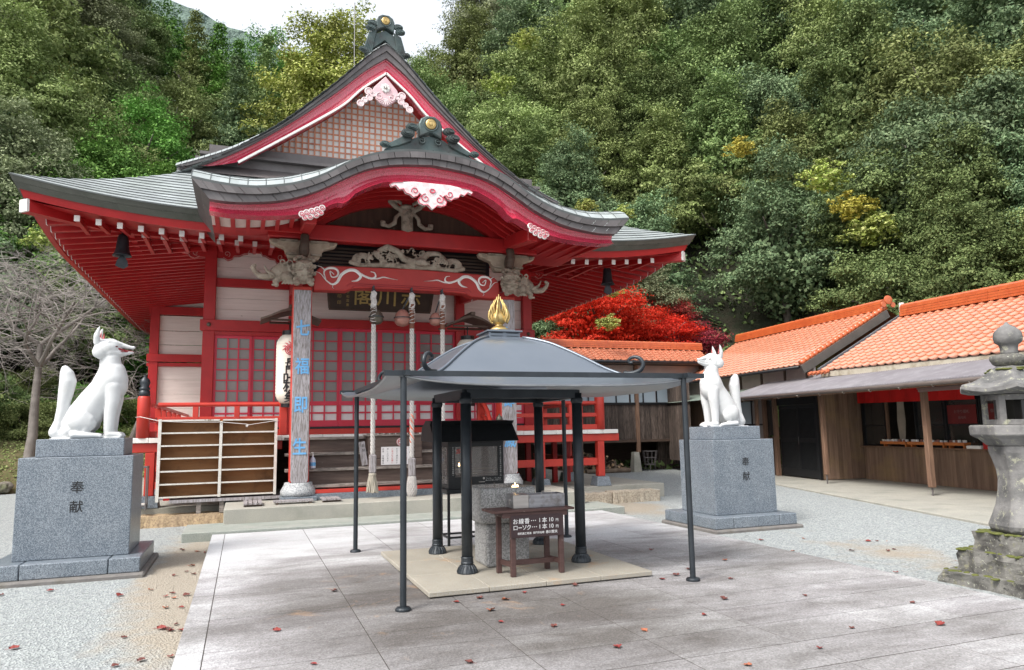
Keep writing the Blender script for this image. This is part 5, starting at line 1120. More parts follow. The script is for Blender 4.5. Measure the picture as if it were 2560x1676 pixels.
mb = MB(); mb.tube([(-1.93, 15.4, 1.93), (-1.85, 15.38, 1.94), (-1.46, 14.97, 1.845), (-1.0, 14.965, 1.82), (-.4, 14.965, 1.815), (.05, 14.965, 1.77), (.1, 14.965, 1.755), (.6, 14.965, 1.83)], .007, 5); mb.tube([(.05, 14.96, 1.75), (.08, 14.955, 1.73)], .03, 6); tag(mb.build('tied_string', M['rope'], loc=(-1.93, 15.4, 1.93)), 'thin white cord tied from the veranda post across the shoe shelf', 'cord')
# duckboards on the step
def duckboard(x0, x1, y0, y1, lb, along='y'):
    o = thing('duckboard', lb, 'duckboard', ((x0+x1)/2, (y0+y1)/2, .30), 'grey slatted duckboards around the left pillar'); n = 4
    for k in range(n):
        mb = MB()
        if along == 'y': w_ = (x1-x0)/n; mb.b(x0+w_*k+.008, x0+w_*(k+1)-.008, y0, y1, .335, .362)
        else: w_ = (y1-y0)/n; mb.b(x0, x1, y0+w_*k+.008, y0+w_*(k+1)-.008, .335, .362)
        mb.build('slat', M['greywood'], o)
    for k in range(2):
        mb = MB()
        if along == 'y': yy = y0+.04+(y1-y0-.12)*k; mb.b(x0+.01, x1-.01, yy, yy+.045, .301, .334)
        else: xx = x0+.04+(x1-x0-.12)*k; mb.b(xx, xx+.045, y0+.01, y1-.01, .301, .334)
        mb.build('batten', M['darkwood'], o)
duckboard(.03, .36, 13.82, 14.55, 'slatted duckboard left of the left pillar below the shelf'); duckboard(.55, 1.25, 13.95, 14.28, 'slatted duckboard lying directly before the left pillar base', 'x'); duckboard(1.40, 1.75, 13.95, 14.75, 'slatted duckboard at the foot of the stairs, right of the left pillar')
o = thing('steel_rack', 'small rusty steel rack behind the left granite pedestal', 'rack', (-1.75, 15.2, .2))
mb = MB()
for x in (-1.86, -1.66):
    for y in (15.1, 15.35): mb.tube([(x, y, .22), (x, y, 1.02)], .012, 6)
for z in (.3, 1.0):
    mb.tube([(-1.86, 15.1, z), (-1.66, 15.1, z), (-1.66, 15.35, z), (-1.86, 15.35, z), (-1.86, 15.1, z)], .012, 6)
mb.build('frame', M['band'], o); mb = MB(); mb.b(-1.85, -1.67, 15.12, 15.34, .312, .33); mb.build('shelf_plate', M['shelfwhite'], o)
# ================================================================ FOX STATUES AND PEDESTALS
def pedestal(x0, x1, y0, y1, bx0, bx1, by0, by1, tx0, tx1, ty0, ty1, lb, lbs):
    o = thing('granite_pedestal', lb, 'pedestal', ((x0+x1)/2, (y0+y1)/2, GZ), 'granite pedestals of the fox statues')
    mb = MB(); n = 24
    def ring(z, e): return [(bx0-e, by0-e, z), (bx1+e, by0-e, z), (bx1+e, by1+e, z), (bx0-e, by1+e, z)]
    mb.b(bx0-.05, bx1+.06, by0-.09, by1+.06, GZ-.05, GZ+.055); ft = mb.build('footing', mk('rough_footing_stone', (.13,.12,.115), (.21,.20,.19), 4, .9, .7, 10, bd=.03, dirt=(.09,.08,.06), dscale=4), o, bevel=.02)
    mb = MB(); a, b_ = bx0+.36, bx1-.34          # base course in three stones
    for (p, q) in ((bx0, a-.008), (a, b_-.008), (b_, bx1)): mb.b(p, q, by0, by1, GZ+.056, .132)
    mb.build('base_course', M['granite'], o, bevel=.01)
    mb = MB(); mb.add([(x0-.02, y0-.0, .133), (x1+.02, y0, .133), (x1+.02, y1+.02, .133), (x0-.02, y1+.02, .133), (x0, y0+.004, 1.348), (x1, y0+.004, 1.348), (x1, y1, 1.348), (x0, y1, 1.348)] if False else [(x0, y0, .133), (x1, y0, .133), (x1, y1, .133), (x0, y1, .133), (x0, y0, 1.345), (x1, y0, 1.345), (x1, y1, 1.345), (x0, y1, 1.345)], [(0,3,2,1),(4,5,6,7),(0,1,5,4),(1,2,6,5),(2,3,7,6),(3,0,4,7)])
    mb.build('pedestal_body', M['granite'], o, bevel=.008)
    mb = MB(); mb.b(tx0, tx1, ty0, ty1, 1.346, 1.565); mb.build('top_block', M['granite'], o, bevel=.008)
    mb = MB(); cx = (x0+x1)/2
    for ch, z in (('奉', .98), ('献', .745)): mb = MB(); text(mb, ch, .155, (cx+lbs, y0, z), depth=.002, bold=.0012); mb.build('carved_character', M['ink'], o)
    return o
pedestal(-2.53, -1.29, 10.29, 11.29, -2.74, -1.13, 10.03, 11.5, -2.39, -1.42, 10.43, 11.18, 'blue-grey granite pedestal left of the paved path, carved with two characters', .02)
pedestal(7.22, 8.44, 10.06, 11.04, 7.0, 8.60, 9.79, 11.03+.22, 7.36, 8.30, 10.2, 10.92, 'blue-grey granite pedestal on the gravel before the souvenir shop', .02)
def fox_body(mouth_open):
    mb = MB()
    # tail
    cap(mb, [(-.36, 0, .09), (-.33, 0, .22), (-.30, 0, .40), (-.275, 0, .60), (-.26, 0, .74), (-.275, 0, .83), (-.30, 0, .905)], [.085, .062, .07, .09, .10, .085, .05], .3, (1, .95, 1))
    cap(mb, [(-.36, 0, .07), (-.20, 0, .08)], [.07, .09])
    # trunk
    cap(mb, [(-.12, 0, .17), (-.03, 0, .32), (.06, 0, .48), (.17, 0, .64), (.24, 0, .76), (.245, 0, .86)], [.18, .21, .195, .185, .20, .165], .25, (1, .98, 1))
    cap(mb, [(.24, 0, .80), (.225, 0, .93), (.215, 0, 1.03)], [.175, .135, .125], .25, (1, 1, 1))
    sph(mb, (.27, 0, .70), (.17, .175, .21)); sph(mb, (-.17, 0, .12), (.13, .17, .12))
    # head and muzzle
    sph(mb, (.155, 0, 1.17), (.148, .135, .145)); sph(mb, (.20, 0, 1.20), (.14, .115, .12)); cap(mb, [(.19, 0, 1.12), (.30, 0, 1.125)], [.125, .075], .3, (1, 1, .85))
    cap(mb, [(.22, 0, 1.25), (.33, 0, 1.232), (.44, 0, 1.205), (.475, 0, 1.20)], [.075, .048, .030, .030], .25, (1, .95, .8))
    if mouth_open: cap(mb, [(.26, 0, 1.115), (.36, 0, 1.115), (.47, 0, 1.135)], [.062, .045, .024], .25, (1, .85, .75))
    else: cap(mb, [(.26, 0, 1.12), (.36, 0, 1.13), (.465, 0, 1.155)], [.066, .055, .034], .25, (1, .85, .9)); 
    sph(mb, (.488, 0, 1.205), (.02, .026, .02))
    for s in (-1, 1):
        cap(mb, [(.06, s*.085, 1.26), (.055, s*.105, 1.34), (.075, s*.11, 1.42), (.088, s*.108, 1.465)], [.055, .048, .028, .008], .2, (.8, .55, 1))
        sph(mb, (.10, s*.10, 1.13), (.09, .05, .09)); cap(mb, [(.20, s*.095, 1.27), (.28, s*.065, 1.262), (.34, s*.04, 1.245)], [.018, .016, .01])
        # forelegs
        cap(mb, [(.27, s*.105, .66), (.285, s*.115, .50), (.265, s*.11, .30), (.26, s*.105, .10)], [.115, .095, .078, .068], .25, (1, .85, 1))
        cap(mb, [(.26, s*.105, .05), (.37, s*.11, .042)], [.062, .048], .3, (1, 1.1, .8))
        for q in (-1, 0, 1): sph(mb, (.395, s*.11+q*.033, .03), (.032, .02, .028))
        # haunch and hind foot
        cap(mb, [(-.06, s*.14, .24), (.0, s*.15, .20)], [.155, .12], .3, (1, .62, 1)); cap(mb, [(-.02, s*.165, .31), (.045, s*.165, .25), (-.0, s*.165, .12)], [.06, .055, .05])
        cap(mb, [(-.12, s*.16, .055), (.02, s*.17, .045), (.16, s*.17, .036)], [.06, .05, .038], .3, (1, 1.1, .85))
        for q in (-1, 1): sph(mb, (.175, s*.17+q*.02, .028), (.026, .02, .024))
    mb.b(-.40, .40, -.17, .17, -.004, .012)
    return sculpt(mb, .009, 6)
fx = [None, None]
for k, (loc, rz, lb, mo) in enumerate((((-1.90, 10.80, 1.562), 0, 'white seated fox statue facing right with open red mouth, on the left pedestal', True), ((7.84, 10.56, 1.562), math.pi, 'white seated fox statue facing left, on the right pedestal before the tiled shop', False))):
    o = thing('fox_statue', lb, 'fox statue', loc, 'pair of white fox statues')
    W[o.name] = Vector((0, 0, 0)); o.rotation_euler = (0, 0, rz)
    if k: o.scale = (.97, .97, .97)
    mesh_obj('fox_body', fox_body(mo), M['foxwhite'], o)
    for s in (-1, 1):
        mb = MB()
        if mo:
            mb.tube([(.245, s*.082, 1.178), (.28, s*.072, 1.196), (.33, s*.055, 1.178), (.40, s*.036, 1.158), (.485, s*.022, 1.148)], [.005, .009, .008, .006, .004], 5); mb.tube([(.245, s*.082, 1.178), (.27, s*.075, 1.155), (.34, s*.055, 1.142), (.42, s*.035, 1.14)], [.005, .005, .005, .004], 5)
            mb.build('mouth_line', M['darkred'], o)
            mb = MB(); mb.tube([(.27, s*.070, 1.174), (.36, s*.045, 1.158), (.47, s*.022, 1.15)], [.006, .005, .004], 6); mb.build('mouth_gap', M['darkred'], o)
        else:
            mb.tube([(.30, s*.078, 1.13), (.38, s*.052, 1.158), (.485, s*.02, 1.175)], [.003, .004, .003], 5); mb.build('mouth_line', mk('grey_line', (.25,.24,.22), None, 5, .6, 0), o)
        mb = MB(); sph(mb, (.285, s*.086, 1.205), (.026, .008, .010)); mb.build('eye', mk('dark_eye', (.10,.02,.02), None, 5, .4, 0), o, smooth=True)
        mb = MB(); mb.add([(.112, s*.075, 1.31), (.118, s*.118, 1.30), (.108, s*.112, 1.41)], [(0, 1, 2)]); mb.add([(.112, s*.075, 1.31), (.118, s*.118, 1.30), (.108, s*.112, 1.41), (.09, s*.10, 1.33)], [(0, 3, 1), (1, 3, 2), (2, 3, 0)])
        mb.build('inner_ear', mk('red_inner_ear', (.45,.10,.10), None, 5, .6, 0), o)
# ================================================================ INCENSE CANOPY
cx, cy, hw = 2.94, 8.35, 1.70
o = thing('incense_canopy', 'black steel incense canopy with a grey domed roof and golden flame finial', 'canopy', (cx, cy, 0))
for (x, y) in ((1.385, 6.635), (4.415, 6.61), (1.446, 10.02), (4.50, 9.93)):
    mb = MB(); mb.tube([(x, y, .01), (x, y, 2.11)], .030, 14); p_ = mb.build('outer_post', M['iron'], o, smooth=False)
    mb = MB(); mb.lathe([(.072, 0), (.072, .015), (.06, .028), (.035, .033)], (x, y, .002), 20); mb.build('foot_plate', M['iron'], p_)
for (x, y) in ((2.31, 7.72), (3.70, 7.78), (2.33, 9.08), (3.78, 9.18)):
    mb = MB(); mb.lathe([(.06, .06), (.06, 2.0)], (x, y, 0), 22); p_ = mb.build('inner_column', M['iron'], o, smooth=True)
    mb = MB(); mb.lathe([(.112, .061), (.112, .072), (.098, .105), (.074, .135), (.066, .155), (.071, .163), (.071, .172), (.066, .18), (.066, .215), (.070, .222), (.062, .232)], (x, y, 0), 24)
    for k in range(16): a = 2*math.pi*k/16; mb.tube([(x+.109*math.cos(a), y+.109*math.sin(a), .075), (x+.096*math.cos(a), y+.096*math.sin(a), .11), (x+.07*math.cos(a), y+.07*math.sin(a), .142)], .008, 5)
    mb.build('column_foot', M['iron'], p_); mb = MB(); mb.lathe([(.062, 1.88), (.072, 1.90), (.072, 1.93), (.062, 1.95)], (x, y, 0), 22); mb.build('column_capital', M['iron'], p_, smooth=False)
mb = MB()
for (a, b_) in (((2.31, 7.72), (3.70, 7.78)), ((2.31, 7.72), (2.33, 9.08)), ((3.70, 7.78), (3.78, 9.18)), ((2.33, 9.08), (3.78, 9.18))): mb.bar((*a, 1.99), (*b_, 1.99), .08, .10)
mb.build('inner_beam', M['iron'], o); mb = MB()
for (a, b_) in (((1.20, 6.62), (4.66, 6.60)), ((1.22, 10.04), (4.66, 9.96)), ((1.40, 6.5), (1.42, 10.2)), ((4.42, 6.5), (4.50, 10.2))): mb.bar((*a, 2.125), (*b_, 2.125), .045, .05)
mb.build('outer_rail', M['iron'], o)
# roof height: corner-lifted flared skirt then bell-shaped dome, square plan; a = chebyshev radius (0..hw), b = how near the corner
def dome(u, v):
    a = max(abs(u), abs(v)); c = min(abs(u), abs(v))/max(a, 1e-6)
    prof = [(0, 2.70), (.22, 2.69), (.45, 2.605), (.62, 2.50), (.78, 2.385), (.94, 2.265), (1.08, 2.185), (1.20, 2.145), (1.45, 2.10), (1.70, 2.085)]
    z = interp(a, DP)
    sag = .085*max(0, (a-1.0)/.7)*(1-c**3.0)
    up = .03*max(0, (a-1.2)/.5)*c**6
    return z-sag+up
DP = smooth_tab([(0, 2.70), (.22, 2.685), (.45, 2.605), (.62, 2.50), (.78, 2.385), (.94, 2.262), (1.08, 2.18), (1.20, 2.14), (1.45, 2.105), (1.70, 2.10)], 60)
for (nm, ax_) in (('front', (0, -1)), ('back', (0, 1)), ('left', (-1, 0)), ('right', (1, 0))):
    G = []
    for i in range(33):
        a = .02+(hw-.02)*i/32; row = []
        for j in range(33):
            t = -1+2*j/32
            u, v = (a*t, ax_[1]*a) if ax_[0] == 0 else (ax_[0]*a, a*t)
            sx = 1+.0*a; row.append((cx+u*1.0, cy+v*1.02, dome(u, v)))
        G.append(row)
    mb = MB(); mb.shell(G, lambda p: (p[0], p[1], p[2]-.012)); q = recalc(mb.build('roof_sheet', M['canopy'], o, smooth=True))
    md = q.modifiers.new('e', 'EDGE_SPLIT'); md.split_angle = R(40)
    mb = MB(); mb.tube([G[-1][j] for j in range(33)], .011, 6); mb.build('roof_rim', M['canopyedge'], q)
for sx in (-1, 1):
    for sy in (-1, 1):
        mb = MB(); mb.tube([(cx+sx*t, cy+sy*t*1.02, dome(sx*t, sy*t)+.008) for t in [.22+.95*i/20 for i in range(21)]], .018, 8)
        h = mb.build('hip_roll', M['canopy'], o, smooth=True)
        pts = [(1.10, .0), (1.17, .0), (1.235, .035), (1.26, .10), (1.235, .165), (1.185, .185), (1.145, .16), (1.15, .125), (1.175, .125)]
        mb = MB(); q = cr(pts, 5); z0 = 2.19
        n = len(q); L_ = []
        mb.tube([(cx+sx*a, cy+sy*a*1.02, z0+b_) for a, b_ in q], [.030-.016*i/(n-1) for i in range(n)], 8); mb.build('curl_ornament', M['iron'], h, smooth=True)
mb = MB(); zt = 2.675; mb.b(cx-.235, cx+.235, cy-.235, cy+.235, zt, zt+.02); mb.b(cx-.20, cx+.20, cy-.20, cy+.20, zt+.02, zt+.085); mb.b(cx-.225, cx+.225, cy-.225, cy+.225, zt+.085, zt+.105); mb.b(cx-.14, cx+.14, cy-.14, cy+.14, zt+.105, zt+.125)
for s in (-1, 1):
    for k in (-1, 1):
        mb.b(*sorted((cx+s*.20, cx+s*.207)), cy+k*.1-.075, cy+k*.1+.075, zt+.03, zt+.04); mb.b(cx+k*.1-.08, cx+k*.1+.08, cy-.207, cy-.2, zt+.03, zt+.038); mb.b(cx+k*.1-.08, cx+k*.1+.08, cy-.207, cy-.2, zt+.068, zt+.078)
tp = mb.build('top_box', M['canopy'], o, bevel=.004)
mb = MB(); z = zt+.125; mb.lathe([(.12, 0), (.12, .012), (.10, .03), (.07, .05), (.05, .06), (.045, .075), (.06, .085), (.09, .12), (.095, .16), (.08, .20), (.045, .235), (.01, .26)], (cx, cy, z), 24); fn = mb.build('golden_jewel', M['gold'], o, smooth=True)
for k in range(3):
    a0 = R(30+60*k); ex = Vector((math.cos(a0-R(30)), math.sin(a0-R(30)), 0)); mb = MB()
    for s in (-1, 1):
        for (x0, h0, x1, h1) in ((.10, .10, .125, .27), (.085, .12, .10, .34), (.06, .17, .065, .39), (.035, .2, .03, .43), (.012, .22, .0, .46)):
            pts = cr([(x0, h0), (x0+.035*(x0 > .03), (h0*.6+h1*.4)), (x1+.0, h1*.85+h0*.15), (x1*.82, h1)], 4); mb.tube([Vector((cx, cy, z))+ex*(s*a)+Vector((0, 0, b_)) for a, b_ in pts], [.017-.014*i/(len(pts)-1) for i in range(len(pts))], 6)
    mb.build('golden_flame', M['gold'], fn, smooth=True)
# stone base slab
mb = MB(); ys = [6.96, 9.53]
for i in range(4):
    a, b_ = 1.70+.612*i, 1.70+.612*(i+1)-.004
    for j in range(3): c, d = 6.96+.86*j, 6.96+.86*(j+1)-.004; mb.b(a, b_, c, d, .012, .06)
tag(mb.build('canopy_slab', mk('worn_stone_slab', (.38,.36,.315), (.29,.28,.25), 2, .8, .15, 50, fine=80, fc=(.30,.26,.2), dirt=(.45,.26,.13), dscale=1.6, dlo=.58, dhi=.75), loc=(2.9, 8.2, 0), bevel=.006), 'low square stone slab under the incense burner and canopy columns', 'stone slab')
# burner: hollow square bowl on a stone foot
o = thing('incense_burner', 'square grey stone incense burner filled with ash under the canopy', 'incense burner', (2.85, 8.2, .06)); mb = MB()
xa, xb, ya, yb = 2.50, 3.16, 7.80, 8.46
out = [(xa, ya), (xb, ya), (xb, yb), (xa, yb)]; inn = [(xa+.07, ya+.07), (xb-.07, ya+.07), (xb-.07, yb-.07), (xa+.07, yb-.07)]
bot = [(xa+.02, ya+.02), (xb-.02, ya+.02), (xb-.02, yb-.02), (xa+.02, yb-.02)]
vs = [(x, y, .54) for x, y in bot]+[(x, y, .62) for x, y in out]+[(x, y, .935) for x, y in out]+[(x, y, .935) for x, y in inn]+[(x, y, .80) for x, y in inn]
fs = [(3, 2, 1, 0)]
for l in range(4):
    for k in range(4): fs.append((l*4+k, l*4+(k+1) % 4, (l+1)*4+(k+1) % 4, (l+1)*4+k))
fs.append((16, 17, 18, 19)); mb.add(vs, fs); mb.build('bowl', M['burnstone'], o, bevel=.025, segs=3)
mb = MB(); mb.b(2.59, 3.10, 7.87, 8.36, .061, .538); mb.build('foot_block', M['burnstone'], o, bevel=.03, segs=3)
mb = MB(); G = [[(2.571+.518*i/10, 7.871+.518*j/10, .885+.012*noise.noise((i*.7, j*.7, 2))) for j in range(11)] for i in range(11)]; mb.grid(G); recalc(mb.build('ash', mk('grey_brown_ash', (.21,.16,.115), (.27,.22,.17), 9, .95, .6, 60), o))
mb = MB()
for k in range(5): x, y = 2.62+.04*k, 8.0+.05*(k % 2); mb.tube([(x, y, .88), (x+.004, y, .98-.01*(k % 3))], .004, 5)
mb.build('incense_sticks', M['greywood'], o)
def flame(x, y, z, h, nm, lb, strength=14):
    fm, n, bs = newmat('flame'); n.nodes.clear(); e = N(n, 'ShaderNodeEmission'); e.inputs[0].default_value = (1, .62, .28, 1); e.inputs[1].default_value = strength; ou = n.nodes.new('ShaderNodeOutputMaterial'); n.links.new(e.outputs[0], ou.inputs[0])
    return fm
fm = flame(0, 0, 0, 0, '', '')
mb = MB()
for (x, h) in ((2.93, .05), (2.955, .075), (2.985, .055)): mb.lathe([(.002, 0), (.015, .012), (.013, .03), (.002, h)], (x, 7.93, .90), 8)
mb.build('flame', fm, o, smooth=True)
# table with sign and steel box
o = thing('incense_table', 'worn brown wooden table with a price sign before the stone burner', 'table', (2.93, 7.43, .06))
mb = MB(); mb.b(2.44, 3.38, 7.24, 7.40, .72, .745); mb.b(2.44, 3.38, 7.404, 7.60, .72, .745); mb.build('table_top', M['tablewood'], o, bevel=.004); mb = MB(); mb.b(2.56, 3.30, 7.26, 7.285, .665, .718); mb.b(2.58, 2.60, 7.29, 7.57, .665, .718); mb.b(3.25, 3.27, 7.29, 7.57, .665, .718); mb.build('apron', M['tablewood'], o)
for (x, y) in ((2.685, 7.30), (3.235, 7.30), (2.62, 7.56), (3.18, 7.56)): mb = MB(); mb.b(x-.026, x+.026, y-.026, y+.026, .061, .719); mb.build('leg', M['tablewood'], o, bevel=.004)
mb = MB(); mb.b(2.66, 3.21, 7.41, 7.45, .155, .205); mb.bar((2.685, 7.32, .18), (2.64, 7.54, .18), .03, .05); mb.bar((3.235, 7.32, .18), (3.19, 7.54, .18), .03, .05); mb.build('stretcher', M['tablewood'], o)
s_ = thing('price_sign', 'dark brown sign with white Japanese incense and candle prices on the table front', 'sign', (2.945, 7.25, .57))
mb = MB(); mb.b(2.65, 3.24, 7.252, 7.262, .457, .688); mb.build('board', M['signbrown'], s_, bevel=.003); mb = MB()
for row, z in ((['お', '線', '香', '…', '1', '本', '10', '円'], .628), (['ロ', 'ー', 'ソ', 'ク', '…', '1', '本', '10', '円'], .562)):
    pos = [2.70, 2.765, 2.83, 2.905, 2.975, 3.03, 3.11, 3.175] if len(row) == 8 else [2.70, 2.752, 2.80, 2.85, 2.915, 2.975, 3.03, 3.11, 3.175]
    for ch, x in zip(row, pos):
        if ch == '…': [mb.lathe([(.005, 0), (.005, .002)], (x-.022+.022*k, 7.252, z), 8, ax=(1,0,0), ay=(0,0,1), az=(0,-1,0)) for k in range(3)]
        elif ch == 'ー': mb.b(x-.02, x+.02, 7.25, 7.2515, z-.004, z+.004)
        else: text(mb, ch, .034 if ch == '円' else .06, (x, 7.252, z-(.008 if ch == '円' else 0)), bold=.0007, depth=.002)
text(mb, '前机施工寄進', .026, (2.80, 7.252, .502), depth=.002, bold=.0006); text(mb, '長門市仙崎', .026, (2.96, 7.252, .502), depth=.002, bold=.0006); text(mb, '赤川哲夫', .034, (3.11, 7.252, .503), depth=.002, bold=.001)
mb.build('white_lettering', M['letterwhite'], s_)
b_ = thing('steel_box', 'worn stainless steel coin box with a lock lying on the brown table', 'box', (3.04, 7.48, .745)); xa, xb, ya, yb, za, zb = 2.72, 3.32, 7.36, 7.58, .747, .885
mb = MB(); mb.b(xa, xa+.008, ya, yb, za, zb); mb.b(xa+.18, xb, ya, ya+.008, za, zb); mb.b(xb-.008, xb, ya+.009, yb, za, zb); mb.b(xa+.009, xb-.009, yb-.008, yb, za, zb); mb.b(xa+.009, xb-.009, ya+.009, yb-.009, za, za+.01); mb.b(xa+.185, xa+.195, ya+.009, yb-.009, za+.01, zb-.01); mb.build('box_body', mk('scratched_steel', (.36,.36,.38), (.26,.255,.27), 4, .35, .1, 30, metallic=.7, st=(.4,1,8), dirt=(.16,.14,.13), dscale=7, dlo=.52, dhi=.7), b_)
mb = MB(); mb.b(xa, xa+.176, ya-.004, ya+.004, za, zb+.002); mb.b(xa, xa+.18, ya+.005, yb, zb, zb+.006); mb.build('money_slot_cover', M['steel'], b_, bevel=.002); mb = MB(); mb.lathe([(.016, 0), (.014, .008), (.006, .01)], (xa-.001, ya+.1, za+.08), 12, ax=(0,1,0), ay=(0,0,1), az=(-1,0,0)); mb.lathe([(.018, 0), (.018, .004)], (xa-.001, ya+.1, za+.05), 6, ax=(0,1,0), ay=(0,0,1), az=(-1,0,0)); mb.build('lock', M['steel'], b_)
mb = MB(); mb.tube([(3.06, ya+.02, zb), (3.06, ya+.02, zb+.03), (3.17, ya+.02, zb+.03), (3.17, ya+.02, zb)], .005, 6); mb.build('handle', M['steel'], b_); mb = MB(); mb.b(2.93, 3.30, ya+.02, yb-.02, za+.012, za+.07); mb.build('red_packets', M['leafred'], b_)
# black candle cabinet on legs
o = thing('candle_cabinet', 'black glass-fronted candle cabinet with a sloping roof on thin legs', 'cabinet', (3.0, 9.75, 0)); ya, yb, xa, xb = 9.53, 9.97, 2.60, 3.39
mb = MB()
for (x, y) in ((2.61, 9.56), (3.38, 9.56), (2.61, 9.95), (3.38, 9.95)): mb.b(x-.016, x+.016, y-.016, y+.016, .004, .74); mb.b(x-.05, x+.05, y-.02, y+.02, .0, .008)
for z in (.15,): mb.b(2.61, 3.38, 9.548, 9.572, z, z+.025); mb.b(2.61, 3.38, 9.938, 9.962, z, z+.025); mb.b(2.598, 2.622, 9.573, 9.937, z, z+.025); mb.b(3.368, 3.392, 9.573, 9.937, z, z+.025)
mb.build('leg_frame', M['black'], o); mb = MB(); mb.b(2.57, 3.41, 9.5, 10.0, .742, .80); mb.build('tray', M['black'], o, bevel=.004)
mb = MB(); mb.b(xa, xb, ya, ya+.03, .802, .955); mb.b(xa, xb, ya, ya+.03, 1.36, 1.44); mb.b(xa, xa+.09, ya, ya+.03, .956, 1.359); mb.b(xb-.085, xb, ya, ya+.03, .956, 1.359)
mb.b(xb-.01, xb, ya+.031, yb, .802, 1.44); mb.b(xa+.01, xb-.011, yb-.01, yb, .802, 1.44); mb.b(xa, xa+.01, ya+.031, ya+.07, .802, 1.44); mb.b(xa, xa+.01, yb-.04, yb, .802, 1.44); mb.b(xa, xa+.01, ya+.071, yb-.041, .802, .86); mb.b(xa, xa+.01, ya+.071, yb-.041, 1.36, 1.44); mb.build('case', M['black'], o)
gm, n, bs = newmat('clear_cabinet_glass'); bs.inputs['Base Color'].default_value = (.55,.5,.48,1); bs.inputs['Roughness'].default_value = .03; bs.inputs['Alpha'].default_value = .22; bs.inputs['Specular IOR Level'].default_value = 1
mb = MB(); mb.b(xa+.091, xb-.086, ya+.012, ya+.016, .957, 1.358); mb.build('front_glass', gm, o); mb = MB(); mb.b(xa+.003, xa+.006, ya+.072, yb-.042, .861, 1.359); mb.build('side_glass', gm, o)
mb = MB(); mb.b(xa+.02, xb-.02, ya+.05, yb-.03, .93, .945); mb.b(xa+.05, xb-.05, ya+.12, yb-.08, .99, 1.0); mb.b(xa+.05, xb-.05, ya+.22, yb-.06, 1.04, 1.05); mb.build('candle_rack', M['brass'], o)
mb = MB(); mb.tube([(2.80, 9.70, 1.0), (2.80, 9.70, 1.09)], .008, 8); mb.build('candle', M['white'], o); mb = MB(); mb.lathe([(.002, 0), (.010, .01), (.009, .025), (.001, .05)], (2.80, 9.70, 1.092), 8); mb.build('flame', fm, o, smooth=True)
mb = MB(); mb.prism([(9.30, 1.43), (9.26, 1.435), (9.50, 1.66), (9.44, 1.71), (9.62, 1.71), (9.75, 1.72), (9.98, 1.62), (10.02, 1.45)], -.02, 1.16, fr=((2.36, 0, 0), (0,1,0), (1,0,0), (0,0,1))); mb.build('sloping_roof', M['black'], o)
mb = MB(); mb.tube([(3.03, ya-.004, .885), (3.04, ya-.03, .885), (3.10, ya-.03, .885), (3.11, ya-.004, .885)], .006, 6); mb.lathe([(.015, 0), (.015, .005)], (3.10, ya, .93), 14, ax=(1,0,0), ay=(0,0,1), az=(0,-1,0)); mb.b(2.78, 2.92, ya-.004, ya-.001, .86, .92); mb.build('latch', M['steel'], o)
mb = MB()
for i, ch in enumerate('家内安全諸願成就商売繁盛祈願人'): text(mb, ch, .022, (2.665, ya, 1.35-.026*i), depth=.001)
for i, ch in enumerate('奉納先祖代々供養長門市伊藤家一同'): text(mb, ch, .022, (3.345, ya, 1.35-.026*i), depth=.001)
text(mb, 'ライター・マッチは', .024, (3.24, ya, .925), depth=.001); text(mb, '備え付けの物をご使用下さい', .018, (3.24, ya, .90), depth=.001)
mb.build('white_lettering', M['letterwhite'], o); mb = MB()
for (x, n_) in ((2.72, 1), (2.84, 1)):
    for i in range(4):
        for j in range(4):
            if (i+j) % 2 == 0: mb.b(x+.013*i, x+.013*i+.011, ya+.008, ya+.010, 1.27+.016*j, 1.284+.016*j)
mb.build('red_check_mark', M['vermred'], o)
# ================================================================ STONE LANTERN
lx, ly = 7.6, 5.30
o = thing('stone_lantern', 'lichen-covered stone lantern with a flared roof at the right picture edge', 'stone lantern', (lx, ly, GZ))
def sq(mb, hw0, hw1, z0, z1, e=.006):
    s_ = rnd.random()*40; n = 9; G = []
    for k in range(5):
        t = k/4; hwk = hw0+(hw1-hw0)*t; z = z0+(z1-z0)*t; row = []
        for (ax0, ay0, ax1, ay1) in ((-1,-1,1,-1), (1,-1,1,1), (1,1,-1,1), (-1,1,-1,-1)):
            for i in range(n): u = ax0+(ax1-ax0)*i/n; v = ay0+(ay1-ay0)*i/n; d = 1+e/hw0*3*noise.noise((u*3+s_, v*3, z*9)); row.append((lx+u*hwk*d, ly+v*hwk*d, z))
        row.append(row[0]); G.append(row)
    mb.grid(G); m = 4*n; i0 = len(mb.v)-(m+1); mb.f.append(tuple(range(i0, i0+m)))
mb = MB(); sq(mb, .58, .58, GZ-.02, .03, .02); mb.build('bottom_step', M['lichen'], o); mb = MB(); sq(mb, .46, .46, .031, .25, .015); mb.build('middle_step', M['lichen'], o); mb = MB(); sq(mb, .35, .35, .251, .44, .01); mb.build('upper_step', M['lichen'], o)
def hexl(prof, n=6, ph=0): 
    mb = MB(); vs, fs = [], []
    for (r, z) in prof:
        for k in range(n): a = 2*math.pi*(k+ph)/n; vs.append((lx+r*math.cos(a), ly+r*math.sin(a), z))
    for i in range(len(prof)-1):
        for k in range(n): fs.append((i*n+k, i*n+(k+1) % n, (i+1)*n+(k+1) % n, (i+1)*n+k))
    fs.append(tuple(reversed(range(n)))); fs.append(tuple(range((len(prof)-1)*n, len(prof)*n))); mb.add(vs, fs); return mb
hexl([(.29, .442), (.335, .47), (.345, .52), (.31, .60), (.265, .72), (.235, .86), (.222, .98), (.23, 1.08), (.255, 1.18), (.28, 1.26), (.285, 1.33)], 6, .15).build('shaft', M['lanternstone'], o, bevel=.012)
hexl([(.29, 1.331), (.34, 1.38), (.36, 1.40), (.43, 1.44), (.435, 1.53), (.42, 1.545)], 6, .15).build('platform', M['lanternstone'], o, bevel=.008)
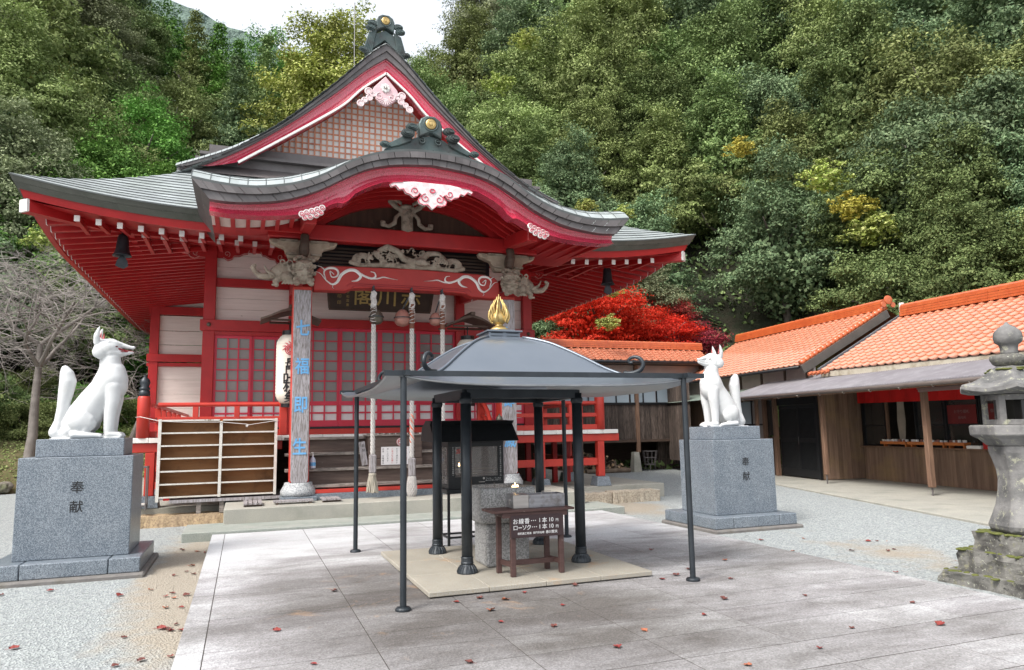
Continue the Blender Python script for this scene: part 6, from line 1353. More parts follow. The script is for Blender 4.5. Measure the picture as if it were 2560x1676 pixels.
# light chamber: six posts with openings
mb = MB(); r = .30
for k in range(6):
    a = 2*math.pi*(k+.15)/6; a2 = 2*math.pi*(k+1.15)/6; p, q = Vector((lx+r*math.cos(a), ly+r*math.sin(a), 0)), Vector((lx+r*math.cos(a2), ly+r*math.sin(a2), 0)); d = (q-p).normalized(); L_ = (q-p).length; nn = Vector((d.y, -d.x, 0))
    for (u0, u1, z0, z1) in ((0, .055, 1.546, 1.86), (L_-.055, L_, 1.546, 1.86), (.056, L_-.056, 1.546, 1.60), (.056, L_-.056, 1.80, 1.86)):
        mb.ob(p+d*(u0+u1)/2+Vector((0, 0, (z0+z1)/2))-nn*.02, d, nn, (0, 0, 1), (u1-u0)/2, .02, (z1-z0)/2)
mb.build('light_chamber', M['lanternstone'], o, bevel=.004); mb = MB(); mb.lathe([(.12, 1.55), (.12, 1.85)], (lx, ly, 0), 6); mb.build('dark_core', M['darkpane'], o)
mb = MB(); n = 36; G = []
for (r, z, w_) in ((.26, 1.862, 0), (.46, 1.865, .6), (.545, 1.885, 1), (.54, 1.925, 1), (.42, 1.975, .5), (.31, 2.04, .25), (.21, 2.12, .1), (.15, 2.155, 0), (.02, 2.157, 0)):
    row = []
    for k in range(n+1):
        a = 2*math.pi*k/n; h = abs(((k/n*6)+.5) % 1-.5)*2; f_ = math.cos(math.pi/6)/math.cos(((a+math.pi/6) % (math.pi/3))-math.pi/6); row.append((lx+r*f_*math.cos(a+.157), ly+r*f_*math.sin(a+.157), z+w_*.05*(f_-.866)/.134*.8+.006*noise.noise((a*3, r*9, 1))))
    G.append(row)
mb.grid(G); recalc(mb.build('lantern_roof', M['lichen'] if False else M['lanternstone'], o, smooth=False))
mb = MB(); mb.lathe([(.10, 2.14), (.16, 2.18), (.185, 2.23), (.18, 2.27), (.10, 2.285)], (lx, ly, 0), 16); lr_ = mb.build('lotus_ring', M['lichen'], o, smooth=True)
mb = MB(); mb.lathe([(.09, 2.28), (.078, 2.31), (.085, 2.375), (.09, 2.385), (.125, 2.41), (.135, 2.46), (.125, 2.52), (.08, 2.57), (.03, 2.60), (.008, 2.63)], (lx, ly, 0), 22); mb.build('onion_finial', M['lanternstone'], o, smooth=True)
mb = MB()
for k in range(140):
    side = rnd.choice((0, 1, 2, 3)); lev = rnd.choice(((.46, .252), (.35, .442), (.58, .032))); t = rnd.uniform(-1, 1)*lev[0]; e = lev[0]-rnd.uniform(.0, .07)*1.0
    x, y = ((t, -e), (-e, t), (t, e), (e, t))[side]; sph(mb, (lx+x, ly+y, lev[1]-.002), (rnd.uniform(.02, .06), rnd.uniform(.02, .06), rnd.uniform(.008, .016)))
for k in range(30): a = rnd.uniform(0, 6.28); r = rnd.uniform(.15, .26); sph(mb, (lx+r*math.cos(a), ly+r*math.sin(a), 2.135-.35*(r-.15)), (.035, .035, .012))
tag(mb.build('moss', M['moss'], o, smooth=True), kind='stuff')
# ================================================================ RIGHT-HAND BUILDINGS
an = R(8.3); D1 = Vector((math.sin(an), math.cos(an), 0)); D2 = Vector((math.cos(an), -math.sin(an), 0)); O0 = Vector((16.0, 15.45, 0))
def S(u, v, z): p = O0+D1*u+D2*v; return (p.x, p.y, z)
SH = MB
def sbox(mb, u0, u1, v0, v1, z0, z1):
    P_ = [S(u, v, z) for z in (z0, z1) for (u, v) in ((u0, v0), (u1, v0), (u1, v1), (u0, v1))]
    mb.add(P_, [(0,3,2,1)[::-1],(4,5,6,7)[::-1],(0,1,5,4)[::-1],(1,2,6,5)[::-1],(2,3,7,6)[::-1],(3,0,4,7)[::-1]])
def splanks(mb, u0, u1, v, z0, z1, w_=.14, along='u', th=.02):
    n = max(1, int(abs(u1-u0)/w_)); 
    for k in range(n):
        a = u0+(u1-u0)*k/n; b_ = u0+(u1-u0)*(k+1)/n; e = rnd.uniform(0, .008); a, b_ = min(a, b_)+.002, max(a, b_)-.002
        if along == 'u': sbox(mb, a, b_, v-e, v+th, z0, z1)
        else: sbox(mb, v-th, v+e, a, b_, z0, z1) if False else sbox(mb, v-e, v+th, a, b_, z0, z1)
# tiled roof surface with real S-tiles: param along eave (s) and up the slope (t)
def tiled(name, parent, p00, p10, p01, p11, tw=.27, tl=.235, amp=.028, mat='tile', left_cut=None):
    # p00,p10 eave left/right; p01,p11 ridge left/right
    p00, p10, p01, p11 = map(Vector, (p00, p10, p01, p11)); nrm = (p10-p00).cross(p01-p00).normalized()
    if nrm.z < 0: nrm = -nrm
    nc = max(1, round((p10-p00).length/tw)); nr = max(1, round((p01-p00).length/tl)); sub = 6; mb = MB()
    for r in range(nr):
        t0, t1 = r/nr, (r+1)/nr+.012
        for c in range(nc):
            A, B_ = [], []
            for i in range(sub+1):
                s_ = (c+i/sub)/nc; ph = i/sub; w_ = amp*(1.25*math.exp(-((ph-.16)/.16)**2)+.55*math.exp(-((ph-1.16)/.16)**2)-.35*math.sin(math.pi*ph))
                bl = lambda t: (p00*(1-s_)+p10*s_)*(1-t)+(p01*(1-s_)+p11*s_)*t
                A.append(tuple(bl(t0)+nrm*(w_+.034))); B_.append(tuple(bl(min(1, t1))+nrm*(w_+.004)))
            C_ = [tuple(Vector(q)-nrm*.03) for q in A]
            mb.grid([C_, A, B_])
    o_ = mb.build(name, M[mat], parent); o_.data.shade_smooth(); md = o_.modifiers.new('e', 'EDGE_SPLIT'); md.split_angle = R(50); return o_
def ridge_caps(name, parent, a, b_, n_rows=4, h=.30, w_=.26, mat='tilecap'):
    a, b_ = Vector(a), Vector(b_); L_ = (b_-a).length; d = (b_-a)/L_; mb = MB()
    for k in range(n_rows):
        z = h*k/n_rows; ww = w_-.02*k
        n = int(L_/.30)
        for i in range(n):
            p = a+d*(L_*i/n)+Vector((0, 0, z)); q = a+d*(L_*(i+1)/n-.006)+Vector((0, 0, z)); mb.bar(p+Vector((0, 0, h/n_rows/2)), q+Vector((0, 0, h/n_rows/2)), ww+(.012 if k % 2 else 0), h/n_rows-.008)
    n = int(L_/.27)
    for i in range(n):
        p = a+d*(L_*i/n)+Vector((0, 0, h+.01)); q = a+d*(L_*(i+1)/n+.01)+Vector((0, 0, h+.01)); mb.tube([p, q], [.085, .075], 10)
    return mb.build(name, M[mat], parent)
B1 = thing('souvenir_shop', 'long wooden souvenir shop with glossy orange tile roof and grey lean-to', 'shop', S(-3, 1, GZ))
# slab
mb = MB(); mb.prism([(13.15, 15.9), (10.98, 9.18), (9.6, 5.0), (21, 3.0), (22, 20.5), (14.4, 20.5)], GZ-.05, .052, fr=((0,0,0), (1,0,0), (0,0,1), (0,1,0))); sl_ = recalc(mb.build('shop_slab', M['concrete'], bevel=.015)); tag(sl_, 'pale concrete slab in front of the souvenir shop', 'slab')
# counter wall, board wall
mb = MB(); splanks(mb, -11, -.02, 0, .055, .92, .11); mb.build('counter_wall', M['plank2'], B1)
mb = MB(); sbox(mb, -11, 0, -.10, .14, .922, .955); mb.build('counter_top', M['postwood'], B1)
mb = MB()
for k in range(10): a = -1.32+.132*k; sbox(mb, -.0-rnd.uniform(0, .008), .05, a+.002, a+.13, .07, 2.62)
mb.build('board_panel', M['plank2'], B1); mb = MB(); sbox(mb, -.03, .06, -1.40, -1.325, .07, 2.6); mb.build('black_corner_post', M['blackframe'], B1)
mb = MB(); sbox(mb, .065, .12, -.7, 3.2, .06, 3.2); sbox(mb, -11, -.01, 2.6, 2.66, .06, 3.0); sbox(mb, -11, .06, .15, 2.6, .06, .08); mb.build('inner_wall', mk('dim_shop_interior', (.05,.038,.03), (.08,.06,.045), 3, .8, .1), B1)
mb = MB(); sbox(mb, -11, 0, .0, .06, 2.15, 2.62); mb.build('upper_wall', M['darkwood'], B1)
mb = MB(); sbox(mb, -11, -.0, .05, 2.6, 2.63, 2.66); mb.build('shop_ceiling', M['darkwood'], B1)
# shop windows: frames and dark panes
for k, u in enumerate((-.04, -.95, -1.95, -2.9, -3.9, -4.9)):
    mb = MB(); sbox(mb, u-.05, u, .0, .07, .957, 2.148); mb.build('window_post', M['postwood' if k == 1 else 'blackframe'], B1)
for (u0, u1, v) in ((-.9, -.09, .04), (-2.85, -2.0, .05), (-3.85, -2.95, .05), (-4.85, -3.95, .05), (-6.5, -4.95, .05)):
    mb = MB(); sbox(mb, u0, u1, v, v+.006, 1.0, 2.14); w_ = mb.build('window_pane', M['darkpane'], B1); mb = MB(); sbox(mb, u0, u1, v-.02, v+.02, .958, .998); sbox(mb, u0, u1, v-.015, v-.002, 1.48, 1.51); sbox(mb, u0, u0+.03, v-.02, v-.002, 1.0, 2.14); sbox(mb, u1-.03, u1, v-.02, v-.002, 1.0, 2.14); mb.build('window_frame', M['blackframe'], w_)
mb = MB(); sbox(mb, -3.8, -2.98, .032, .036, 1.52, 1.95); sbox(mb, -4.75, -4.0, .032, .036, 1.55, 1.95); mb.build('red_poster', mk('dull_red_poster', (.17,.02,.02), (.12,.015,.015), 2, .4, 0), B1)
mb = MB(); exx = -D1
for (u, s1, s2) in ((-3.4, 'お守り御札', '授与所'), (-4.4, '御朱印受付', 'おみくじ')): mb = MB(); text(mb, s1, .09, Vector(S(u, .028, 1.80)), ex=exx, depth=.002); text(mb, s2, .075, Vector(S(u, .028, 1.66)), ex=exx, depth=.002); mb.build('poster_lettering', M['fadedink'], B1)
mb = MB()
for k in range(7): mb.tube([S(-1.5+.03*k, .1, 2.12), S(-1.52+.04*k, .1, 1.6), S(-1.45+.02*k, .1, 1.0)], .02, 5)
mb.build('tied_curtain', mk('pale_curtain', (.33,.28,.23), None, 3, .8, .1), B1)
# sliding lattice door
for (u0, u1, v) in ((1.05, 2.02, -1.24), (.12, 1.04, -1.28)):
    mb = MB(); sbox(mb, u0, u0+.07, v, v+.035, .09, 2.12); sbox(mb, u1-.07, u1, v, v+.035, .09, 2.12); sbox(mb, u0+.07, u1-.07, v+.001, v+.034, .09, .30); sbox(mb, u0+.07, u1-.07, v+.001, v+.034, 1.06, 1.17); sbox(mb, u0+.07, u1-.07, v+.001, v+.034, 2.03, 2.12); d_ = mb.build('sliding_door', M['blackframe'], B1)
    mb = MB(); sbox(mb, u0+.05, u1-.05, v+.024, v+.028, .2, 2.08); mb.build('door_glass', mk('milky_door_glass', (.17,.17,.16), None, 2, .3, 0), d_)
    mb = MB(); n = 15
    for k in range(n): u = u0+.09+(u1-u0-.18)*k/(n-1); sbox(mb, u-.014, u+.014, v+.006, v+.021, .302, 1.058); sbox(mb, u-.014, u+.014, v+.006, v+.021, 1.172, 2.028)
    mb.build('slats', M['blackframe'], d_); mb = MB(); sbox(mb, u0+.02, u0+.05, v-.008, v-.001, 1.0, 1.22); mb.build('door_pull', M['steel'], d_)
mb = MB(); sbox(mb, .0, 2.3, -1.27, -1.2, 2.125, 2.64); mb.build('door_head', M['blackframe'], B1)
for (u, v, m_) in ((2.12, -1.30, 'postwood'), (2.72, -1.28, 'postwood')): mb = MB(); sbox(mb, u-.06, u+.06, v-.06, v+.06, .055, 2.65); mb.build('wall_post', M[m_], B1, bevel=.006)
mb = MB(); sbox(mb, 2.2, 2.66, -1.25, -1.2, .06, 1.2); mb.build('dark_panel', M['darkwood'], B1); mb = MB(); sbox(mb, 2.2, 2.66, -1.24, -1.2, 1.24, 2.3); mb.build('window_pane', M['darkpane'], B1)
for (u0, u1) in ((2.82, 3.5), (3.56, 4.3), (4.36, 5.2)): mb = MB(); sbox(mb, u0, u1, -1.24, -1.2, .9, 2.3); w_ = mb.build('window_pane', M['window'] if u0 > 3.5 else M['glass'], B1); mb = MB(); sbox(mb, u0-.04, u0, -1.26, -1.2, .9, 2.34); sbox(mb, u0, u1, -1.255, -1.241, 1.55, 1.6); mb.build('window_frame', M['blackframe'], w_)
mb = MB(); splanks(mb, 2.82, 8.6, -1.22, .06, .89, .14); sbox(mb, 5.3, 8.6, -1.22, -1.18, .89, 2.6); mb.build('low_board_wall', M['plank2'], B1)
# lean-to roof on posts
LT = smooth_tab
z_e, z_t = 2.40, 2.98
mb = MB(); G = [[S(u, v, z) for u in np.arange(-11.5, 3.01, .5)] for (v, z) in ((-2.45, z_e), (-1.0, 2.86), (-.35, 3.05))]
mb.shell(G, lambda p: (p[0], p[1], p[2]-.03)); recalc(mb.build('lean_to_roof', M['sheetroof'], B1)); mb = MB()
for k in range(190): u = -11.5+14.5*k/190; mb.tube([S(u, -2.46, z_e+.012), S(u, -.4, 3.055)], .010, 3, False)
mb.build('roof_corrugation', M['sheetroof'], B1)
mb = MB(); mb.tube([S(-11.5, -2.50, z_e-.06), S(3.0, -2.50, z_e-.06)], .045, 8); gt = mb.build('gutter', mk('brown_gutter', (.13,.105,.095), None, 4, .4, .05), B1, smooth=True)
mb = MB()
for k in range(14): u = -9+.9*k; mb.tube([S(u, -2.46, z_e-.02), S(u, -2.53, z_e-.10), S(u, -2.5, z_e-.14), S(u, -2.46, z_e-.12)], .008, 4)
mb.build('gutter_hooks', M['steel'], gt)
mb = MB(); sbox(mb, -11.5, 3.0, -2.38, -2.30, z_e-.12, z_e-.02); sbox(mb, -11.5, 3.0, -1.22, -1.15, 2.65, 2.78)
for k in range(16): u = -11+.93*k; p, q = S(u, -2.4, z_e-.03), S(u, -1.0, 2.82); mb.bar(p, q, .05, .06)
mb.build('lean_to_rafters', M['postwood'], B1)
for (u, v, wd, z0) in ((-.95, -1.86, .10, .28), (-4.45, -1.88, .115, .22), (-8.0, -1.9, .11, .22), (2.2, -1.86, .09, .05)):
    mb = MB(); sbox(mb, u-wd/2, u+wd/2, v-wd/2, v+wd/2, z0, 2.6 if False else 2.52); p_ = mb.build('porch_post', M['postwood'], B1, bevel=.008); mb = MB(); mb.tube([S(u, v, .052), S(u, v, z0)], .018, 8); mb.build('post_pin', M['band'], p_)
# shop main tiled roof with fascia, rake board
zE, zR, vE, vR = 3.00, 4.62, -1.2, 1.9
tiled('tiled_roof', B1, S(-.1, vE, zE), S(-11.5, vE, zE-.2), S(.35, vR, zR), S(-11.5, vR, zR-.28))
mb = MB(); mb.bar(S(-.05, vE+.05, zE-.085), S(-11.5, vE+.05, zE-.285), .06, .15); mb.build('white_fascia', mk('stained_fascia', (.5,.46,.38), (.42,.38,.3), 3, .7, .1, dirt=(.25,.2,.14), dscale=3), B1); mb = MB(); sbox(mb, -11.5, .0, vE+.1, -.2, zE-.2, zE-.12); mb.build('eave_soffit', M['darkwood'], B1)
ridge_caps('roof_ridge', B1, S(.30, vR, zR), S(-11.5, vR, zR-.28), 4, .28)
mb = MB(); p, q = Vector(S(0.0, vE, zE)), Vector(S(.42, vR, zR)); mb.bar(p, q, .05, .16); mb.build('rake_board', mk('grey_blue_metal', (.17,.20,.22), None, 3, .4, .05, metallic=.3), B1)
mb = MB(); sbox(mb, .0, .04, -1.0, 3.6, 2.6, 3.1); mb.add([S(.05, vE+.1, zE-.1), S(.35, vR, zR-.05), S(.3, 4.6, 3.2), S(.3, 4.6, 2.5), S(.05, -1.1, 2.5)], [(0,1,2,3,4)]); mb.build('gable_wall', M['cwall'], B1)
mb = MB(); n = 8
for k in range(5): mb.tube([S(.1-.18*(k-1), vE-.02, zE-.02), S(.1-.18*(k-1), vE-.14, zE-.06)], .05, 8)
mb.build('eave_end_tiles', M['tilecap'], B1); mb = MB(); mb.tube([(S(.33, vR, zR+.05)[0], S(.33, vR, zR+.05)[1], zR+.05+.36*t) for t in (0, .5, 1)], .07, 8); mb.build('mortar_end', M['white'], B1)
# entrance wing behind with its own tiled roof
B2 = thing('entrance_wing', 'lower wing with orange tiled roof between the corridor and the souvenir shop', 'building', S(4, 1, GZ))
zE2, zR2, vE2, vR2 = 3.22, 4.98, -1.35, 1.85
tiled('tiled_roof', B2, S(8.3, vE2, zE2), S(.62, vE2, zE2), S(9.6, vR2, zR2-.02), S(.95, vR2, zR2-.02))
ridge_caps('roof_ridge', B2, S(9.6, vR2, zR2), S(1.0, vR2, zR2-.05), 4, .24)
mb = MB(); 
for k in range(22):
    t = k/21; p = Vector(S(.60, vE2, zE2+.06)).lerp(Vector(S(.93, vR2, zR2+.02)), t); q = Vector(S(.60, vE2, zE2+.06)).lerp(Vector(S(.93, vR2, zR2+.02)), min(1, t+1/20)); mb.tube([p, q], [.085, .07], 8)
mb.build('verge_tiles', M['tilecap'], B2, smooth=True)
mb = MB(); p, q = Vector(S(.52, vE2, zE2-.12)), Vector(S(.85, vR2, zR2-.18)); mb.bar(p, q, .05, .24); mb.build('verge_board', mk('dark_grey_flashing', (.12,.11,.10), None, 3, .5, .05), B2)
o2, = [thing]; mb = MB(); mb.lathe([(.14, 0), (.13, .03), (.06, .04)], S(.80, vR2, zR2+.22), 14, ax=tuple(D2), ay=(0,0,1), az=tuple(-D1)); mb.lathe([(.09, 0), (.08, .03)], S(.82, vR2+.16, zR2+.08), 12, ax=tuple(D2), ay=(0,0,1), az=tuple(-D1)); mb.lathe([(.09, 0), (.08, .03)], S(.82, vR2-.16, zR2+.08), 12, ax=tuple(D2), ay=(0,0,1), az=tuple(-D1)); mb.build('ridge_end_tile', M['tilecap'], B2)
mb = MB(); mb.tube([S(8.4, vE2-.06, zE2-.05), S(.6, vE2-.06, zE2-.05)], .04, 8); mb.build('gutter', M['blackframe'], B2, smooth=True)
mb = MB(); sbox(mb, .6, 8.6, -.95, -.88, 2.3, 3.45); mb.build('upper_wall', M['cwall'], B2); mb = MB()
for u in (.9, 2.0, 3.3, 4.6, 6.0, 7.4): sbox(mb, u-.05, u+.05, -.98, -.951, 2.3, 3.4)
mb.build('wall_post', M['darkwood'], B2); mb = MB(); mb.grid([[S(8.6, -2.0, 2.45), S(2.9, -2.0, 2.45)], [S(8.6, -.98, 2.75), S(2.9, -.98, 2.75)]]); mb.build('small_lean_to', mk('green_grey_sheet', (.20,.25,.21), None, 3, .5, .05), B2)
mb = MB(); mb.grid([[S(8.6, vR2, zR2-.05), S(.9, vR2, zR2-.05)], [S(8.6, 5.0, 3.3), S(.9, 5.0, 3.3)]]); mb.grid([[S(.3, vR, zR-.05), S(-11.5, vR, zR-.05)], [S(.3, 5.0, 3.0), S(-11.5, 5.0, 3.0)]]); mb.build('rear_slope', M['tilecap'], B2)
# raised corridor building
B3 = thing('corridor_building', 'raised corridor of dark vertical planks with pale windows and an orange tiled roof', 'building', (12, 24.5, GZ)); YC = 24.08
mb = MB(); n = 62
for k in range(n): a = 7.6+(17.2-7.6)*k/n; e = rnd.uniform(0, .012); mb.b(a+.003, a+(9.6/n)-.003, YC-e, YC+.03, 1.10+rnd.uniform(-.015, .01), 2.40)
mb.build('plank_wall', M['plank'], B3); mb = MB(); mb.b(7.6, 17.2, YC+.04, YC+.1, 1.1, 4.1); mb.build('upper_wall', M['cwall'], B3)
mb = MB(); mb.b(7.6, 17.2, YC-.06, YC+.02, 2.405, 2.48); mb.b(7.6, 17.2, YC-.04, YC+.02, 3.30, 3.38); mb.build('window_sill', M['blackframe'], B3)
for k in range(8):
    a = 7.9+1.16*k; mb = MB(); mb.b(a, a+1.10, YC+.02, YC+.035, 2.485, 3.295); w_ = mb.build('window_pane', M['window'], B3); mb = MB(); mb.b(a+.53, a+.57, YC-.02, YC+.018, 2.485, 3.295); mb.b(a-.04, a, YC-.02, YC+.018, 2.485, 3.295); mb.build('window_frame', M['blackframe'], w_)
for x in (8.6, 11.4, 13.95, 16.9): mb = MB(); mb.b(x-.07, x+.07, YC-.08, YC+.03, .62, 4.05); p_ = mb.build('wall_post', M['postwood'], B3, bevel=.006); mb = MB(); mb.lathe([(.07, 0), (.07, .03)], (x, YC-.082, 3.62), 12, ax=(1,0,0), ay=(0,0,1), az=(0,-1,0)); mb.build('log_end', M['lightwood'], p_)
for x in (8.6, 11.4, 13.82): mb = MB(); mb.add([(x-.17, YC-.17, GZ), (x+.17, YC-.17, GZ), (x+.17, YC+.17, GZ), (x-.17, YC+.17, GZ), (x-.11, YC-.11, .63), (x+.11, YC-.11, .63), (x+.11, YC+.11, .63), (x-.11, YC+.11, .63)], [(0,3,2,1),(4,5,6,7),(0,1,5,4),(1,2,6,5),(2,3,7,6),(3,0,4,7)]); mb.build('concrete_footing', M['concrete'], B3, bevel=.01)
mb = MB(); mb.b(7.6, 17.2, YC-.05, YC+2.4, 1.0, 1.095); mb.b(7.6, 17.2, YC+2.4, YC+2.45, GZ, 1.0); mb.build('floor_structure', M['darkwood'], B3)
tiled('tiled_roof', B3, (7.4, YC-.55, 4.02), (17.0, YC-.55, 4.02), (7.4, YC+.75, 4.62), (17.4, YC+.75, 4.62)); ridge_caps('roof_ridge', B3, (7.4, YC+.75, 4.62), (17.5, YC+.75, 4.62), 3, .22, .24)
mb = MB(); mb.grid([[(7.4, YC+.8, 4.6), (17.4, YC+.8, 4.6)], [(7.4, YC+2.2, 3.9), (17.4, YC+2.2, 3.9)]]); mb.build('rear_slope', M['tilecap'], B3); mb = MB(); mb.tube([(7.4, YC-.62, 3.97), (17.0, YC-.62, 3.97)], .05, 8); mb.tube([(16.75, YC-.62, 3.95), (16.75, YC-.2, 3.6), (16.75, YC-.15, .3)], .045, 8); mb.build('gutter', M['iron'], B3, smooth=True)
mb = MB(); mb.b(7.4, 17.0, YC-.5, YC+.6, 3.9, 3.93); mb.build('eave_soffit', M['darkwood'], B3)
mb = MB(); splanks(mb, 6.6, 8.5, -1.9, .3, 3.3, .15); mb.build('side_plank_wall', M['plank'], B3); mb = MB(); mb.b(15.3, 17.6, 24.9, 25.1, GZ, .32); mb.b(15.3, 17.6, 24.85, 25.0, .325, 1.0); mb.build('base_wall', M['plank'], B3)
# red cloth, display trays, bottles
G = [[S(-.06-3.9*i/60, -.12+.025*math.sin(i*.8)+.012*math.sin(i*2.1), 2.44-.05*i/60-.33*j/6) for i in range(61)] for j in range(7)]
mb = MB(); mb.grid(G); o = mb.build('red_curtain', M['vermred'], loc=S(-2, -.12, 2.4), smooth=True); tag(o, 'short red cloth curtain hanging over the shop counter', 'curtain')
G = [[S(-4.05-2.5*i/40, -.12+.025*math.sin(i*.8), 2.42-.05*i/60-.28*j/6) for i in range(41)] for j in range(7)]
mb = MB(); mb.grid(G); o = mb.build('red_curtain', M['vermred'], loc=S(-5, -.12, 2.4), smooth=True); tag(o, 'red cloth curtain beyond the counter post, partly behind the stone lantern', 'curtain')
def tray(u0, u1, lb):
    o = thing('display_tray', lb, 'tray', S((u0+u1)/2, 0, .957), 'orange wooden display trays on the shop counter')
    om = M['traywood'] = M.get('traywood') or mk('orange_varnished_wood', (.50,.17,.05), (.42,.13,.04), 5, .4, .1)
    mb = MB(); sbox(mb, u0, u1, -.12, .10, 1.03, 1.05); sbox(mb, u0, u1, -.14, -.12, 1.02, 1.09); sbox(mb, u0, u0+.015, -.119, .10, 1.051, 1.09); mb.build('tray_top', om, o); mb = MB(); sbox(mb, u0+.05, u0+.09, -.08, .08, .957, 1.029); sbox(mb, u1-.09, u1-.05, -.08, .08, .957, 1.029); mb.build('tray_feet', om, o)
    for k in range(int((u1-u0)/.075)):
        u = u0+.04+.075*k; q = rnd.choice(('paper', 'paper', 'white', 'tablecopper', 'cream')); mb = MB(); v = rnd.uniform(-.09, .0); P_ = Vector(S(u, v, 1.051)); mb.ob(P_+Vector((0, 0, .05)), D1, D2, (0, 0, 1), .028, .03, rnd.uniform(.03, .05)); s_ = mb.build('small_charm', M[q], loc=tuple(P_), bevel=.006)
        tag(s_, 'little wrapped charm standing in an orange display tray on the counter', 'charm', 'wrapped charms in the display trays')
tray(-1.75, -.85, 'display tray of charms on the counter, farthest from the lantern'); tray(-2.95, -1.8, 'middle display tray of charms on the shop counter'); tray(-3.55, -3.0, 'short display tray of charms behind the leaning porch post')
mb = MB(); sbox(mb, -3.98, -3.6, -.13, .08, .957, 1.03); tag(mb.build('white_carton', M['white'], loc=S(-3.8, 0, .957), bevel=.005), 'low white cardboard box on the counter beside the trays', 'box')
for k in range(3):
    u = -4.15-.12*k; P_ = Vector(S(u, .02, .957)); o = thing('glass_bottle', ['dark bottle with white cap on the counter, nearest the white carton', 'middle one of three dark bottles with white caps on the counter', 'dark bottle with white cap on the counter, nearest the stone lantern'][k], 'bottle', tuple(P_)); mb = MB(); mb.lathe([(.035, 0), (.038, .01), (.038, .16), (.015, .21), (.014, .25)], tuple(P_), 14); mb.build('bottle_body', mk('dark_bottle_glass', (.02,.04,.025), None, 5, .1, 0), o, smooth=True); mb = MB(); mb.lathe([(.018, .245), (.018, .275)], tuple(P_), 10); mb.lathe([(.0395, .06), (.0395, .13)], tuple(P_), 14); mb.build('cap_and_label', M['white'], o)
mb = MB(); sbox(mb, -4.30, -4.05, -.13, -.06, .957, 1.15); tag(mb.build('red_collection_box', M['red'], loc=S(-4.2, -.1, .957), bevel=.005), 'small red box in front of the bottles on the counter', 'box'); mb = MB(); mb.ob(Vector(S(-4.62, -.08, 1.06)), D1, (D2+Vector((0,0,.4))).normalized(), (Vector((0,0,1))-D2*.4).normalized(), .09, .008, .10); tag(mb.build('white_price_card', M['paper'], loc=S(-4.62, -.08, .96)), 'tilted white price card at the counter end', 'card')
mb = MB(); sbox(mb, -8, -4.6, -2.15, -2.05, 2.20, 2.25); sbox(mb, -8, -4.58, -2.16, -2.04, 2.251, 2.28); tag(mb.build('strip_light_housing', M['steel'], loc=S(-6, -2.1, 2.2)), 'unlit metal strip light housing under the lean-to near the lantern', 'strip light')
mb = MB(); sbox(mb, -5.35, -5.0, -.012, -.004, .20, .44); sbox(mb, -5.32, -5.03, -.03, -.0125, .25, .40); mb.build('wall_vent', M['steel'], B1)
# firewood under the corridor
wood = MB(); FW = mk('firewood', (.10,.07,.05), (.2,.15,.11), 5, .85, .4, 15); FE = mk('cut_wood_end', (.38,.26,.15), (.3,.2,.12), 5, .8, .2)
log = None
spots = []
for k in range(86):
    x = 10.9+2.5*rnd.random(); z = GZ+.05+rnd.random()*max(.1, .85-.55*abs(x-11.9)); spots.append((x, YC+.15+rnd.random()*.6, z))
for k, (x, y, z) in enumerate(spots):
    if k < 3:
        r = (.045, .06, .03)[k]; mb = MB(); mb.lathe([(r, -.3), (r*1.05, 0), (r, .3)], (0, 0, 0), 8, ax=(0,1,0), ay=(0,0,1), az=(1,0,0)); l0 = mb.build('firewood_log', FW, loc=(0, 0, 0)); mb = MB(); mb.lathe([(r*.96, .3), (r*.96, .306)], (0, 0, 0), 8, ax=(0,1,0), ay=(0,0,1), az=(1,0,0)); mb.build('cut_end', FE, l0); mb = MB(); mb.lathe([(r*.96, -.306), (r*.96, -.3)], (0, 0, 0), 8, ax=(0,1,0), ay=(0,0,1), az=(1,0,0)); mb.build('cut_end', FE, l0)
        tag(l0, 'split firewood log in the heap under the raised corridor', 'log', 'firewood heaped under the corridor'); spots[k] = l0; lo = l0
    else: lo = copy_tree(spots[k % 3])
    lo.location = (x, y, z); lo.rotation_euler = (rnd.uniform(-.2, .2), rnd.uniform(-.6, .6), R(rnd.choice((60, 80, 100, 20, 140))+rnd.uniform(-15, 15)))
mb = MB(); mb.lathe([(.08, -.9), (.09, .9)], (0, 0, 0), 10, ax=(0,1,0), ay=(0,0,1), az=(1,0,0)); lg = mb.build('long_log', FW, loc=(0,0,0)); lg.location = (12.6, YC-.1, GZ+.08); tag(lg, 'long thick log lying in front of the firewood heap', 'log')
o = thing('wire_basket', 'rusty wire basket on legs beside the concrete footing under the corridor', 'basket', (14.5, YC+.1, GZ)); mb = MB()
for k in range(10): a = 2*math.pi*k/10; mb.tube([(14.5+.2*math.cos(a), YC+.1+.2*math.sin(a), GZ+.25), (14.5+.28*math.cos(a), YC+.1+.28*math.sin(a), GZ+.75)], .01, 4)
for (r, z) in ((.2, .25), (.24, .5), (.28, .75)): mb.tube([(14.5+r*math.cos(2*math.pi*k/20), YC+.1+r*math.sin(2*math.pi*k/20), GZ+z) for k in range(21)], .012, 4)
mb.build('basket_wires', M['band'], o); mb = MB()
for k in range(3): a = 2*math.pi*k/3; mb.tube([(14.5+.18*math.cos(a), YC+.1+.18*math.sin(a), GZ+.25), (14.5+.25*math.cos(a), YC+.1+.25*math.sin(a), GZ)], .012, 5)
mb.build('basket_legs', M['band'], o)
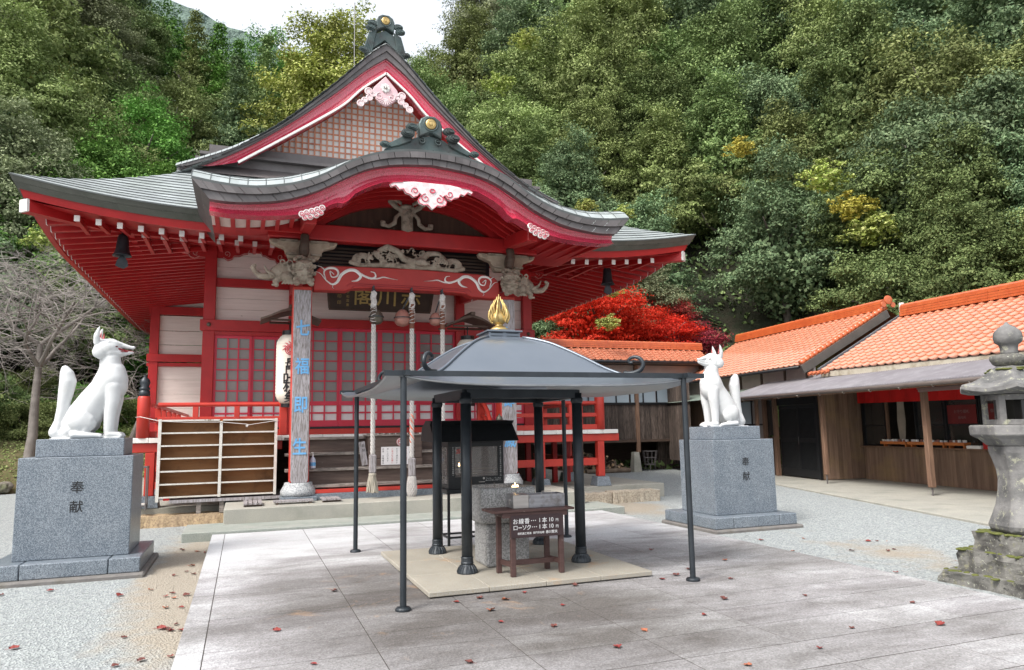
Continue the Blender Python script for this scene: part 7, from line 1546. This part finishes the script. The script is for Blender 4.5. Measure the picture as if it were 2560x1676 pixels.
# ================================================================ TREES
rs = np.random.RandomState(11)
def np_mesh(name, V, Fq, mat):
    me = bpy.data.meshes.new(name); nv, nf = len(V), len(Fq); me.vertices.add(nv); me.vertices.foreach_set('co', V.astype(np.float32).ravel())
    k = Fq.shape[1]; me.loops.add(nf*k); me.loops.foreach_set('vertex_index', Fq.astype(np.int32).ravel()); me.polygons.add(nf)
    me.polygons.foreach_set('loop_start', np.arange(nf, dtype=np.int32)*k); me.polygons.foreach_set('loop_total', np.full(nf, k, dtype=np.int32)); me.materials.append(mat); me.update(); me.validate(); return me
def leaves(P_, Nrm, size, aspect=.55, droop=.35, jit=.6):
    n = len(P_); d = Nrm+jit*rs.normal(size=(n, 3)); d /= np.linalg.norm(d, axis=1)[:, None]
    t = rs.normal(size=(n, 3)); t -= d*(t*d).sum(1)[:, None]; t[:, 2] -= droop; t -= d*(t*d).sum(1)[:, None]; t /= np.linalg.norm(t, axis=1)[:, None]+1e-9; b_ = np.cross(d, t)
    s_ = (size*rs.uniform(.6, 1.35, n))[:, None]; a = P_-t*s_*.5; c = P_+t*s_*.5; l = P_+b_*s_*aspect*.5+d*s_*.08; r = P_-b_*s_*aspect*.5+d*s_*.08
    V = np.stack([a, l, c, r], 1).reshape(-1, 3); return V, np.arange(n*4).reshape(n, 4)
def crown(kind, rx, rz, n_lobes, n_leaf, size, flat=0, seed=0, cz=0, conic=False, clump=.33):
    rs.seed(seed); nc = n_lobes*5; C_ = np.zeros((nc, 3)); Rr = np.zeros(nc); ph = rs.uniform(0, 6.28, 8)
    for i in range(nc):
        v = rs.normal(size=3); v /= np.linalg.norm(v)
        if v[2] < -.45: v[2] *= -.7
        low = 1+.20*math.sin(3*v[0]+ph[0])*math.cos(2.5*v[1]+ph[1])+.14*math.sin(5*v[1]+4*v[2]+ph[2])+.10*math.sin(7*v[0]-5*v[2]+ph[3])
        q = rs.uniform(.62, 1.0)**.5*low
        if conic:
            t = rs.uniform(0, 1)**1.25; a = rs.uniform(0, 6.28); rr = ((1-t)**.85*rx+.12)*rs.uniform(.55, 1.05)*(1+.2*math.sin(9*t+ph[4])); C_[i] = (rr*math.cos(a), rr*math.sin(a), -rz+2*rz*t-.25*rr); Rr[i] = rx*rs.uniform(.12, .2)*(.55+.6*(1-t))
        else:
            tp = 1-.38*max(0, v[2])**1.5*(1 if rz > rx else .4); C_[i] = (v[0]*rx*q*tp, v[1]*rx*q*tp, v[2]*rz*q*(1.12 if v[2] > 0 else 1)); Rr[i] = rx*rs.uniform(.11, .22)
        if flat: C_[i, 2] = round(C_[i, 2]/.42)*.42+rs.uniform(-.1, .1); Rr[i] *= 1.3
    w_ = Rr**2/np.sum(Rr**2); idx = rs.choice(nc, n_leaf, p=w_); v = rs.normal(size=(n_leaf, 3)); v /= np.linalg.norm(v, axis=1)[:, None]
    v[:, 2] = np.where((v[:, 2] < -.1) & (rs.rand(n_leaf) < .75), -v[:, 2]*.7, v[:, 2]); rad = Rr[idx]*np.where(rs.rand(n_leaf) < .6, rs.uniform(.8, 1.15, n_leaf), rs.uniform(.3, .95, n_leaf))
    out = C_[idx]/(np.linalg.norm(C_[idx], axis=1)[:, None]+1e-6); P_ = C_[idx]+v*rad[:, None]*np.array([1, 1, .62 if not flat else .3])+out*(rs.rand(n_leaf)**4*Rr[idx]*.8)[:, None]; P_[:, 2] += cz
    V, Fq = leaves(P_, v*.55+out*.3+np.array([0, 0, .55]), size, .5, .5, .55)
    m = n_leaf//5; u = rs.normal(size=(m, 3)); u /= np.linalg.norm(u, axis=1)[:, None]; u *= rs.uniform(.25, .72, m)[:, None]; Pi = u*np.array([rx, rx, rz]); Pi[:, 2] += cz
    if conic: Pi[:, :2] *= np.clip(.5-(Pi[:, 2:3]-cz)/(2*rz), .1, 1)
    V2, F2 = leaves(Pi, u, size*1.5, .7); return np.concatenate([V, V2]), np.concatenate([Fq, F2+len(V)])
def trunk_mesh(name, h, r, spread, seed, mat, crz=1.0, nb=7, gnarl=.3):
    rr = random.Random(seed); mb = MB(); pts = [(0, 0, -1.2)]; x = y = 0
    for k in range(1, 7): x += rr.uniform(-gnarl, gnarl)*.4; y += rr.uniform(-gnarl, gnarl)*.4; pts.append((x, y, h*k/6))
    mb.tube(pts, [r*1.25]+[r*(1-.13*k) for k in range(1, 7)], 8)
    for b_ in range(nb):
        t = rr.randint(2, 5); p = pts[t]; a = 2*math.pi*b_/nb+rr.random(); L_ = spread*rr.uniform(.6, 1)
        q = [p]+[(p[0]+math.cos(a)*L_*s+rr.uniform(-.15, .15), p[1]+math.sin(a)*L_*s+rr.uniform(-.15, .15), p[2]+L_*s*rr.uniform(.45, .8)) for s in (.33, .66, 1)]
        mb.tube(q, [r*.45, r*.34, r*.22, r*.08], 6)
    me = bpy.data.meshes.new(name); me.from_pydata(mb.v, [], mb.f); me.materials.append(mat); me.shade_smooth(); return me
protos = {}
def proto(key, kind, **kw):
    V, Fq = crown(kind, **kw); protos[key] = (V, Fq, kw)
specs = {'round_a': dict(rx=3.2, rz=3.0, n_lobes=34, n_leaf=30000, size=.145, seed=1, cz=4.6), 'round_b': dict(rx=3.0, rz=3.6, n_lobes=40, n_leaf=30000, size=.14, seed=2, cz=5.0), 'round_c': dict(rx=3.6, rz=2.7, n_lobes=44, n_leaf=32000, size=.145, seed=3, cz=4.3, clump=.28),
 'tall': dict(rx=2.7, rz=4.6, n_lobes=46, n_leaf=32000, size=.14, seed=4, cz=5.6, clump=.36), 'cone': dict(rx=2.5, rz=5.6, n_lobes=60, n_leaf=20000, size=.145, seed=5, cz=6.4, conic=True), 'loose': dict(rx=3.0, rz=2.6, n_lobes=30, n_leaf=10000, size=.2, seed=6, cz=4.4, clump=.26), 'flatlayer': dict(rx=3.0, rz=1.9, n_lobes=22, n_leaf=16000, size=.13, seed=7, cz=2.6, flat=.35, clump=.26), 'small': dict(rx=1.0, rz=.9, n_lobes=14, n_leaf=1500, size=.15, seed=8, cz=0)}
geo = {k: crown('', **v) for k, v in specs.items()}
_cm = {}; _tm = {}
def tree(name, shape, fol, x, y, z, sc_, lb, cat='tree', group=None, rz=None, sz=1.0, trunk='bark'):
    if shape not in _cm: _cm[shape] = np_mesh('crown', *geo[shape], F[fol])
    if (shape, trunk) not in _tm: kw = specs[shape]; _tm[(shape, trunk)] = trunk_mesh('trunk', kw['cz']+kw['rz']*.35, .16+.03*kw['rx'], kw['rx']*.75, kw['seed'], M[trunk])
    o = thing(name, lb, cat, (x, y, z), group); o.rotation_euler = (0, 0, rnd.random()*6.28 if rz is None else rz); o.scale = (sc_, sc_, sc_*sz)
    for nm, me in (('trunk', _tm[(shape, trunk)]), ('crown', _cm[shape])):
        c = bpy.data.objects.new(nm, me); C.objects.link(c); c.parent = o
        if nm == 'crown': c.material_slots[0].link = 'OBJECT'; c.material_slots[0].material = F[fol]
    return o
def at(az, r): return r*math.sin(R(az)), r*math.cos(R(az)), terr(az, r)
kinds = {'round_a': 'broad round-crowned', 'round_b': 'tall round-crowned', 'round_c': 'wide spreading', 'tall': 'tall billowing', 'cone': 'conical', 'loose': 'loose airy'}
cols = {'oak': 'dark green evergreen tree', 'olive': 'olive green evergreen tree', 'blue': 'blue-green evergreen tree', 'silver': 'greyish green tree', 'cedar': 'bright green cedar', 'yellow': 'yellow autumn tree', 'lime': 'pale lime tree', 'rust': 'rusty brown autumn tree'}
rt = random.Random(5); placed = []
def put(az, r, shape, fol, s_, lb=None, sz=1.0, sink=.36):
    x, y, z = at(az, r)
    side = 'left of the temple' if az < 3 else ('behind the temple roof' if az < 14 else ('above the corridor roof' if az < 33 else 'above the souvenir shop'))
    row = 'at the forest foot' if r < 36 else ('low on the slope' if r < 48 else ('half way up the slope' if r < 66 else 'high on the slope'))
    placed.append((az, r, shape, fol, s_, lb or f'{kinds[shape]} {cols[fol]} {row}, {side}', sz, x, y, z-specs[shape]['cz']*s_*sink))
rows = [(31.5, 5.6, .74), (35.5, 5.8, .92), (40.5, 5.6, 1.1), (46.5, 5.4, 1.28), (53.5, 5.2, 1.42), (62, 4.9, 1.6), (72, 4.7, 1.75), (83, 4.6, 1.9), (95, 4.6, 2.0)]
for ri, (r, step_, s_) in enumerate(rows):
    az = -22+rt.random()*3
    while az < 60:
        rr = r+rt.uniform(-1.8, 1.8)
        r0 = interp(az, R0)
        X_, Y_ = rr*math.sin(R(az)), rr*math.cos(R(az)); v_ = (X_-16)*.99-(Y_-15.45)*.144
        if rr > r0+.6 and (az < 16 or (Y_ > 28.5 if az < 34 else v_ > 6.3)):
            left = az < 3
            if left: fol = rt.choice(['oak', 'cedar', 'cedar', 'blue', 'silver', 'oak', 'olive']); shape = rt.choice(['round_a', 'round_b', 'cone', 'tall', 'cone', 'loose'])
            else: fol = rt.choice(['oak', 'olive', 'blue', 'olive', 'oak', 'silver', 'blue', 'olive']) ; shape = rt.choice(['round_a', 'round_b', 'tall', 'tall', 'tall', 'round_c'])
            if fol == 'silver' and not left and rt.random() < .5: fol = 'blue'
            if not (4.5 < az < 12.5 and r > 60): put(az+rt.uniform(-.6, .6), rr, shape, fol, s_*rt.uniform(.88, 1.12), sz=rt.uniform(.9, 1.15))
        az += step_*rt.uniform(.85, 1.15)*(1 if r < 45 else 1.0)
# trees that can be recognised one by one
put(-19, 45, 'round_b', 'blue', 1.25, 'large blue-green tree at the left picture edge high above the bare tree'); put(-1.5, 62, 'round_c', 'silver', 1.5, 'large greyish green tree left of the temple gable'); put(-6, 52, 'round_c', 'silver', 1.25, 'wide greyish green tree above the left roof corner')
put(1.5, 46, 'loose', 'yellow', .95, 'golden yellow autumn tree beside the left slope of the gable'); put(-7.5, 44, 'loose', 'olive', .9, 'loose yellowish olive tree above the left roof corner', sz=.9); put(-12.5, 43, 'loose', 'lime', .8, 'pale lime vine-covered tree at the left above the eaves')
put(-13.5, 62, 'loose', 'yellow', .9, 'yellowish autumn tree high on the left slope'); put(-2.6, 82, 'cone', 'cedar', 2.0, 'dark pointed cedar on the skyline left of the gap'); put(.9, 84, 'cone', 'oak', 2.15, 'tall pointed conifer against the sky left of the ridge'); put(-1.2, 90, 'cone', 'cedar', 1.9, 'pointed cedar behind the tall conifer on the skyline')
put(5.9, 72, 'tall', 'lime', 2.55, 'tall yellow-green cedar standing beside the lightning rod', sink=.05); put(7.9, 74, 'cone', 'cedar', 2.2, 'tall slender green cedar against the sky behind the ridge ornament'); put(11.3, 62, 'round_a', 'cedar', 1.85, 'green tree just right of the ridge ornament'); put(13.2, 82, 'loose', 'rust', 2.1, 'rusty brown autumn tree on the skyline right of the gable'); put(14.9, 88, 'loose', 'rust', 2.2, 'smaller rusty autumn tree on the skyline behind the evergreens')
put(14.2, 60, 'round_c', 'silver', 1.25, 'greyish green tree right of the main ridge ornament'); put(49, 66, 'round_b', 'lime', 1.3, 'lime green tree at the upper right corner')
put(-10.5, 36.5, 'small', 'cedar', 1.2) if False else None
cnt = {}
for (az, r, shape, fol, s_, lb, sz, x, y, z) in placed:
    cnt[lb] = cnt.get(lb, 0)+1
grp = {}
for (az, r, shape, fol, s_, lb, sz, x, y, z) in placed:
    tree({'cone': 'conifer_tree', 'loose': 'autumn_tree' if fol in ('yellow', 'rust') else 'broadleaf_tree'}.get(shape, 'evergreen_tree'), shape, fol, x, y, z, s_, lb, 'tree', 'trees of the wooded slope', sz=sz)
# red maples behind the corridor
tree('maple_tree', 'flatlayer', 'maple', 14.8, 28.4, 3.7, .88, 'bright red maple behind the corridor roof', 'maple tree', 'red maples behind the corridor', rz=.4, sz=1.0)
tree('maple_tree', 'flatlayer', 'maple', 17.7, 29.2, 3.4, .72, 'second bright red maple, right of the largest one behind the corridor', 'maple tree', 'red maples behind the corridor', rz=2.0, sz=1.0)
tree('maple_tree', 'flatlayer', 'darkmaple', 20.6, 30.4, 3.2, .7, 'dark red maple above the wing roof, right of the bright ones', 'maple tree', 'red maples behind the corridor', rz=3.3)
tree('maple_tree', 'flatlayer', 'darkmaple', 19.6, 31.6, 5.0, .62, 'faded dark red maple higher up behind the bright ones', 'maple tree', 'red maples behind the corridor', rz=1.3)
# pale climbing vines hanging on the slope trees
def vine(x, y, z, s_, lb, fol='lime'):
    if ('small', fol) not in _cm: _cm[('small', fol)] = np_mesh('vine_leaves', *geo['small'], F[fol])
    o = bpy.data.objects.new('climbing_vine', _cm[('small', fol)]); C.objects.link(o); o.location = (x, y, z); o.scale = (s_, s_, s_*.9); o.rotation_euler = (0, 0, rnd.random()*6); tag(o, lb, 'vine', 'pale climbing vines on the slope trees')
for (az, r, el, s_, fol, lb) in ((44.8, 36, 17.5, 1.0, 'lime', 'pale yellow vine hanging above the shop roof'), (46.5, 36, 15.2, .9, 'yellow', 'yellow vine below the pale one above the shop roof'), (47.6, 36, 13.4, 1.1, 'lime', 'lowest lime vine above the right end of the shop roof'), (29.7, 33, 16.5, .5, 'lime', 'small lime vine right of the curved porch roof'), (26.6, 33, 17.2, .5, 'lime', 'lime vine just above the right porch eave'), (28.2, 27, 8.0, .42, 'lime', 'small lime vine climbing over the red maple'), (19.6, 44, 26.5, .9, 'lime', 'lime vine right of the gable slope'), (22.0, 48, 29.5, .9, 'lime', 'vine with yellow leaves high above the porch roof'), (39, 38, 20.5, .7, 'yellow', 'yellowish vine in the middle of the evergreen slope'), (28.6, 28, 10.5, .35, 'lime', 'lime vine under the right eave beside the bell'), (-13.0, 30.5, 13.0, .7, 'lime', 'lime vine at the left picture edge under the eaves height')):
    vine(r*math.sin(R(az)), r*math.cos(R(az)), 1.6+r*math.tan(R(el)), s_, lb, fol)
# dark undergrowth shrubs
def shrub(x, y, z, s_, lb, fol='oak'):
    if x > 8:
        while not (y > 27.6 or (x-16)*.99-(y-15.45)*.144 > 6.0): x *= 1.02; y *= 1.02
        z = terrxy(x, y)
    o = tree('shrub', 'round_c', fol, x, y, z-2.2*s_, s_, lb, 'shrub', 'shrubs at the foot of the slope')
for (az, r, s_, fol, lb) in ((-17, 31.5, .30, 'oak', 'low dark shrub at the left edge of the slope foot'), (-10.5, 33.5, .35, 'cedar', 'bright green shrub behind the bare tree'), (-7.5, 34, .4, 'olive', 'yellowish shrub left of the temple wing'), (-5.5, 36, .4, 'oak', 'dark shrub beside the temple wing'), (20.5, 31, .45, 'blue', 'shrub filling the gap right of the temple'), (24, 30, .42, 'oak', 'dark shrub behind the corridor ridge'), (33.5, 30, .5, 'blue', 'blue-green shrub above the wing roof'), (38, 29.5, .5, 'oak', 'dark shrub above the valley of the tiled roofs'), (43, 29.5, .5, 'olive', 'olive shrub above the shop ridge'), (48, 29.5, .5, 'blue', 'shrub above the right end of the shop ridge')):
    x, y, z = at(az, r); shrub(x, y, z, s_, lb, fol)
for q in range(34):
    az = 17.5+42*q/33+rt.uniform(-.5, .5); r_ = interp(az, R0)+rt.uniform(.3, 2.5); x, y, z = at(az, r_); shrub(x, y, z, rt.uniform(.42, .62), 'dark bushy shrub in the thicket at the forest foot behind the tiled roofs', rt.choice(['oak', 'blue', 'olive', 'oak']))
for q in range(14):
    az = -21+17*q/13; r_ = interp(az, R0)+rt.uniform(.6, 3); x, y, z = at(az, r_); shrub(x, y, z, rt.uniform(.3, .5), 'dark bushy shrub in the undergrowth behind the bare trees', rt.choice(['oak', 'oak', 'olive', 'cedar']))
# loose ground cover on the slope and tufts on the bank
def cover(name, mat_, n, size, fn, lo):
    rs.seed(3); P_ = np.array([fn() for _ in range(n)]); V, Fq = leaves(P_, np.tile([0, -.3, .8], (n, 1)), size, .6); o = bpy.data.objects.new(name, np_mesh(name, V, Fq, mat_)); C.objects.link(o); tag(o, lo, 'ground cover', kind='stuff')
def f1(): az = rs.uniform(-28, 62); r_ = rs.uniform(29, 62); x, y, z = at(az, r_); return (x, y, z+rs.uniform(0, .35))
cover('undergrowth', F['oak'], 26000, .34, f1, 'dark leafy undergrowth covering the wooded slope')
def f2():
    x = rs.uniform(-22, -2.6); dy = rs.uniform(.2, 6); z = interp(dy, [(0, -.15), (.15, .12), (.5, .45), (1.3, .8), (2.6, 1.15), (5, 1.5), (7, 1.3)]); return (x, 26.2+.05*(x+4)+dy, z+rs.uniform(.0, .07))
cover('grass_tufts', F['olive'], 9000, .10, f2, 'short grass and weeds on the bank behind the left pedestal')
# bare cherry trees at the left
def bare(name, x, y, z, h, lb, seed, lean=(0, 0), r0=.17, depth=6):
    rr = random.Random(seed); o = thing(name, lb, 'tree', (x, y, z), 'leafless cherry trees left of the temple'); tb, br_, tw = MB(), MB(), MB()
    def grow(p, d, L_, r, lev):
        pts = [p]; n = 5 if lev < 3 else 4; q = Vector(p); dd = Vector(d)
        for i in range(n):
            dd = (dd+Vector((rr.gauss(0, .13), rr.gauss(0, .13), rr.gauss(0, .09)+(.03 if lev < 2 else -.03)))).normalized(); q = q+dd*(L_/n); pts.append(tuple(q))
        tgt = tb if lev == 0 else (br_ if lev < 4 else tw); tgt.tube(pts, [r*(1-.5*i/n) for i in range(n+1)], 8 if lev == 0 else (6 if lev < 3 else 3), False)
        if lev >= depth: return
        nb = (5, 4, 4, 4, 3, 3)[min(lev, 5)]
        for b_ in range(nb):
            t = rr.uniform(.35, 1) if lev else rr.uniform(.62, 1); i = min(n, max(1, int(round(t*n)))); pb = pts[i]; a = rr.random()*6.28; side = dd.orthogonal().normalized(); side = Matrix.Rotation(a, 3, dd) @ side
            nd = (dd*rr.uniform(.45, .9)+side*rr.uniform(.6, 1.0)); nd.z = nd.z*.6+(.12 if lev < 2 else .0); grow(pb, nd.normalized(), L_*rr.uniform(.58, .8), r*(.44 if lev < 2 else .56), lev+1)
    grow((x, y, z), Vector((lean[0], lean[1], 1)).normalized(), h*.33, r0, 0)
    tb.build('trunk', M['barkpale'], o, smooth=True); br_.build('branches', M['barkpale'], o, smooth=True); tw.build('twigs', mk('pale_twigs', (.22,.195,.18), (.31,.28,.26), 5, .9, 0), o)
bare('bare_tree', -6.45, 27.4, .9, 11.5, 'leafless cherry tree with pale leaning trunk left of the temple', 21, (-.05, 0), .17)
bare('bare_tree', -3.9, 29.6, .9, 9.5, 'leafless tree whose branches reach the temple wing', 8, (.12, 0), .12, 5)
bare('bare_tree', -9.6, 28.5, 1.0, 11, 'leafless cherry tree at the left picture edge', 14, (.1, 0), .13, 5)
# fallen leaves
rl = random.Random(9); protoL = []
for k in range(5):
    mb = MB(); L_, w_ = .055, .026; G = []
    for i in range(6):
        t = i/5; ww = w_*math.sin(math.pi*min(.98, t*.9+.06))**.8; G.append([(-L_/2+L_*t, -ww, .006+.012*rl.random()), (-L_/2+L_*t, 0, .003+.004*rl.random()), (-L_/2+L_*t, ww, .006+.012*rl.random())])
    mb.grid(G); mb.tube([(L_/2, 0, .006), (L_/2+.02, .004, .008)], .0012, 3, False)
    o = mb.build('fallen_leaf', M[('leafred', 'leafbrown', 'leaforange', 'leafred', 'leafbrown')[k]], loc=(0, 0, 0)); protoL.append(o)
spots = [(1.9, 6.72), (2.15, 6.78), (2.35, 6.62), (2.62, 6.82), (3.2, 6.9), (4.15, 6.78), (4.8, 6.5), (2.1, 6.3), (2.75, 6.2), (4.2, 5.8), (3.7, 5.4), (4.95, 5.6), (3.0, 5.2), (2.6, 4.9), (4.5, 4.6), (3.9, 4.3), (5.6, 5.0), (3.2, 4.2), (5.2, 4.4), (1.5, 5.0), (.5, 5.4), (4.7, 7.1), (5.4, 7.4), (5.0, 8.4), (.9, 7.7), (2.05, 5.9), (2.4, 5.6), (1.2, 4.6), (.3, 6.4), (4.4, 6.9)]
k = 0
def leafat(x, y, z, g_, reg):
    global k
    src = protoL[k % 5]; o = src if k < 5 else src.copy()
    if k >= 5: C.objects.link(o)
    o.location = (x, y, z+.002); o.rotation_euler = (rl.uniform(-.15, .15), rl.uniform(-.15, .15), rl.random()*6.28); s_ = rl.uniform(.8, 1.5); o.scale = (s_, s_, s_)
    colr = ('crimson', 'dark brown', 'orange', 'crimson', 'dark brown')[k % 5]; tag(o, f'{colr} fallen leaf lying on {reg}', 'leaf', g_); k += 1
for (x, y) in spots: leafat(x, y, .001, 'fallen leaves on the paved path', 'the paved path')
for q in range(46):
    y = rl.uniform(4.8, 12.2); x = -.46-abs(rl.gauss(0, .16)) if q < 30 else rl.uniform(-2.6, -.6); leafat(x, y, GZ+.004, 'fallen leaves on the gravel beside the path', 'the gravel left of the path')
for q in range(22): leafat(rl.uniform(6.7, 9.5), rl.uniform(4.6, 9.0), GZ+.004, 'fallen leaves on the right gravel yard', 'the gravel right of the path')
